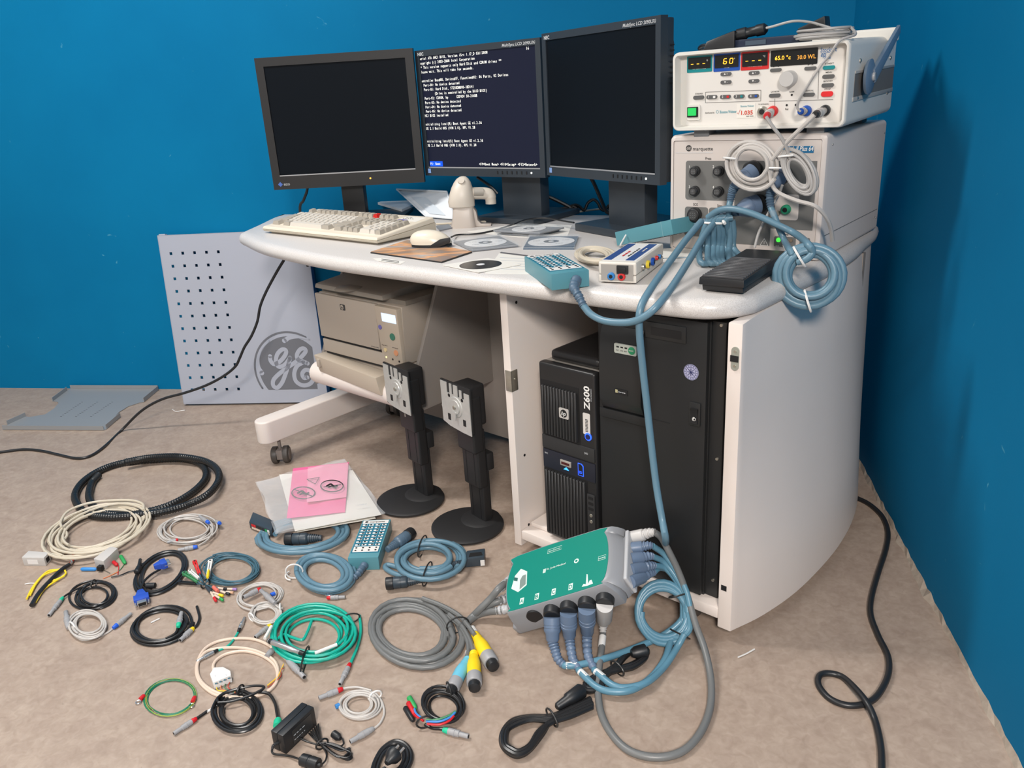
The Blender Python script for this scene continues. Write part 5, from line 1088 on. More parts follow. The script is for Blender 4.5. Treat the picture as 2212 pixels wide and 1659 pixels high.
B().hexa([fr2+d2_*.25+Vector((0, 0, .006))-n2_*.002, fr2+d2_*.75+Vector((0, 0, .006))-n2_*.002, fr2+d2_*.75+Vector((0, 0, .006))+n2_*.0006, fr2+d2_*.25+Vector((0, 0, .006))+n2_*.0006], [fr2+d2_*.25+Vector((0, 0, .019))-n2_*.002, fr2+d2_*.75+Vector((0, 0, .019))-n2_*.002, fr2+d2_*.75+Vector((0, 0, .019))+n2_*.0006, fr2+d2_*.25+Vector((0, 0, .019))+n2_*.0006]).build('port', HOLE, o, world=True)
o = wbox([(715, 985), (790, 1005), (895, 905), (840, 890)], .026)
q = P(*c3([(752, 985)])[0], .012); B().box(q.x-.006, q.x+.006, q.y-.008, q.y+.004, .004, .017).build('port', HOLE, o, world=True)
for a_, b_ in (((520, 925), (590, 850)), ((560, 915), (520, 960))): B().tube(fp(c3([a_, b_]), r*2), r*.8, 8).build('bare_end', M8('wire_red', 190, 60, 45), T, world=True)
# test leads: blue, red, green plugs on thin wires
T = cthing('thin test leads with blue, red and green plugs beside the white socket box', (235, 1225), 'test_lead')
for pts, m in (([(820, 1030), (760, 1000), (725, 1000)], STEEL), ([(880, 1040), (885, 980), (860, 960)], CRED), ([(820, 1050), (890, 1010), (930, 960)], M8('wire_green', 70, 130, 90)), ([(770, 1070), (820, 1050), (880, 1020)], M8('wire_orange', 215, 120, 70))): cable(T, fp(c3(pts), .002), .0011, m, name='wire', n=6)
for a_, b_, m in (((720, 1000), (605, 1000), M8('plug_blue', 50, 130, 200)), ((935, 958), (900, 900), M8('plug_green', 40, 150, 80)), ((875, 970), (845, 945), CRED)):
    A_, B_ = [P(*p, .0055) for p in c3([a_, b_])]; B().lathe(A_, B_, [(0, .002), (.1, .0048), (.9, .005), (1, .003)], 12).build('plug', m, T, world=True)
# yellow wires in a black sleeve
T = cthing('black sleeve with yellow wires spread from its ends, lying at the far left', (105, 1260), 'wire_bundle')
cable(T, fp(c3([(235, 1270), (290, 1180), (380, 1080), (460, 1005), (520, 965)]), .009), TH(105, 1260, 9), BLKC, name='sleeve')
for pts in ([(200, 1222), (235, 1150), (290, 1075), (360, 1015), (440, 1003), (490, 990)], [(225, 1195), (270, 1110), (330, 1045), (420, 1010), (480, 1000)], [(250, 1250), (300, 1165), (370, 1100), (450, 1065), (490, 1035), (485, 1010)], [(265, 1248), (330, 1150), (430, 1080), (480, 1050)]):
    cable(T, fp(c3(pts), .006), .0024, M8('wire_yellow', 235, 205, 40), name='wire', n=6)
cable(T, fp(c3([(185, 1112), (230, 1105), (275, 1108)]), .003), .0012, WHITE, name='wire', n=6)
cable(T, fp(c3([(515, 968), (535, 950), (530, 930)]), .01), .003, SILV, name='shield_braid')
# grey leads with blue collars
T = cthing('pale grey thin cable coil with blue collared plugs, right of the cream coil', (408, 1145)); r = TH(408, 1145, 3.8)
cable(T, coil((405, 1144), 66, 34, -6, 7, .62, r, 5, 4, start=0, jit=.12), r, CGL, k=1, n=6)
fplug(T, c3, (1475, 832), (1330, 858), 10, PGR, CBLU); fplug(T, c3, (1560, 655), (1490, 605), 9, PGR, CBLU, z=.022); fplug(T, c3, (1645, 660), (1600, 640), 9, PGR, CBLU, z=.02, z2=.01); fplug(T, c3, (1330, 780), (1250, 800), 8, PGR, CRED, z=.012)
cable(T, fp(c3([(1560, 655), (1590, 700), (1560, 770), (1480, 828)]), .016), r, CGL, n=6)
# monitor cable
T = cthing('black monitor cable coil with blue plugs and ferrite beads', (347, 1236)); r = TH(347, 1236, 6.2)
cable(T, coil((348, 1237), 64, 40, -38, 4, .72, r, 8, 2, start=150), r, BLKC, k=1)
cable(T, fp(c3([(1200, 1000), (1130, 1040), (1070, 1100), (1040, 1180)]), r*3), r*.8, BLKC); cable(T, fp(c3([(830, 1060), (900, 1045), (960, 1020), (1020, 1000), (1045, 950), (1050, 930)]), r), r*.5, BLKC)
for a_, b_, t in (((1090, 1125), (1165, 1122), 12), ((1018, 1025), (1040, 985), 12), ((1035, 985), (1048, 925), 7)):
    A_, B_ = [P(*p, .012) for p in c3([a_, b_])]; rr_ = TH(347, 1236, t); B().lathe(A_, B_, [(0, rr_*.6), (.08, rr_), (.92, rr_), (1, rr_*.6)], 14).build('ferrite_bead', BLACK, T, world=True)
def dsub(px_tail, px_tip, wpx, z=.012):
    a, b_ = [P(*p, z) for p in c3([px_tail, px_tip])]; d = b_-a; f_ = d.normalized(); s = Vector((-f_.y, f_.x, 0)); L_ = d.length; w = wpx/pxs(a)/2
    BS = M8('plug_royal_blue', 35, 75, 175); u_ = Vector((0, 0, 1))
    b = B(); b.hexa([a-s*w*.35-u_*.006, a+s*w*.35-u_*.006, a+f_*L_*.45+s*w*.75-u_*.008, a+f_*L_*.45-s*w*.75-u_*.008][::-1], [a-s*w*.35+u_*.006, a+s*w*.35+u_*.006, a+f_*L_*.45+s*w*.75+u_*.008, a+f_*L_*.45-s*w*.75+u_*.008][::-1])
    o = b.build('plug_shell', BS, T, world=True, bev=.001)
    b = B(); b.hexa([a+f_*L_*.42-s*w-u_*.008, a+f_*L_*.42+s*w-u_*.008, a+f_*L_*.8+s*w-u_*.008, a+f_*L_*.8-s*w-u_*.008][::-1], [a+f_*L_*.42-s*w+u_*.008, a+f_*L_*.42+s*w+u_*.008, a+f_*L_*.8+s*w+u_*.008, a+f_*L_*.8-s*w+u_*.008][::-1]); b.build('plug_body', BS, o, world=True, bev=.001)
    b = B(); b.hexa([a+f_*L_*.8-s*w*.62-u_*.0055, a+f_*L_*.8+s*w*.62-u_*.0055, b_+s*w*.62-u_*.0055, b_-s*w*.62-u_*.0055][::-1], [a+f_*L_*.8-s*w*.62+u_*.0055, a+f_*L_*.8+s*w*.62+u_*.0055, b_+s*w*.62+u_*.0055, b_-s*w*.62+u_*.0055][::-1]); b.build('metal_shroud', SILV, o, world=True, bev=.0006)
    b = B(); b.hexa([b_-f_*.0005-s*w*.5-u_*.004, b_-f_*.0005+s*w*.5-u_*.004, b_+f_*.0006+s*w*.5-u_*.004, b_+f_*.0006-s*w*.5-u_*.004][::-1], [b_-f_*.0005-s*w*.5+u_*.004, b_-f_*.0005+s*w*.5+u_*.004, b_+f_*.0006+s*w*.5+u_*.004, b_+f_*.0006-s*w*.5+u_*.004][::-1]); b.build('pin_face', HOLE, o, world=True)
    for sx in (-1, 1): B().cyl(a+f_*L_*.6+s*w*.88*sx, b_+s*w*.84*sx, .0022, 10).build('thumb_screw', SILV, o, world=True)
dsub((1050, 1165), (1062, 1262), 30, .011); dsub((1150, 985), (1265, 945), 24, .022)
# patient lead set
T = cthing('steel blue patient lead coil with coloured clips and tips', (497, 1235), 'patient_lead_set'); r = TH(497, 1235, 2.8)
for sd in (1, 2, 3): cable(T, coil((497+sd*1.0, 1232-sd*1.5), 64, 35, -3, 5, .72, r, 20+sd, 4, start=120+40*sd, z0=r*1.2*(sd-1), jit=.10), r, STB, k=1, n=6)
tie(T, P(*c5([(705, 280)])[0], .010), P(*c5([(760, 300)])[0])-P(*c5([(660, 260)])[0]), .013, .011, TIEB)
def clip_(a, b_, m, z, t=11):
    A_, B_ = [P(*p, z) for p in c5([a, b_])]; d = (B_-A_); f_ = d.normalized(); s = Vector((-f_.y, f_.x, 0)); L_ = d.length; w = t/pxs(A_)/2; u_ = Vector((0, 0, 1))
    b = B()
    for sg in (-1, 1): b.hexa([A_+s*w*sg*.35-s*w*.3-u_*.003, A_+s*w*sg*.35+s*w*.3-u_*.003, B_+s*w*sg*.55+s*w*.35-u_*.003, B_+s*w*sg*.55-s*w*.35-u_*.003][::-1], [A_+s*w*sg*.35-s*w*.3+u_*.003, A_+s*w*sg*.35+s*w*.3+u_*.003, B_+s*w*sg*.55+s*w*.35+u_*.003, B_+s*w*sg*.55-s*w*.35+u_*.003][::-1])
    o = b.build('electrode_clip', m, T, world=True, bev=.0008); B().lathe(B_-u_*.004-f_*w*.6, B_+u_*.004-f_*w*.6, [(0, w*1.05), (1, w*1.0)], 16).build('clip_ring', m, o, world=True); B().lathe(B_+u_*.0035-f_*w*.6, B_+u_*.0046-f_*w*.6, [(0, w*.45), (1, w*.45)], 12).build('clip_hole', HOLE, o, world=True)
    cable(T, [A_, A_-f_*.02, P(*c5([(700, 285)])[0], .010)], r, STB, name='lead', n=6)
clip_((660, 205), (625, 115), M8('clip_red', 205, 40, 40), .020, 10); clip_((725, 225), (745, 110), WHITE, .026, 11); clip_((650, 265), (545, 200), M8('clip_green', 60, 130, 85), .016, 11); clip_((655, 240), (590, 185), WHITE, .024, 9); clip_((640, 280), (505, 268), BLACK, .008, 9)
B().box(-.002, .002, -.003, .003, 0, .001)
A_, B_ = [P(*p, .032) for p in c5([(722, 235), (730, 180)])]; B().lathe(A_, B_, [(0, .003), (.2, .004), (1, .003)], 10).build('yellow_band', CYEL, T, world=True)
for a_, b_, m in (((745, 340), (785, 410), CRED), ((760, 345), (838, 372), CYEL), ((775, 365), (838, 405), M8('tip_green', 40, 150, 80)), ((820, 335), (885, 360), BLACK), ((800, 312), (868, 322), BLACK), ((860, 318), (940, 322), M8('tip_violet', 150, 120, 175)), ((860, 340), (915, 348), M8('tip_tan', 200, 160, 130))):
    A_, B_ = [P(*p, .006) for p in c5([a_, b_])]; rr_ = TH(470, 1290, 6); o = B().lathe(A_, A_+(B_-A_)*.66, [(0, rr_*.6), (.1, rr_*.8), (1, rr_*.9)], 10).build('lead_tip', PINK, T, world=True); B().lathe(A_+(B_-A_)*.64, B_, [(0, rr_*1.0), (.9, rr_*1.05), (1, rr_*.8)], 10).build('colour_tip', m, o, world=True)
    cable(T, [A_, A_-(B_-A_)*.4, P(*c5([(705, 290)])[0], .008)], r, STB, name='lead', n=6)
for a_, b_, m in (((715, 305), (745, 340), NAVY), ((765, 305), (800, 338), M8('sleeve_salmon', 215, 110, 95))): B().tube(fp(c5([a_, b_]), .007), .0045, 8).build('sleeve', m, T, world=True)
# thin black cable with teal collared plug
T = cthing('thin black cable coil with teal collared grey plug at the far left', (205, 1286)); r = TH(205, 1286, 5)
cable(T, coil((205, 1287), 50, 32, -14, 5, .62, r, 31, 3, start=200, jit=.13), r, BLKC, k=1)
cable(T, fp(c3([(700, 1110), (620, 1130), (555, 1158), (500, 1190), (470, 1212)]), r*2.2), r*.8, BLKC); tie(T, P(*c3([(700, 1110)])[0], .012), (1, 0, 0), .010, .010, TIEB)
fplug(T, c3, (470, 1212), (365, 1345), 10, PGR, CTEA)
# grey cable coil, blue collar
T = cthing('light grey cable coil with one blue collared plug at lower left', (190, 1349)); r = TH(190, 1349, 4.2)
cable(T, coil((190, 1349), 44, 32, -6, 7, .60, r, 33, 3, start=140, jit=.08), r, CGL, k=1, n=6)
cable(T, fp(c3([(560, 1500), (620, 1530), (720, 1510), (800, 1475), (850, 1438)]), r), r, CGL, n=6); fplug(T, c3, (845, 1440), (978, 1332), 11, PGR, CBLU); fplug(T, c3, (512, 1440), (492, 1318), 13, PGR, PGR); tie(T, P(*c3([(540, 1425)])[0], .008), (.5, 1, 0), .013, .010, TIEW)
# black cable with green and yellow collars
T = cthing('black cable coil with green and yellow collared plugs', (347, 1352)); r = TH(347, 1352, 6.2)
cable(T, coil((346, 1351), 72, 44, -17, 5, .66, r, 36, 2, start=20, jit=.05), r, BLKC, k=1)
cable(T, fp(c3([(1470, 1280), (1490, 1360), (1470, 1420), (1440, 1440)]), r), r, BLKC); fplug(T, c3, (1445, 1440), (1345, 1532), 12, PGR, CYEL); fplug(T, c3, (1330, 1432), (1355, 1325), 12, PGR, CTEA, z=.012); cable(T, fp(c3([(1330, 1432), (1310, 1480), (1240, 1520)]), r*2.2), r, BLKC)
# two small grey coils, red collar
T = cthing('two small tied grey cable coils with red collared plug, above the turquoise coil', (565, 1300)); r = TH(565, 1300, 4)
cable(T, coil((561, 1287), 50, 28, -12, 5, .74, r, 41, 2, start=100, jit=.08), r, CGL, k=1, n=6); cable(T, coil((574, 1325), 34, 23, -8, 6, .66, r, 42, 2, start=300, z0=r*2, jit=.06), r, CGL, k=1, n=6)
fplug(T, c5, (1120, 318), (992, 382), 12, PGR, CRED, z=.014); fplug(T, c5, (1225, 425), (1120, 330), 12, PGR, PGR, z=.020); B().tube(fp(c5([(1195, 365), (1225, 352)]), .012), .005, 8).build('blue_cap', CBLU, T, world=True)
cable(T, fp(c5([(1215, 420), (1250, 455), (1285, 465)]), .014), r, CGL, n=6); tie(T, P(*c5([(1268, 462)])[0], .012), (1, .4, 0), .010, .010, TIEW); tie(T, P(*c5([(1050, 530)])[0], .010), (.5, 1, 0), .010, .010, TIEW)
# turquoise coil
T = cthing('thick turquoise cable coil with silver and red collared plugs', (676, 1370)); r = TH(676, 1370, 6.6)
cable(T, coil((680, 1370), 98, 66, -10, 9, .54, r, 44, 4, start=160, jit=.09), r, GRN, k=1)
cable(T, fp(c5([(1860, 520), (1868, 640), (1840, 760), (1790, 880)]), r*1.5), r, GRN); fplug(T, c5, (1788, 878), (1712, 1032), 12, PGR, CRED)
fplug(T, c5, (1195, 588), (1078, 680), 11, PGR, CYEL); cable(T, fp(c5([(1500, 560), (1470, 640), (1430, 700), (1350, 680), (1290, 660), (1240, 700)]), r*4), r, GRN)
for a_, b_ in (((1180, 708), (1440, 805)),):
    A_, B_ = [P(*p, r*9) for p in c5([a_, b_])]; rr_ = TH(620, 1400, 12); o = B().lathe(A_, B_, [(0, rr_*.9), (.1, rr_*.9), (.12, rr_), (.7, rr_), (.72, rr_*.85), (.86, rr_*.85), (.88, rr_*.9), (1, rr_*.8)], 16).build('inline_connector', SILV, T, world=True)
    B().lathe(A_-(B_-A_)*.02, A_+(B_-A_)*.1, [(0, rr_*.8), (.5, rr_*.95), (1, rr_*.92)], 14).build('end_ring', BLACK, o, world=True); B().lathe(A_+(B_-A_)*.9, B_+(B_-A_)*.02, [(0, rr_*.92), (1, rr_*.8)], 14).build('end_ring', BLACK, o, world=True)
for a_, b_ in (((1525, 800), (1690, 735)), ((1150, 690), (1200, 600))): B().tube(fp(c5([a_, b_]), r*7.5), r*1.12, 8).build('white_label', WHITE, T, world=True)
tie(T, P(*c5([(1785, 540)])[0], .011), (.5, -1, 0), .023, .012, TIEB); tie(T, P(*c5([(1450, 850)])[0], .012), (1, .2, 0), .042, .013, TIEB)
# short turquoise cable with silver plugs
T = cthing('short turquoise lead with silver plugs running under the pale cream loop', (485, 1375), 'patch_lead'); r = TH(485, 1375, 5)
cable(T, fp(c5([(955, 635), (935, 670), (900, 720), (860, 755), (800, 780)]), r), r, GRN); fplug(T, c5, (952, 640), (1000, 535), 9, SILV, BLACK, tip=SILV); fplug(T, c5, (800, 775), (640, 862), 9, SILV, BLACK, tip=SILV)
# pale cream loop
T = cthing('pale cream cable loops with white block plug and exposed wire ends', (513, 1430)); r = TH(513, 1430, 6.8)
cable(T, fp(c5([(770, 940), (765, 890), (800, 840), (880, 800), (1000, 785), (1120, 815), (1215, 880), (1245, 960), (1220, 1040), (1150, 1100), (1040, 1130), (900, 1125), (780, 1090), (690, 1030), (650, 960), (650, 870), (710, 790), (800, 765), (930, 758), (1060, 775), (1170, 820), (1230, 870), (1250, 950), (1230, 1030), (1160, 1090), (1030, 1140), (880, 1130), (760, 1100), (660, 1010), (640, 900), (690, 780), (790, 715), (930, 690), (1060, 695), (1160, 730), (1240, 785), (1300, 835), (1340, 870)]), r), r, PINK)
fplug(T, c5, (1320, 852), (1445, 980), 14, PGR, PGR, z=.010); 
q4 = [P(x, y, 0) for x, y in c5([(775, 1075), (910, 1020), (905, 985), (850, 955), (780, 960), (750, 1010)])]
b = B(); b.prism([(p.x, p.y) for p in q4], 0.001, .019); bl = b.build('block_plug', WHITE, T, world=True, bev=.002)
for i in range(4): q = P(*c5([(785+i*32, 1028-i*13)])[0], .0195); B().cyl(q, q+Vector((0, 0, .0006)), .0024, 10).build('screw_hole', STB, bl, world=True)
q = P(*c5([(820, 968)])[0], .019); B().ring(q, (.012, .002, 0), (-.001, .005, 0), .0006, 20, 4).build('oval_mark', GREYTX, bl, world=True)
for i, m in enumerate(('wire_yellow', 'wire_orange', 'wire_green', 'wire_red')): cable(T, fp(c5([(790+i*32, 1055-i*12), (800+i*25, 1078-i*8), (870+i*14, 1085), (930, 1090+i*3)]), .006), .0009, MATS[m], name='wire', n=5); cable(T, fp(c5([(1290, 880+i*10), (1270, 930), (1240+i*8, 980), (1170, 1040+i*6)]), .006), .0009, MATS[m], name='wire', n=5)
B().lathe(*[P(*p, .007) for p in c5([(1215, 770), (1165, 825)])], [(0, .005), (.3, .007), (1, .006)], 12).build('end_cap', PGR, T, world=True)
# green and yellow earth wire
T = cthing('thin green earth wire loops with red crimped lugs', (365, 1505)); r = TH(365, 1505, 2.6)
cable(T, coil((367, 1507), 58, 41, -18, 4, .86, r, 51, 2, start=170, jit=.04), r, M8('earth_green', 20, 110, 80), k=1, n=6)
cable(T, coil((367, 1506), 56, 40, -18, 2, .86, r*.5, 52, 2, start=150, z0=r*2.2, jit=.04), r*.5, M8('earth_yellow', 150, 165, 70), k=1, n=5, name='yellow_strand')
for a_, b_ in (((250, 1115), (218, 1145)), ((628, 1125), (610, 1165))):
    A_, B_ = [P(*p, .005) for p in c5([a_, b_])]; o = B().lathe(A_, B_, [(0, .003), (.2, .0045), (1, .0045)], 10).build('crimp_sleeve', CRED, T, world=True); q = B_+(B_-A_)*.5; B().ring(Vector((q.x, q.y, .003)), (.005, 0, 0), (0, .005, 0), .0012, 14, 5).build('ring_lug', SILV, o, world=True)
# black coil with red collared plug and teal ended lead
T = cthing('black cable coil with red collared plug between earth wire and power brick', (513, 1545)); r = TH(513, 1545, 7)
cable(T, coil((513, 1537), 54, 47, -10, 5, .62, r, 55, 2, start=210, jit=.04), r, BLKC, k=1)
cable(T, fp(c5([(800, 1170), (900, 1160), (1030, 1120), (1140, 1065), (1120, 1045), (1020, 1050), (880, 1085), (800, 1130), (800, 1165)]), r*4.5), r*.8, BLKC); cable(T, fp(c5([(1100, 1090), (1180, 1105), (1225, 1170), (1240, 1240), (1250, 1300)]), r*3), r, BLKC)
B().lathe(*[P(*p, .012) for p in c5([(1250, 1295), (1243, 1345)])], [(0, .006), (.3, .008), (1, .008)], 12).build('teal_plug', CTEA, T, world=True)
B().tube(fp(c5([(790, 1195), (715, 1240)]), r), r*.8, 8).build('white_sleeve', WHITE, T, world=True); B().tube(fp(c5([(720, 1235), (640, 1290)]), r), r*.95, 8).build('black_sleeve', BLKC, T, world=True); fplug(T, c5, (640, 1288), (468, 1402), 12, PGR, CRED); tie(T, P(*c5([(970, 1075)])[0], r*5), (1, -.2, 0), .010, .010, BLACK)
# power brick with lead
T = thing('power_brick', 'black power brick standing on edge with tied output lead', 'power adapter', (-.669, 1.097, 0), -19.8)
for nm, x0, x1 in (('half_shell', -.0155, -.0003), ('half_shell', .0003, .0155)): B().box(x0, x1, -.041, .041, 0, .043).build(nm, BLACK, T, bev=.002)
B().box(.0156, .0162, -.02, .03, .006, .036).build('rating_label', mat('label_dim2', (.03, .03, .03), .4), T); scribble(T, frame((.0162, -.018, .024), (0, 1, 0), (0, 0, 1)), GREYTX, width=.03, height=.003); scribble(T, frame((.0162, -.018, .014), (0, 1, 0), (0, 0, 1)), GREYTX, width=.03, height=.0025, n=5)
r = TH(640, 1600, 3.6)
cable(T, fp(c5([(1235, 1480, .02), (1205, 1520, .012), (1210, 1550, .006), (1250, 1560, .004), (1330, 1570, .004), (1400, 1590, .008), (1430, 1600, .01)]), .004), r*1.2, BLKC); ribs(T, fp(c5([(1262, 1465, .021), (1215, 1490, .018), (1203, 1530, .010)]), .01), r*2.6, r*1.3, BLACK)
A_, B_ = [P(*p, .011) for p in c5([(1410, 1590), (1570, 1640)])]; B().lathe(A_, B_, [(0, .004), (.1, .005), (.12, .011), (.45, .0115), (.47, .0105), (.53, .0105), (.55, .0115), (.88, .011), (.9, .005), (1, .004)], 16).build('ferrite_bead', BLACK, T, world=True)
cable(T, fp(c5([(1570, 1640), (1605, 1600), (1610, 1550), (1580, 1500), (1545, 1480)]), .006), r, BLKC)
for i in range(6):
    o_ = i*10; cable(T, fp(c5([(1480+i*14, 1400-i*14), (1540+i*6, 1460), (1580+i*2, 1485+i*3), (1680+i*4, 1560+o_*.4), (1770, 1600-o_*1.0), (1800-i*3, 1570-o_*1.2), (1720, 1500+i*6), (1620, 1470+i*4), (1560, 1475)]), .004+.003*(i % 3)), r, BLKC)
cable(T, fp(c5([(1400, 1430, .012), (1460, 1460, .01), (1560, 1490, .012)]), .01), r, BLKC); cable(T, fp(c5([(1640, 1480), (1700, 1500), (1738, 1480), (1730, 1440), (1700, 1425)]), .006), r, BLKC)
A_, B_ = [P(*p, .007) for p in c5([(1715, 1440), (1660, 1400)])]; B().lathe(A_, B_, [(0, .004), (.3, .0075), (.9, .0075), (1, .005)], 12).build('barrel_plug', BLACK, T, world=True); tie(T, P(*c5([(1578, 1480)])[0], .010), (.6, -.5, 0), .012, .010, TIEB)
# grey coil with red collar (front)
T = cthing('light grey cable coil with red collared plug right of the power brick', (776, 1525)); r = TH(776, 1525, 5)
cable(T, coil((777, 1522), 47, 32, -8, 7, .56, r, 61, 3, start=330, jit=.09), r, CGL, k=1); fplug(T, c6, (765, 945), (567, 1022), 13, PGR, CRED); cable(T, fp(c6([(765, 945), (820, 935), (900, 935), (1000, 960)]), r*2), r, CGL)
cable(T, fp(c6([(1040, 985), (1090, 1060), (1105, 1150), (1070, 1230), (1015, 1278)]), r), r, CGL); fplug(T, c6, (1018, 1272), (825, 1382), 14, PGR, PGR); tie(T, P(*c6([(1035, 1000)])[0], .010), (.6, -.8, 0), .012, .010, TIEW)
B().tube(fp(c6([(705, 1095), (738, 1080)]), .006), .005, 8).build('blue_cap', SBL_, T, world=True)
# black lead with coloured banana plugs
T = cthing('black lead coil with green, red and black banana plugs', (955, 1525)); r = TH(955, 1525, 6)
cable(T, coil((957, 1524), 50, 40, 12, 6, .58, r, 64, 3, start=230, jit=.07), r, BLKC, k=1)
for pts, m in (([(1450, 1215), (1560, 1215), (1650, 1180), (1690, 1140)], M8('wire_blue', 60, 130, 200)), ([(1460, 1235), (1560, 1240), (1640, 1210), (1680, 1170)], CRED), ([(1450, 1200), (1540, 1200), (1640, 1165), (1695, 1130)], MATS['wire_green']), ([(1420, 1190), (1370, 1150), (1355, 1110)], MATS['wire_blue']), ([(1430, 1210), (1380, 1180), (1350, 1150)], CRED)): cable(T, fp(c6(pts), r*6), .0022, m, name='wire', n=6)
for a_, b_, m in (((1365, 1110), (1310, 1015), 'plug_green'), ((1360, 1170), (1305, 1058), 'collar_red'), ((1345, 1212), (1278, 1100), 'black_plastic')):
    A_, B_ = [P(*p, .012) for p in c6([a_, b_])]; B().lathe(A_, B_, [(0, .003), (.15, .0052), (.6, .0056), (.95, .0056), (1, .004)], 12).build('banana_plug', MATS[m], T, world=True)
cable(T, fp(c6([(1440, 1240), (1500, 1270), (1560, 1275), (1600, 1282)]), r), r, BLKC); fplug(T, c6, (1590, 1282), (1800, 1338), 15, PGR, CTEA); tie(T, P(*c6([(1440, 1220)])[0], .014), (.5, -1, 0), .016, .013, TIEB); tie(T, P(*c6([(1640, 950)])[0], .014), (1, .6, 0), .016, .013, TIEB)
# mains lead, bottom edge of the picture
T = cthing('black mains lead coil with two pin plug at the bottom centre', (845, 1640)); r = TH(845, 1640, 9)
cable(T, fp(c6([(1000, 1640), (1030, 1540), (1090, 1440), (1180, 1380), (1260, 1390), (1320, 1450), (1330, 1530), (1290, 1620), (1230, 1690), (1130, 1720), (1040, 1690), (1020, 1600), (1060, 1500), (1130, 1420), (1210, 1395), (1280, 1430), (1300, 1510), (1270, 1590), (1200, 1660), (1110, 1680), (1050, 1630), (1070, 1540), (1110, 1470), (1180, 1430), (1250, 1450), (1270, 1520), (1230, 1600), (1150, 1640), (1100, 1600)]), r*1.6), r, BLKC)
A_, B_ = [P(*p, .026) for p in c6([(1125, 1560), (1195, 1480)])]; o = B().lathe(A_, B_, [(0, .005), (.3, .008), (.6, .014), (1, .015)], 14).build('mains_plug', BLACK, T, world=True)
for s_ in (-.006, .006): d_ = (B_-A_).normalized(); sd2 = Vector((-d_.y, d_.x, 0)); B().tube([B_+sd2*s_, B_+sd2*s_+d_*.018], .0024, 6).build('plug_pin', SILV, o, world=True)
# fat grey trunk coil with yellow and blue plugs
T = cthing('fat dark grey trunk cable coil with two yellow and one light blue plug', (894, 1365), cat='cable'); r = TH(894, 1365, 11.5)
cable(T, coil((894, 1364), 106, 76, 8, 6, .62, r, 71, 2, start=0, jit=.06), r, DGR, k=1, n=10)
YP = M8('plug_yellow', 240, 205, 25); LB_ = M8('plug_light_blue', 105, 185, 210)
cable(T, fp(c6([(1420, 200), (1580, 260), (1720, 340), (1800, 430), (1850, 500)]), r*4.5), r*.85, DGR); cable(T, fp(c6([(1640, 330), (1740, 420), (1810, 540), (1840, 640)]), r*3.4), r*.8, DGR); cable(T, fp(c6([(1600, 340), (1700, 400), (1770, 500), (1800, 600), (1785, 690)]), r*2.4), r*.8, DGR)
def bigplug(a_, b_, t, m, z):
    A_, B_ = [P(*p, z) for p in c6([a_, b_])]; r_ = t/2/pxs(A_); d_ = B_-A_
    o = B().lathe(A_, A_+d_*.68, [(0, r_*.45), (.06, r_*.6), (.1, r_*.55), (.14, r_*.66), (.2, r_*.6), (.25, r_*.74), (.32, r_*.7), (.4, r_*.86), (.6, r_), (1, r_)], 20).build('trunk_plug', m, T, world=True)
    B().lathe(A_+d_*.66, A_+d_*.88, [(0, r_*1.06), (.9, r_*1.08), (1, r_)], 20).build('plug_ring', PGR, o, world=True); B().lathe(A_+d_*.86, B_, [(0, r_*.85), (.5, r_*.85), (.9, r_*.8), (1, r_*.5)], 18).build('plug_face', BLACK, o, world=True)
bigplug((1850, 490), (2010, 770), 30, YP, .017); bigplug((1842, 640), (1850, 945), 30, YP, .017); bigplug((1795, 690), (1650, 980), 27, LB_, .015)
tie(T, P(*c6([(1712, 420)])[0], .020), (.5, -1, 0), .025, .020, TIEB)
for a_, b_ in (((1830, 440), (1855, 480)), ((1838, 590), (1842, 635)), ((1795, 640), (1790, 685))): B().tube(fp(c6([a_, b_]), r*2.0), r*.95, 8).build('white_label', WHITE, T, world=True)
# ------------------------------------------------------------------ blue cables and the plastic bag
BSH = mat('blue_grey_shell', (.085, .135, .19), .42)
T = cthing('blue cable coil under the plastic bag with ribbon socket and black round plug', (650, 1150)); r = TH(650, 1150, 11)
cable(T, coil((655, 1155), 98, 36, -8, 4, .68, r, 81, 2, start=200, jit=.04), r, BLU, k=1, n=10)
fplug(T, c4, (720, 745), (430, 755), 25, NAVY, BLACK, style='boot', z=.020)
q4 = [P(x, y, .004) for x, y in c4([(150, 670), (330, 740), (345, 660), (180, 590)])]; b = B(); b.hexa(q4, [p+Vector((0, 0, .022)) for p in q4]); o = b.build('ribbon_socket', NAVY, T, world=True, bev=.002)
a_, b_ = q4[0], q4[1]; d_ = (b_-a_); n_ = Vector((d_.y, -d_.x, 0)).normalized(); n_ = n_ if n_.y < 0 else -n_
for i in range(8):
    p = a_+d_*(.1+.1*i)+n_*.0002; m = (CRED, CRED, BLACK, BLACK, BLACK, BLACK, MATS['plug_green'], WHITE)[i]
    B().hexa([p, p+d_*.09, p+d_*.09+n_*.001, p+n_*.001], [p+Vector((0, 0, .006)), p+d_*.09+Vector((0, 0, .006)), p+d_*.09+n_*.001+Vector((0, 0, .006)), p+n_*.001+Vector((0, 0, .006))]).build('pin_housing', PINK, o, world=True).location = (0, 0, .003)
    B().hexa([p, p+d_*.09, p+d_*.09+n_*.001, p+n_*.001], [p+Vector((0, 0, .007)), p+d_*.09+Vector((0, 0, .007)), p+d_*.09+n_*.001+Vector((0, 0, .007)), p+n_*.001+Vector((0, 0, .007))]).build('colour_key', m, o, world=True).location = (0, 0, .011)
J3 = jbox('teal socket box on the floor beside the blue cable coils', -.745, 1.747, 0, 8.3, .078, .191, .037)
T = cthing('blue cable coil with white tie, wired to the teal socket box on the floor', (700, 1235)); r = TH(700, 1235, 11)
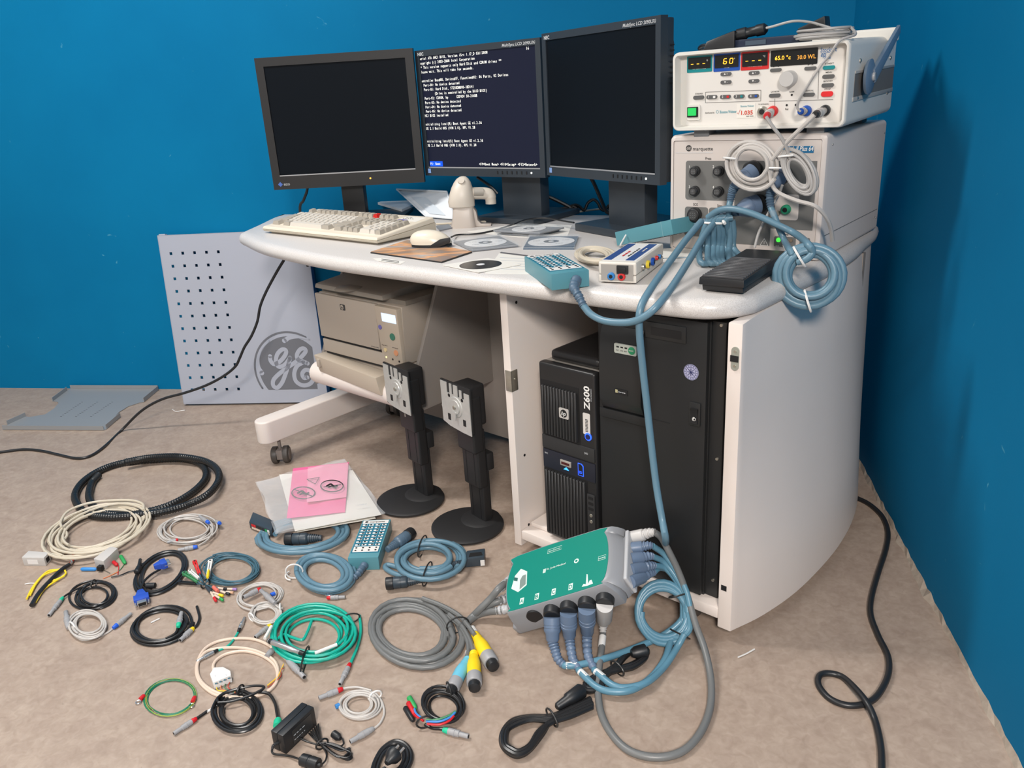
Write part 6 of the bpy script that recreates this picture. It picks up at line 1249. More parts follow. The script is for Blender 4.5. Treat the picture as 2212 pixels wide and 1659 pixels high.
cable(T, coil((700, 1236), 68, 45, 4, 4, .60, r, 84, 2, start=330, jit=.04), r, BLU, k=1, n=10)
cable(T, fp(c4([(760, 1190), (840, 1165), (940, 1090), (960, 1070)]), r), r, BLU, n=10); ribs(T, fp(c4([(935, 1095, .011), (1000, 1040, .014), (1060, 960, .017)]), .012), r*1.15, r*1.6, BB)
B().ring(P(*c4([(500, 1010)])[0], .022), (.020, .006, 0), (0, 0, .02), .002, 20, 6).build('cable_tie', TIEW, T, world=True); cable(T, fp(c4([(460, 1010), (430, 1040), (440, 1070), (470, 1080)]), .006), .002, TIEW, name='tie_tail')
T = cthing('blue cable coil with two black ties and three round plugs near the monitor stands', (935, 1212)); r = TH(935, 1212, 11)
cable(T, coil((925, 1208), 80, 44, -6, 5, .50, r, 88, 3, start=40, jit=.06), r, BLU, k=1, n=10)
fplug(T, c4, (1240, 840), (1440, 700), 25, BSH, BLACK, style='boot', z=.024); fplug(T, c4, (1510, 1080), (1230, 1110), 25, NAVY, BLACK, style='boot', z=.018)
cable(T, fp(c4([(1400, 1000), (1250, 960), (1230, 990), (1330, 1040), (1500, 1070)]), r*1.2), r, BLU, n=10)
ribs(T, fp(c4([(1730, 965), (1790, 950), (1850, 945)]), .02), r*1.0, r*1.5, NAVY); cable(T, fp(c4([(1500, 990), (1620, 985), (1740, 962)]), r*3), r, BLU, n=10); cable(T, fp(c4([(1760, 790), (1830, 830), (1865, 890)]), r*2.5), r, BLU, n=10)
q4 = [P(x, y, .002) for x, y in c4([(1850, 985), (2020, 965), (2025, 895), (1880, 915)])]; b = B(); b.hexa(q4, [p+Vector((0, 0, .026)) for p in q4]); o = b.build('flat_socket', NAVY, T, world=True, bev=.003)
q4 = [P(x, y, .029) for x, y in c4([(1890, 895), (2000, 880), (1990, 855), (1900, 865)])]; B().hexa([p-Vector((0, 0, .002)) for p in q4], q4).build('socket_opening', HOLE, o, world=True)
q4 = [P(x, y, .004) for x, y in c4([(1985, 968), (2018, 964), (2019, 962), (1986, 966)])]; B().hexa(q4, [p+Vector((0, 0, .016)) for p in q4]).build('white_tag', WHITE, o, world=True)
tie(T, P(*c4([(1520, 810)])[0], .018), (1, 0, 0), .042, .020, TIEB); tie(T, P(*c4([(1560, 1030)])[0], .018), (1, 0, 0), .044, .020, TIEB)
# small grey plug with red collar beside the coil
T = cthing('small grey plug with red collar lying above the turquoise coil', (722, 1290), 'loose_plug', 'plug'); fplug(T, c4, (760, 1222), (905, 1215), 10, PGR, CRED); B().ring(P(*c4([(775, 1195)])[0], .005), (.008, 0, 0), (0, .006, 0), .0018, 14, 5).build('wire_loop', SILV, T, world=True)
# plastic bag with pink sleeve and papers
T = thing('plastic_bag', 'clear plastic bag with pink antistatic sleeve and white papers on the floor', 'bag', tuple(P(690, 1070, .03)))
BAG = mat('clear_bag', (.80, .82, .84), .15, alpha=.15, spec=.7, bump=.6, bscale=25)
def sheetgrid(name, q4, z, m, n=14, amp=.004, seed=1, par=None, th=.0006, edge_=0.0):
    rnd = random.Random(seed); ph = [rnd.uniform(0, 6) for _ in range(6)]; b = B(); vs = []
    zz = z if isinstance(z, (list, tuple)) else [z]*4
    c = [P(x, y, zk) for (x, y), zk in zip(c4(q4), zz)]
    for j in range(n+1):
        for i in range(n+1):
            s, t = i/n, j/n; p = c[0]*(1-s)*(1-t)+c[1]*s*(1-t)+c[2]*s*t+c[3]*(1-s)*t
            w_ = amp*(math.sin(7*s+ph[0]+3*t)+math.sin(9*t+ph[1]+2*s)+.6*math.sin(19*s-11*t+ph[2])+.5*math.sin(23*t+ph[3]))*min(1, 6*min(s, t, 1-s, 1-t)+.25)
            e_ = min(s, t, 1-s, 1-t)
            if edge_ and e_ < .09: p = p+(p-(c[0]+c[1]+c[2]+c[3])/4)*(edge_*(1-e_/.09)*(math.sin(13*s+ph[4])+math.sin(11*t+ph[5])-.4))
            vs.append(p+Vector((0, 0, w_)))
    k = n+1; m_ = len(vs); fs = [[j*k+i, j*k+i+1, (j+1)*k+i+1, (j+1)*k+i] for j in range(n) for i in range(n)]
    b.add(vs+[v-Vector((0, 0, th)) for v in vs], fs+[[x+m_ for x in f[::-1]] for f in fs]); return b.build(name, m, par or T, world=True)
ZB = [.036, .036, .036, .036]
sheetgrid('paper', [(505, 690), (1195, 560), (965, 205), (380, 240)], [.038, .022, .024, .026], MATS['paper_white'], amp=.0008, seed=5)
sheetgrid('paper', [(520, 700), (1150, 590), (930, 215), (400, 262)], [.034, .018, .020, .022], M8('paper_cream', 215, 210, 200), amp=.0006, seed=6)
PKP = M8('pink_sleeve', 232, 100, 155, rough=.3); PKL = M8('pink_light', 240, 150, 182, rough=.3)
sl = sheetgrid('pink_sleeve', [(440, 590), (905, 540), (935, 140), (490, 190)], [.044, .032, .034, .036], PKP, amp=.001, seed=7)
sheetgrid('light_panel', [(600, 462), (915, 420), (930, 146), (608, 182)], [.0462, .0352, .0362, .0382], PKL, amp=.0008, seed=7, par=sl)
def bagring(cx, cy, rx, ry, z, w, m, par):
    c = P(*c4([(cx, cy)])[0], z); a_ = P(*c4([(cx+rx, cy)])[0], z)-c; b_ = P(*c4([(cx, cy+ry)])[0], z)-c
    B().ring(c, a_, b_, w, 30, 5).build('warning_ring', m, par, world=True); B().tube([c-a_*.75-b_*.55, c+a_*.75+b_*.55] if cx < 700 else [c-a_*.75+b_*.2, c+a_*.8-b_*.2], w*.9, 5).build('warning_bar', m, par, world=True)
    B().tube(smooth([c-a_*.5+b_*.1, c-a_*.1-b_*.3, c+a_*.2+b_*.15, c+a_*.5+b_*.0], 5), w*1.6, 5).build('hand_symbol', m, par, world=True); B().tube(smooth([c-a_*.3+b_*.3, c+b_*.1, c+a_*.35+b_*.35], 5), w*1.3, 5).build('hand_symbol', m, par, world=True)
INK = mat('ink_black', (.012, .01, .012), .5)
bagring(572, 385, 92, 48, .0455, .0017, INK, sl); bagring(800, 330, 90, 46, .0445, .0017, INK, sl)
tri = [P(*c4([p])[0], .0452) for p in ((600, 278), (700, 262), (668, 315))]
for i in range(3): B().tube([tri[i], tri[(i+1) % 3]], .0009, 4).build('warning_triangle', INK, sl, world=True)
wT = P(*c4([(690, 272)])[0], .0452); lettering(sl, 'FIELD', frame(WM[sl.name].inverted() @ wT, P(*c4([(600, 290)])[0], .045)-wT, P(*c4([(680, 320)])[0], .045)-wT), INK, width=.024, height=.006, lift=.0008)
wT = P(*c4([(1075, 478)])[0], .034); lettering(T, 'NEC', frame(WM[T.name].inverted() @ wT, P(*c4([(945, 500)])[0], .034)-wT, P(*c4([(1060, 530)])[0], .034)-wT), GREYTX, width=.03, height=.008, lift=.004)
sheetgrid('bag_film', [(350, 715), (1250, 548), (900, 118), (200, 300)], [.058, .046, .046, .048], BAG, n=34, amp=.0020, seed=11, th=.0003, edge_=.035)
sheetgrid('bag_underside', [(350, 715), (1250, 548), (900, 118), (200, 300)], [.032, .006, .006, .006], BAG, n=16, amp=.001, seed=12, th=.0003)
# ------------------------------------------------------------------ long black cables
T = thing('mains_cable', 'black cable looping across the right of the floor from behind the desk', 'cable', tuple(P(1900, 1400, 0)))
cable(T, fp(c7([(500, 715), (535, 738), (590, 765), (636, 808), (655, 860), (648, 920), (622, 1000), (600, 1080), (597, 1140), (622, 1210), (655, 1280), (655, 1345), (622, 1410), (580, 1440), (520, 1447), (460, 1425), (422, 1382), (422, 1348), (452, 1338), (500, 1350), (545, 1390, .018), (585, 1440, .019), (612, 1500), (630, 1580), (634, 1659), (630, 1740)]), .0065), .0062, RUB, n=10)
T = thing('mains_cable', 'black cable hanging from the left of the desk and running off to the left', 'cable', tuple(P(250, 940, 0)))
p0 = XY(1.74, .22, .69); p1 = P(262, 930, .005); pn_ = Vector((p1.y-p0.y, -(p1.x-p0.x), 0)).normalized()
up_ = [onplane(a, b_, p0, pn_) for a, b_ in ((628, 535), (618, 554), (598, 587), (575, 630), (562, 662), (556, 694), (543, 726), (528, 750), (518, 773), (508, 792), (482, 813), (444, 833), (398, 849), (349, 863), (305, 888))]
up_ = [Vector((p.x, p.y, max(p.z, .005))) for p in up_]
cable(T, up_+fp([(262, 930), (225, 965), (195, 985), (165, 990), (130, 983), (90, 974), (50, 971), (0, 977), (-60, 985)], .005), .0048, RUB, n=10)
T = thing('monitor_cable', 'black cable hanging behind the left monitor down to the desk', 'cable', tuple(P(655, 470, ZT)))
q = onplane(664, 406, (0, 2.72, 0), Vector((0, 1, 0))); q1 = onplane(648, 458, (0, 2.72, 0), Vector((0, 1, 0))); cable(T, [q+Vector((0, 0, .06)), q, (q+q1)/2, q1, q1-Vector((.01, -.02, .2))], .005, RUB)
# clipped tie ends on the floor
for lab, pts in (('white plastic clipping on the floor before the perforated panel', [(372, 884), (380, 889), (392, 887), (399, 886)]), ('white clipping on the floor at the right of the desk', [(1594, 1420), (1612, 1412), (1630, 1402)]), ('white wire scrap inside the black cable loop', [(326, 1345), (345, 1336)])):
    q = P(*pts[0], 0); T = thing('plastic_clipping', lab, 'scrap', (q.x, q.y, 0)); cable(T, fp(pts, .002), .0016, WHITE, name='strip', n=5)
# ------------------------------------------------------------------ green topped amplifier box leaning on its cables
SJG = mat('amplifier_grey', (.235, .245, .265), .38); SJF = M8('amplifier_green', 0, 128, 112, rough=.38); SJL = mat('amplifier_light_grey', (.42, .43, .45), .4)
MA = Matrix.Translation((-.21, 1.474, .149)) @ Matrix.Rotation(R(.2), 4, 'Z') @ Matrix.Rotation(R(17.4), 4, 'X') @ Matrix.Rotation(R(-28.4), 4, 'Y')
A1 = thing('amplifier_box', 'grey amplifier box with green top face and many plugged cables before the desk', 'medical amplifier', M=MA)
k9 = lambda x, y: (1080+x/6.144, 1140+y/6.144)
face = [(240, 378), (1330, 20), (1385, 60), (1425, 150), (1440, 300), (1430, 480), (1395, 640), (1340, 720), (1260, 775), (190, 1095), (140, 1075), (105, 1000), (92, 880), (100, 740), (135, 600), (180, 480)]
fl2 = [loc(A1, *k9(*p), z=0) for p in face]; fl2 = [Vector((p.x, p.y)) for p in fl2][::-1]
ar = sum(fl2[i].x*fl2[(i+1) % len(fl2)].y-fl2[(i+1) % len(fl2)].x*fl2[i].y for i in range(len(fl2)))
if ar < 0: fl2 = fl2[::-1]
fs_ = smooth2([(p.x, p.y) for p in fl2], 3)
_xm = max(p.x for p in fs_)
def swell(q, k): return [Vector((p.x+k*max(0, min(1, (p.x-_xm+.06)/.06))**2, p.y)) for p in q]
b = B(); b.stack([[(p.x, p.y, z) for p in swell(inset(fs_, -d), k)] for z, d, k in ((-.070, .000, .014), (-.064, .009, .020), (-.045, .012, .022), (-.028, .011, .020), (-.014, .008, .014), (-.004, .005, .006), (0, .0022, 0))]); b.build('housing', SJG, A1, ang=180)
b = B(); b.stack([[(p.x, p.y, z) for p in fs_] for z in (-.001, .0008)]); ff = b.build('green_face', SJF, A1, smooth=False)
xs_ = [p.x for p in fs_]; ysq = [p.y for p in fs_]; XM, YM0, YM1 = max(xs_), min(ysq), max(ysq)
# shoulder block on the right end carrying five sockets
b = B(); b.hexa([(XM-.0, YM0+.016, -.070), (XM+.030, YM0+.004, -.064), (XM+.030, YM1-.012, -.064), (XM-.0, YM1-.016, -.070)], [(XM-.0, YM0+.030, -.034), (XM+.030, YM0+.008, -.018), (XM+.030, YM1-.016, -.018), (XM-.0, YM1-.030, -.034)]); b.build('shoulder_block', SJG, A1, bev=.010, seg=4)
B().hexa([(XM+.028, YM0+.006, -.060), (XM+.037, YM0+.006, -.060), (XM+.037, YM1-.012, -.060), (XM+.028, YM1-.012, -.060)], [(XM+.028, YM0+.010, -.014), (XM+.037, YM0+.010, -.014), (XM+.037, YM1-.016, -.014), (XM+.028, YM1-.016, -.014)]).build('socket_plate', SJL, A1, bev=.004, seg=3)
B().hexa([(min(xs_)-.006, YM0+.0, -.078), (min(xs_)+.03, YM0+.0, -.078), (min(xs_)+.03, YM1-.03, -.078), (min(xs_)-.006, YM1-.03, -.078)], [(min(xs_)-.008, YM0+.0, -.05), (min(xs_)+.03, YM0+.0, -.05), (min(xs_)+.03, YM1-.03, -.05), (min(xs_)-.008, YM1-.03, -.05)]).build('rubber_foot', SJG, A1, bev=.008, seg=3)
# printed face: letters, names, icons
PALE = M8('print_pale', 205, 222, 215); FA = lambda x, y: frame((x, y, .0009), (1, 0, 0), (0, 1, 0))
l9 = lambda x, y: loc(A1, *k9(x, y), z=.0009)
for ch, x, y in (('A', 290, 972), ('B', 490, 912), ('C', 712, 850), ('D', 938, 782)):
    q = l9(x, y); o = B().box(q.x-.005, q.x+.005, q.y-.008, q.y+.008, .0008, .0011).build('letter_plate', PALE, ff); lettering(o, ch, frame((q.x, q.y-.0055, .0011), (1, 0, 0), (0, 1, 0)), SJF, height=.0105, width=.0075, center=True, lift=.0004)
q, q2 = l9(620, 560), l9(870, 500); lettering(ff, 'St. Jude Medical', FA(q.x, q.y-.001), PALE, width=q2.x-q.x, height=.005)
q = l9(590, 572)
for i in range(2):
    for j in range(3): B().box(q.x-.0035+i*.0037, q.x-.0002+i*.0037, q.y-.0055+j*.0037, q.y-.0022+j*.0037, .0008, .0011).build('logo_square', PALE, ff)
def outline(x0, y0, x1, y1, txt):
    a_, b_ = l9(x0, y0), l9(x1, y1); cx, cy, hw, hh = (a_.x+b_.x)/2, (a_.y+b_.y)/2, abs(b_.x-a_.x)/2, .0052
    pr = [(cx-hw, cy-hh), (cx+hw, cy-hh), (cx+hw, cy+hh), (cx-hw, cy+hh), (cx-hw, cy-hh)]; B().tube([(p[0], p[1], .001) for p in pr], .0004, 4).build('printed_frame', PALE, ff); (lettering if txt else (lambda p_, t_, F_, m_, **k_: scribble(p_, F_, m_, k_['width'], k_['height'], center=True)))(ff, txt, frame((cx, cy-.0022, .0009), (1, 0, 0), (0, 1, 0)), PALE, width=hw*1.7, height=.0042, center=True)
outline(635, 318, 818, 262, 'RecordConnect'); outline(1305, 415, 1405, 380, '')
hx = [l9(*p) for p in ((150, 810), (200, 640), (280, 545), (362, 580), (355, 760), (240, 855))]; o = B().prism([(p.x, p.y) for p in hx][::-1], .0008, .0012).build('device_icon', PALE, ff)
hx2 = [l9(*p) for p in ((262, 820), (268, 700), (300, 640), (345, 620), (342, 750))]; B().prism([(p.x, p.y) for p in hx2][::-1], .0012, .0015).build('icon_shade', M8('icon_grey', 120, 135, 130), o)
hx2 = [l9(*p) for p in ((185, 705), (192, 660), (240, 668), (232, 712))]; B().prism([(p.x, p.y) for p in hx2][::-1], .0012, .0015).build('icon_screen', M8('icon_dark', 40, 90, 85), o)
sk_ = [l9(*p) for p in ((1085, 785), (1110, 745), (1140, 750), (1150, 615), (1165, 620), (1170, 745), (1190, 700), (1215, 690), (1235, 740), (1160, 770))]; B().prism([(p.x, p.y) for p in sk_][::-1], .0008, .0011).build('skyline_icon', PALE, ff)
q = l9(1015, 440); B().prism(circ(q.x, q.y, .0062, 8), .0008, .0011).build('heart_icon', PALE, ff); B().prism(circ(q.x, q.y, .003, 12), .0011, .0014).build('heart_shape', SJF, ff)
# sockets along the front edge
yf = YM0-.010
front = lambda x, y: loc(A1, *(1000+x/2.967, 1100+y/2.967), y=yf)
SL = [front(575, 655), front(680, 628), front(797, 600), front(912, 575)]
sq = front(460, 690); B().lathe((sq.x, yf-.001, sq.z), (sq.x, yf+.01, sq.z), [(0, .018), (1, .018)], 22).build('empty_socket', HOLE, A1)
for q in SL: B().lathe((q.x, yf+.006, q.z), (q.x, yf-.014, q.z), [(0, .019), (.3, .0195), (.9, .0185), (1, .016)], 22).build('socket_ring', BLACK, A1)
BSH2 = mat('blue_grey_plug', (.115, .165, .25), .42); WPL = mat('white_grey_plug', (.50, .49, .48), .42)
BLC = mat('mid_blue_cable', (.095, .225, .31), .36)
def bplug(T, a, d, L_, r, m):      # stepped shell
    a = Vector(a); d = Vector(d).normalized(); e = a+d*L_
    return B().lathe(a, e, [(0, r), (.28, r), (.29, r*.95), (.34, r*.95), (.35, r), (.4, r), (.41, r*.95), (.46, r*.95), (.47, r), (.55, r*1.0), (.66, r*.82), (.9, r*.78), (1, r*.6)], 22).build('plug', m, T, world=True), e
wp2 = lambda x, y, z: P(1000+x/2.967, 1100+y/2.967, z)
bots = [((575, 850), [(590, 900), (610, 960), (650, 1003)], [(660, 1003), (730, 1000), (900, 960), (1100, 890), (1270, 815), (1380, 735), (1440, 650)]),
        ((682, 825), [(690, 880), (705, 960), (745, 1030)], [(752, 1042), (850, 1135), (950, 1168), (1080, 1158), (1200, 1085), (1290, 970), (1330, 850)]),
        ((797, 800), [(795, 860), (805, 950), (845, 1030)], [(852, 1040), (960, 1128), (1060, 1143), (1180, 1108), (1290, 1010), (1370, 890), (1420, 800)])]
labs = ['leftmost of three blue cables plugged into the front of the green topped amplifier', 'middle of three blue cables plugged into the front of the green topped amplifier', 'rightmost of three blue cables plugged into the front, next to the white plug']
leanO = wp2(1290, 870, .006); aw = Vector((FWD.x, FWD.y, 0)).normalized(); lean_n = -aw*math.sin(R(58))+Vector((0, 0, 1))*math.cos(R(58))
def lean(x, y, off=0.0):
    p = onplane(1000+x/2.967, 1100+y/2.967, leanO+lean_n*off, lean_n)
    return p if p.z > .009 else wp2(x, y, .009)
for i, (e_, boot, tail) in enumerate(bots):
    s0 = MA @ Vector((SL[i].x, yf-.014, SL[i].z)); e0 = wp2(e_[0], e_[1], .045)
    T = thing('amplifier_cable', labs[i], 'cable', (e0.x, e0.y, 0), group='blue cables of the green topped amplifier')
    o, e1 = bplug(T, s0, e0-s0, (e0-s0).length, .0178, BSH2)
    bp = [e1]+[wp2(x, y, z) for (x, y), z in zip(boot, (.034, .022, .012))]; ribs(T, bp, .0118, .0085, BSH2, nr=8)
    tz = [wp2(x, y, .0085+.018*i*(.4 if k < 2 else 1)*0+.008) for k, (x, y) in enumerate(tail[:-3])]+[lean(x, y, .006+.012*i) for x, y in tail[-3:]]
    cable(T, [bp[-1]]+tz, .0072, BLC, n=10); a_, b_ = tz[0], tz[1] if i == 0 else tz[0]+(tz[1]-tz[0])*.45
    B().tube([a_, b_], .0076, 10).build('white_label', WHITE, T, world=True)
# white plug and the long grey cable
s0 = MA @ Vector((SL[3].x, yf-.014, SL[3].z)); e0 = wp2(902, 725, .048)
T = thing('amplifier_cable', 'grey cable with white plugs looping across the floor before the desk', 'cable', (e0.x, e0.y, 0))
B().lathe(s0, e0, [(0, .0172), (.75, .0172), (.85, .015), (1, .011)], 22).build('plug', WPL, T, world=True); ribs(T, [e0, wp2(898, 765, .038), wp2(897, 800, .030)], .0115, .0068, WPL, nr=4)
k2 = [(897, 800, .030), (888, 900, .020), (870, 1050, .012), (868, 1200, .0075), (893, 1330, .0075), (960, 1450, .0075), (1060, 1545, .0075), (1200, 1588, .0075), (1340, 1578, .0075), (1450, 1520, .0075), (1540, 1400, .0075), (1588, 1250, .009), (1588, 1080, .016), (1550, 900, .035), (1492, 740, .06), (1440, 560, .10), (1382, 400, .15), (1320, 270, .195)]
topq = loc(A1, 1415, 1150, z=-.03)
pw = MA @ Vector((topq.x, topq.y, -.03))
cable(T, [wp2(*q) for q in k2]+[wp2(1270, 182, .222), wp2(1232, 150, .232)], .0072, DGR, n=10)
B().tube([wp2(889, 880, .0212), wp2(896, 815, .0285)], .0078, 10).build('white_label', WHITE, T, world=True)
def endplug(T, a, c, r, m):
    A_ = MA @ loc(A1, *(1000+a[0]/2.967, 1100+a[1]/2.967), z=-.036); B_ = wp2(c[0], c[1], c[2])
    o = B().lathe(A_, A_+(B_-A_)*.55, [(0, r), (.9, r), (1, r*.9)], 18).build('plug', m, T, world=True); ribs(T, [A_+(B_-A_)*.5, A_+(B_-A_)*.78+Vector((0, 0, .002)), B_], r*.95, r*.62, m, nr=4); return A_, B_
endplug(T, (1075, 182), (1232, 148, .232), .0135, WPL)
ribl = ['topmost blue cable on the right end of the green topped amplifier', 'second blue cable from the top on the right end of the green topped amplifier', 'third blue cable from the top on the right end of the green topped amplifier', 'lowest blue cable on the right end of the green topped amplifier']
ends = [((1072, 250), (1215, 235, .205)), ((1072, 320), (1215, 302, .185)), ((1072, 392), (1225, 360, .165)), ((1072, 470), (1220, 405, .150))]
tails = [[(1290, 290), (1370, 400), (1430, 520), (1455, 620)], [(1290, 340), (1370, 440), (1430, 560), (1440, 660)], [(1300, 380), (1380, 480), (1420, 600), (1425, 700)], [(1270, 375), (1350, 420), (1400, 540), (1410, 660), (1400, 760)]]
for i in range(4):
    A_ = MA @ loc(A1, 1362, 1190+22*i, z=-.036); T = thing('amplifier_cable', ribl[i], 'cable', (A_.x, A_.y, 0), group='blue cables of the green topped amplifier')
    _, B_ = endplug(T, *ends[i], .0130, BSH2)
    cable(T, [B_]+[lean(x, y, .026-.006*i) for x, y in tails[i]], .0066, BLC, n=10)
T = thing('coiled_cable', 'blue cable coil tied up against the bay behind the green topped amplifier', 'cable', tuple(leanO))
pts = coil((1000+1285/2.967, 1100+665/2.967), 58, 66, 0, 4, .84, .0066, 91, 2, start=180, jit=.05, mp=lambda x, y, l: onplane(x, y, leanO+lean_n*(l+.004), lean_n))
cable(T, pts, .0066, BLC, k=1, n=10)
cable(T, [lean(1440, 640, .02), lean(1455, 760, .02), lean(1400, 820, .02), lean(1330, 820, .014)], .0066, BLC)
for x, y, a_ in ((1385, 548, (1, -.3)), (1392, 800, (1, .5))):
    c = lean(x, y, .012); s1 = (lean(x+60*a_[0], y+60*a_[1], .012)-c).normalized()*.022; B().ring(c, s1, lean_n*.018, .002, 18, 6).build('cable_tie', TIEB, T, world=True)
# three grey leads out of the left end to the trunk coil
T = thing('trunk_cable', 'three grey leads from the left end of the green topped amplifier to the trunk coil', 'cable', tuple(wp2(120, 620, 0)))
for a_, mid, z in (((278, 462), [(240, 500), (180, 570), (110, 640), (60, 690), (25, 725), (-20, 770)], .10), ((275, 570), [(225, 590), (150, 625), (90, 665), (45, 705), (0, 745)], .06), ((290, 645), [(225, 650), (150, 660), (90, 680), (40, 715), (-10, 755)], .045)):
    A_ = MA @ (loc(A1, *(1000+a_[0]/2.967, 1100+a_[1]/2.967), z=-.045)+Vector((.022, 0, 0))); q = [wp2(x, y, max(.012, z*(1-(k+1)/4.5))) for k, (x, y) in enumerate(mid)]
    cable(T, [A_]+q, .0082, DGR, name='lead', n=10); ribs(T, [A_, (A_*.5+q[0]*.5), q[0]*.85+q[1]*.15], .0145, .0095, SJL, nr=5)
# ------------------------------------------------------------------ black mains leads before the amplifier
T = thing('mains_lead', 'tied black mains lead with moulded socket nearest the camera right of centre', 'cable', tuple(wp2(450, 1400, 0)))
for i in range(4):
    o_ = i*9; z = .0055+.007*(i % 2)
    cable(T, [wp2(x, y, z) for x, y in ((820, 1215+o_*.8), (700, 1270+o_*.9), (570, 1325+o_), (430, 1330+o_*.7), (320, 1355+o_*1.2), (255+o_*.9, 1430), (252+o_*.9, 1510), (300+o_*.5, 1565-o_), (360, 1580-o_), (430, 1540-o_), (510-o_, 1440-o_*.4), (570, 1350+o_*.6), (690, 1300+o_), (830, 1240+o_))], .0052, BLKC, n=8)
A_, B_ = wp2(600, 1270, .014), wp2(765, 1160, .014); o = B().lathe(A_, B_, [(0, .005), (.05, .008), (.4, .010), (.45, .013), (.95, .015), (1, .013)], 12).build('appliance_plug', BLACK, T, world=True); tie(T, wp2(570, 1335, .012), wp2(640, 1300, 0)-wp2(520, 1350, 0), .022, .013, TIEB)
T = thing('mains_lead', 'tied black mains lead lying under the blue amplifier cables', 'cable', tuple(wp2(960, 1030, 0)))
for i in range(5):
    o_ = i*8; z = .0055+.006*(i % 2)
    cable(T, [wp2(x, y, z) for x, y in ((780+o_, 1120+o_), (830, 1080+o_), (920, 1040+o_*.6), (1000, 1020+o_*.4), (1090, 990+o_*.8), (1170, 940+o_*.5), (1180-o_*.6, 900+o_*.5), (1120-o_, 885+o_), (1040, 930+o_*.6), (980, 1000+o_*.5), (900, 1060+o_), (860+o_, 1150), (800, 1170-o_), (775, 1140-o_*.5))], .0052, BLKC, n=8)
tie(T, wp2(990, 1020, .012), wp2(1060, 980, 0)-wp2(930, 1050, 0), .020, .013, TIEB)
B().lathe(wp2(1080, 925, .02), wp2(1170, 905, .02), [(0, .008), (.3, .013), (1, .014)], 12).build('mains_plug', BLACK, T, world=True)
# ------------------------------------------------------------------ cables on the desk
def vp(px, py, v, z=None): p = onplane(px, py, XY(0, v), DV); return p
BIG = .0072
# lead of the desk edge socket box drooping over the edge and back to the bundle
T = thing('socket_box_cable', 'blue cable from the desk edge socket box drooping over the front edge', 'cable', tuple(P(1300, 640, ZT)))
MJ = WM[J1.name]; s0 = MJ @ Vector((.012, -.102, .016))
bt = [s0, vp(1240, 622, -.085), vp(1250, 640, -.092), vp(1260, 660, -.096)]; ribs(T, bt, .0115, .0085, BB, nr=9)
cable(T, [bt[-1], vp(1278, 680, -.098), vp(1310, 694, -.100), vp(1360, 696, -.100), vp(1395, 682, -.096), vp(1425, 655, -.075), vp(1455, 615, .0), vp(1490, 560, .12), vp(1520, 510, .22), vp(1540, 485, .28)], BIG, BLU, n=10)
# long cable down to the floor
T = thing('hanging_cable', 'long blue cable hanging from the desk bundle down to the amplifier on the floor', 'cable', tuple(P(1440, 1200, 0)))
cable(T, [vp(1515, 478, .26), vp(1480, 520, .18), vp(1440, 575, .06), vp(1405, 625, -.04), vp(1384, 665, -.085), vp(1381, 710, -.092), vp(1387, 780, -.085), vp(1397, 870, -.08), vp(1407, 960, -.08), vp(1418, 1050, -.085), vp(1430, 1120, -.095), vp(1438, 1165, -.10), wp2(1300, 250, .13), wp2(1330, 420, .09)], BIG, BLU, n=10)
# tied bundle of blue cable loops behind the pedal
T = thing('cable_bundle', 'tied bundle of blue cable loops hanging before the amplifier case', 'cable', tuple(P(1550, 590, ZT)))
K4 = lambda x, y: (1400+x/3.95, 260+y/3.95)
gpt = lambda x, y, off: G1.matrix_world @ loc(G1, *K4(x, y), y=-.2155-off)
for i, (x0, x1, x2) in enumerate(((505, 470, 440), (530, 515, 510), (560, 560, 560), (590, 610, 600), (610, 640, 630), (660, 690, 690))):
    lo = P(*K4(x2+10, 1225), ZT+.009); cable(T, [gpt(x0+60, 800+i*6, .06), gpt(x0+10, 850, .065), gpt(x1, 960, .068-.004*i), gpt(x2, 1090, .066-.004*i), Vector((lo.x, lo.y, ZT+.012)), Vector((lo.x+.03, lo.y+.03, ZT+.009)), gpt(x2+40, 1090, .045), gpt(x1+40, 960, .045), gpt(x0+60, 850, .05)], BIG*.95, BLU, n=10)
c = gpt(560, 868, .058); B().ring(c, G1.matrix_world.to_3x3().col[0]*.030, G1.matrix_world.to_3x3().col[1]*.016, .0026, 22, 6).build('cable_tie', TIEW, T, world=True); B().tube([gpt(640, 860, .07), gpt(655, 880, .078)], .0035, 6).build('tie_head', TIEW, T, world=True)
# arc to the coil hanging off the desk end
T = thing('hanging_coil', 'blue cable coil with white ties hanging over the right desk edge', 'cable', tuple(XY(-.03, .22, ZT)))
cc_ = Vector((FWD.x, FWD.y, 0)).normalized(); hp0 = XY(-.035, .20, .70); hn = (CAM-hp0); hn.z = .25; hn.normalize()
hg = lambda x, y, l=0.0: onplane(x, y, hp0+hn*l, hn)
pts = coil((1750, 595), 72, 66, -25, 5, .60, BIG, 95, 2, start=150, jit=.04, mp=lambda x, y, l: hg(x, y, l+.004)); cable(T, pts, BIG, BLU, k=1, n=10)
cable(T, [gpt(510, 830, .065), gpt(600, 770, .07), gpt(720, 755, .075), gpt(900, 800, .08), gpt(1100, 890, .085), gpt(1260, 970, .09), hg(1745, 527, .012), hg(1755, 545, .016), hg(1742, 560, .016), hg(1722, 566, .012)], BIG, BLU, n=10)
for x, y, d in ((1727, 555, (.6, 1)), (1745, 650, (.3, 1))):
    c = hg(x, y, .008); s1 = (hg(x+20*d[0], y+20*d[1])-hg(x, y)).normalized()*.022; B().ring(c, s1, hn*.016, .0024, 18, 6).build('cable_tie', TIEW, T, world=True)
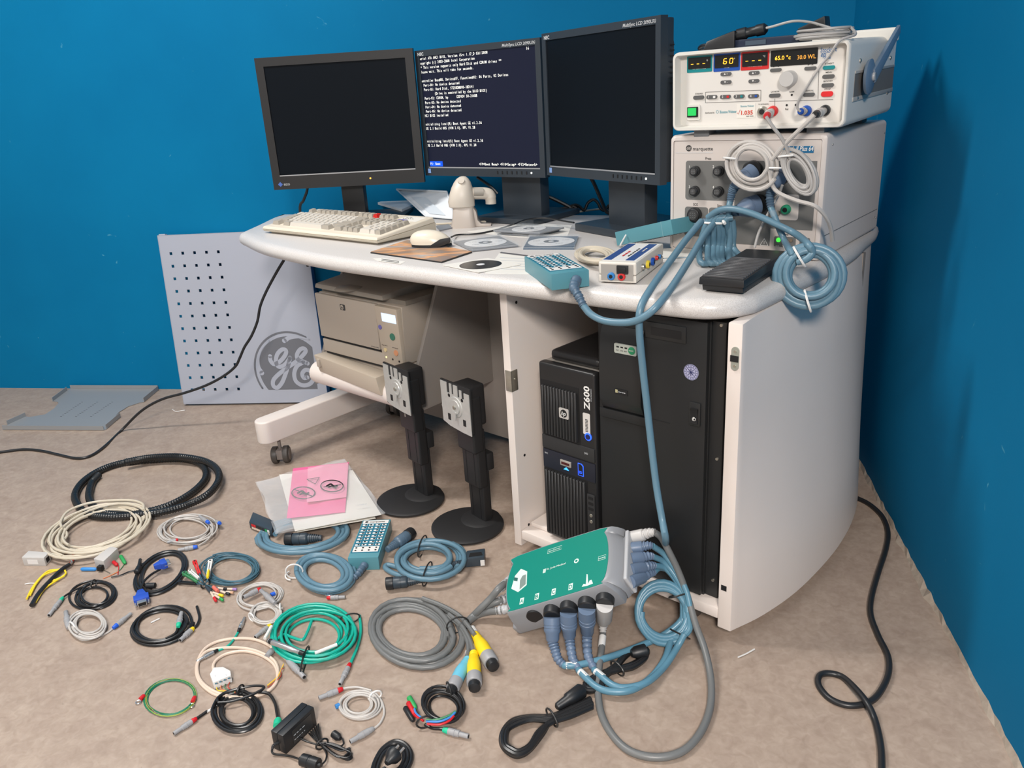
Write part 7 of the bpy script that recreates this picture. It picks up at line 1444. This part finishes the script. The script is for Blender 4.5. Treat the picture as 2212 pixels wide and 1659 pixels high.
# plugs on the amplifier face
def faceplug(label, px, py, boot, tail, m=BSH2, r=.0185):
    q = gx(px, py) if False else loc(G1, px, py, y=-.214); GMx = G1.matrix_world; a_ = GMx @ Vector((q.x, -.226, q.z)); e_ = gpt(*boot[0], .05)
    T = thing('plugged_cable', label, 'cable', tuple(a_), group='blue cables plugged into the amplifier case'); B().lathe(a_, e_, [(0, r), (.35, r), (.36, r*.95), (.42, r*.95), (.43, r), (.5, r), (.7, r*.8), (1, r*.55)], 20).build('plug', m, T, world=True)
    bp = [e_]+[gpt(x, y, .05+.004*k) for k, (x, y) in enumerate(boot[1:])]; ribs(T, bp, .0115, .0085, BB, nr=7); cable(T, [bp[-1]]+tail, BIG*.95, BLU, n=10); return T
faceplug('blue plug with boot drooping left on the amplifier case', 1632, 368, [(740, 560), (715, 620), (700, 690)], [gpt(690, 750, .062), gpt(690, 850, .055), gpt(700, 1000, .05), gpt(690, 1120, .05)])
faceplug('large blue plug low on the amplifier case behind the cable arc', 1640, 440, [(760, 770), (600, 830), (440, 880)], [gpt(420, 895, .07), gpt(400, 905, .075)], r=.022)
T = faceplug('blue plug with boot drooping right on the amplifier case', 1690, 375, [(1060, 560), (1040, 650), (1045, 740)], [gpt(1070, 800, .062), gpt(1110, 900, .068), gpt(1170, 1040, .078), hg(1706, 540, .006), hg(1716, 556, .006)])
B().tube([gpt(1065, 770, .0615), gpt(1075, 820, .063)], BIG*1.05, 10).build('clear_label', CLR, T, world=True); B().tube([gpt(1180, 1065, .0795), hg(1708, 548, .006)], BIG*1.05, 10).build('white_label', WHITE, T, world=True)
# two grey coils hung on the front of the case
gy = lambda x, y, l=0.0, off=.062: G1.matrix_world @ loc(G1, x, y, y=-.2155-off-l)
T = thing('hanging_coil', 'round beige grey cable coil hung in front of the amplifier case', 'cable', tuple(gy(1624, 357)))
pts = coil((1624, 357), 56, 53, 10, 7, .60, .0043, 97, 3, start=20, jit=.06, mp=lambda x, y, l: gy(x, y, l)); cable(T, pts, .0044, CGL, k=1)
for x, y, d in ((1578, 342, (1, .1)), (1672, 363, (1, 0))):
    c = gy(x, y, .006); s1 = (gy(x+20*d[0], y+20*d[1])-gy(x, y)).normalized()*.016; B().ring(c, s1, (gy(x, y, .02)-gy(x, y)).normalized()*.013, .0022, 18, 6).build('cable_tie', TIEW, T, world=True)
bs = Vector(SOCK['black']); e1 = gy(1760, 248, 0, .085)
plug(T, e1, bs+(bs-e1)*.12, .0085, CGL, BLACK)
cable(T, [e1, gy(1740, 268, 0, .085), gy(1715, 292, 0, .08), gy(1690, 318, 0, .074), gy(1668, 345, 0, .070)], .0044, CGL); cable(T, [gy(1660, 350, .01), gy(1665, 390, .01), gy(1680, 415, .012), gy(1720, 433, .018), gy(1760, 445, .02), gy(1785, 470, .0, .06), gy(1795, 495, 0, .035), gy(1798, 520, 0, .015)], .0044, CGL)
T = thing('hanging_coil', 'slanting grey cable coil hung right of the round one on the amplifier case', 'cable', tuple(gy(1728, 370)))
pts = coil((1727, 371), 58, 31, 58, 8, .50, .0032, 99, 3, start=210, jit=.14, mp=lambda x, y, l: gy(x, y, l, .06)); cable(T, pts, .0034, CG, k=1)
rs = Vector(SOCK['red']); e2 = gy(1655, 252, 0, .085); plug(T, e2, rs+(rs-e2)*.12, .0085, CGL, CRED)
cable(T, [e2, gy(1668, 272, 0, .085), gy(1688, 298, 0, .08), gy(1700, 322, 0, .074), gy(1706, 342, 0, .068)], .0036, CG); cable(T, [gy(1690, 400, 0, .05), gy(1682, 420, 0, .045), gy(1660, 460, 0, .05), gy(1640, 500, 0, .06), gy(1630, 535, 0, .07)], .0030, CG)
c = gy(1698, 337, .0, .066); B().ring(c, (gy(1718, 335)-gy(1698, 337)).normalized()*.018, (gy(1700, 340, .02)-gy(1700, 340)).normalized()*.012, .0022, 18, 6).build('cable_tie', TIEW, T, world=True)
# cream coil behind the stimulator
T = thing('coiled_cable', 'cream cable coil on the desk behind the white stimulator', 'cable', tuple(P(1288, 555, ZT))); r = .0052
cable(T, coil((1286, 552), 42, 16, 2, 5, .62, r, 101, 3, start=10, z0=ZT, jit=.08), r, CRM, k=1); cable(T, [P(1340, 530, ZT+.02), P(1348, 515, ZT+.03), P(1352, 508, ZT+.035)], .0022, WHITE, name='tie_tail')
# thin leads across the desk top
T = thing('scanner_cable', 'cream scanner cable running across the desk to the back edge', 'cable', tuple(P(1150, 475, ZT))); cable(T, fp([(942, 484), (1000, 481), (1060, 478), (1130, 474), (1200, 466), (1260, 456), (1300, 452), (1322, 457)], ZT+.004), .0032, CRM)
T = thing('mouse_cable', 'thin dark mouse cable running past the disc cases', 'cable', tuple(P(1050, 500, ZT))); cable(T, [P(975, 512, ZT+.012)]+fp([(990, 507), (1030, 505), (1070, 497)], ZT+.004)+fp([(1110, 484), (1140, 474), (1180, 471), (1215, 477), (1240, 481)], ZT+.022), .0025, RUB)
# dark cables behind the middle and right monitors
T = thing('monitor_cable', 'tangled black cables behind the middle monitor', 'cable', tuple(P(1230, 460, ZT)))
bk = lambda px, py, y=2.62: onplane(px, py, (0, y, 0), Vector((0, 1, 0)))
K6 = lambda x, y: (1160+x/6.91, 340+y/6.91)
cable(T, [bk(1125, 390), bk(1145, 402), bk(*K6(0, 520)), bk(*K6(230, 610)), bk(*K6(470, 730)), bk(*K6(560, 800)), bk(*K6(590, 760)), bk(*K6(540, 730)), bk(*K6(510, 780)), bk(*K6(560, 810))], .0062, RUB)
cable(T, [bk(*K6(-150, 740)), bk(*K6(0, 760)), bk(*K6(200, 780)), bk(*K6(400, 760)), bk(*K6(560, 710)), bk(*K6(630, 730)), bk(*K6(705, 785)), bk(*K6(760, 680)), bk(*K6(845, 630)), bk(*K6(910, 680)), bk(*K6(950, 760)), bk(*K6(1010, 790)), bk(*K6(1070, 720)), bk(*K6(1095, 740)), bk(*K6(1080, 790))], .0050, RUB)
cable(T, [bk(1030, 382), bk(1048, 394), bk(1064, 406), bk(1075, 418)], .005, RUB, name='cable')
T = thing('monitor_cable', 'black cable hanging straight down behind the right monitor', 'cable', tuple(P(1310, 462, ZT)))
cable(T, [bk(1270, 375, 2.55), bk(1281, 392, 2.55), bk(*K6(900, 500), 2.55), bk(*K6(960, 640), 2.55), bk(*K6(1015, 770), 2.55), bk(*K6(1060, 825), 2.55), bk(*K6(1150, 835), 2.55)], .006, RUB)
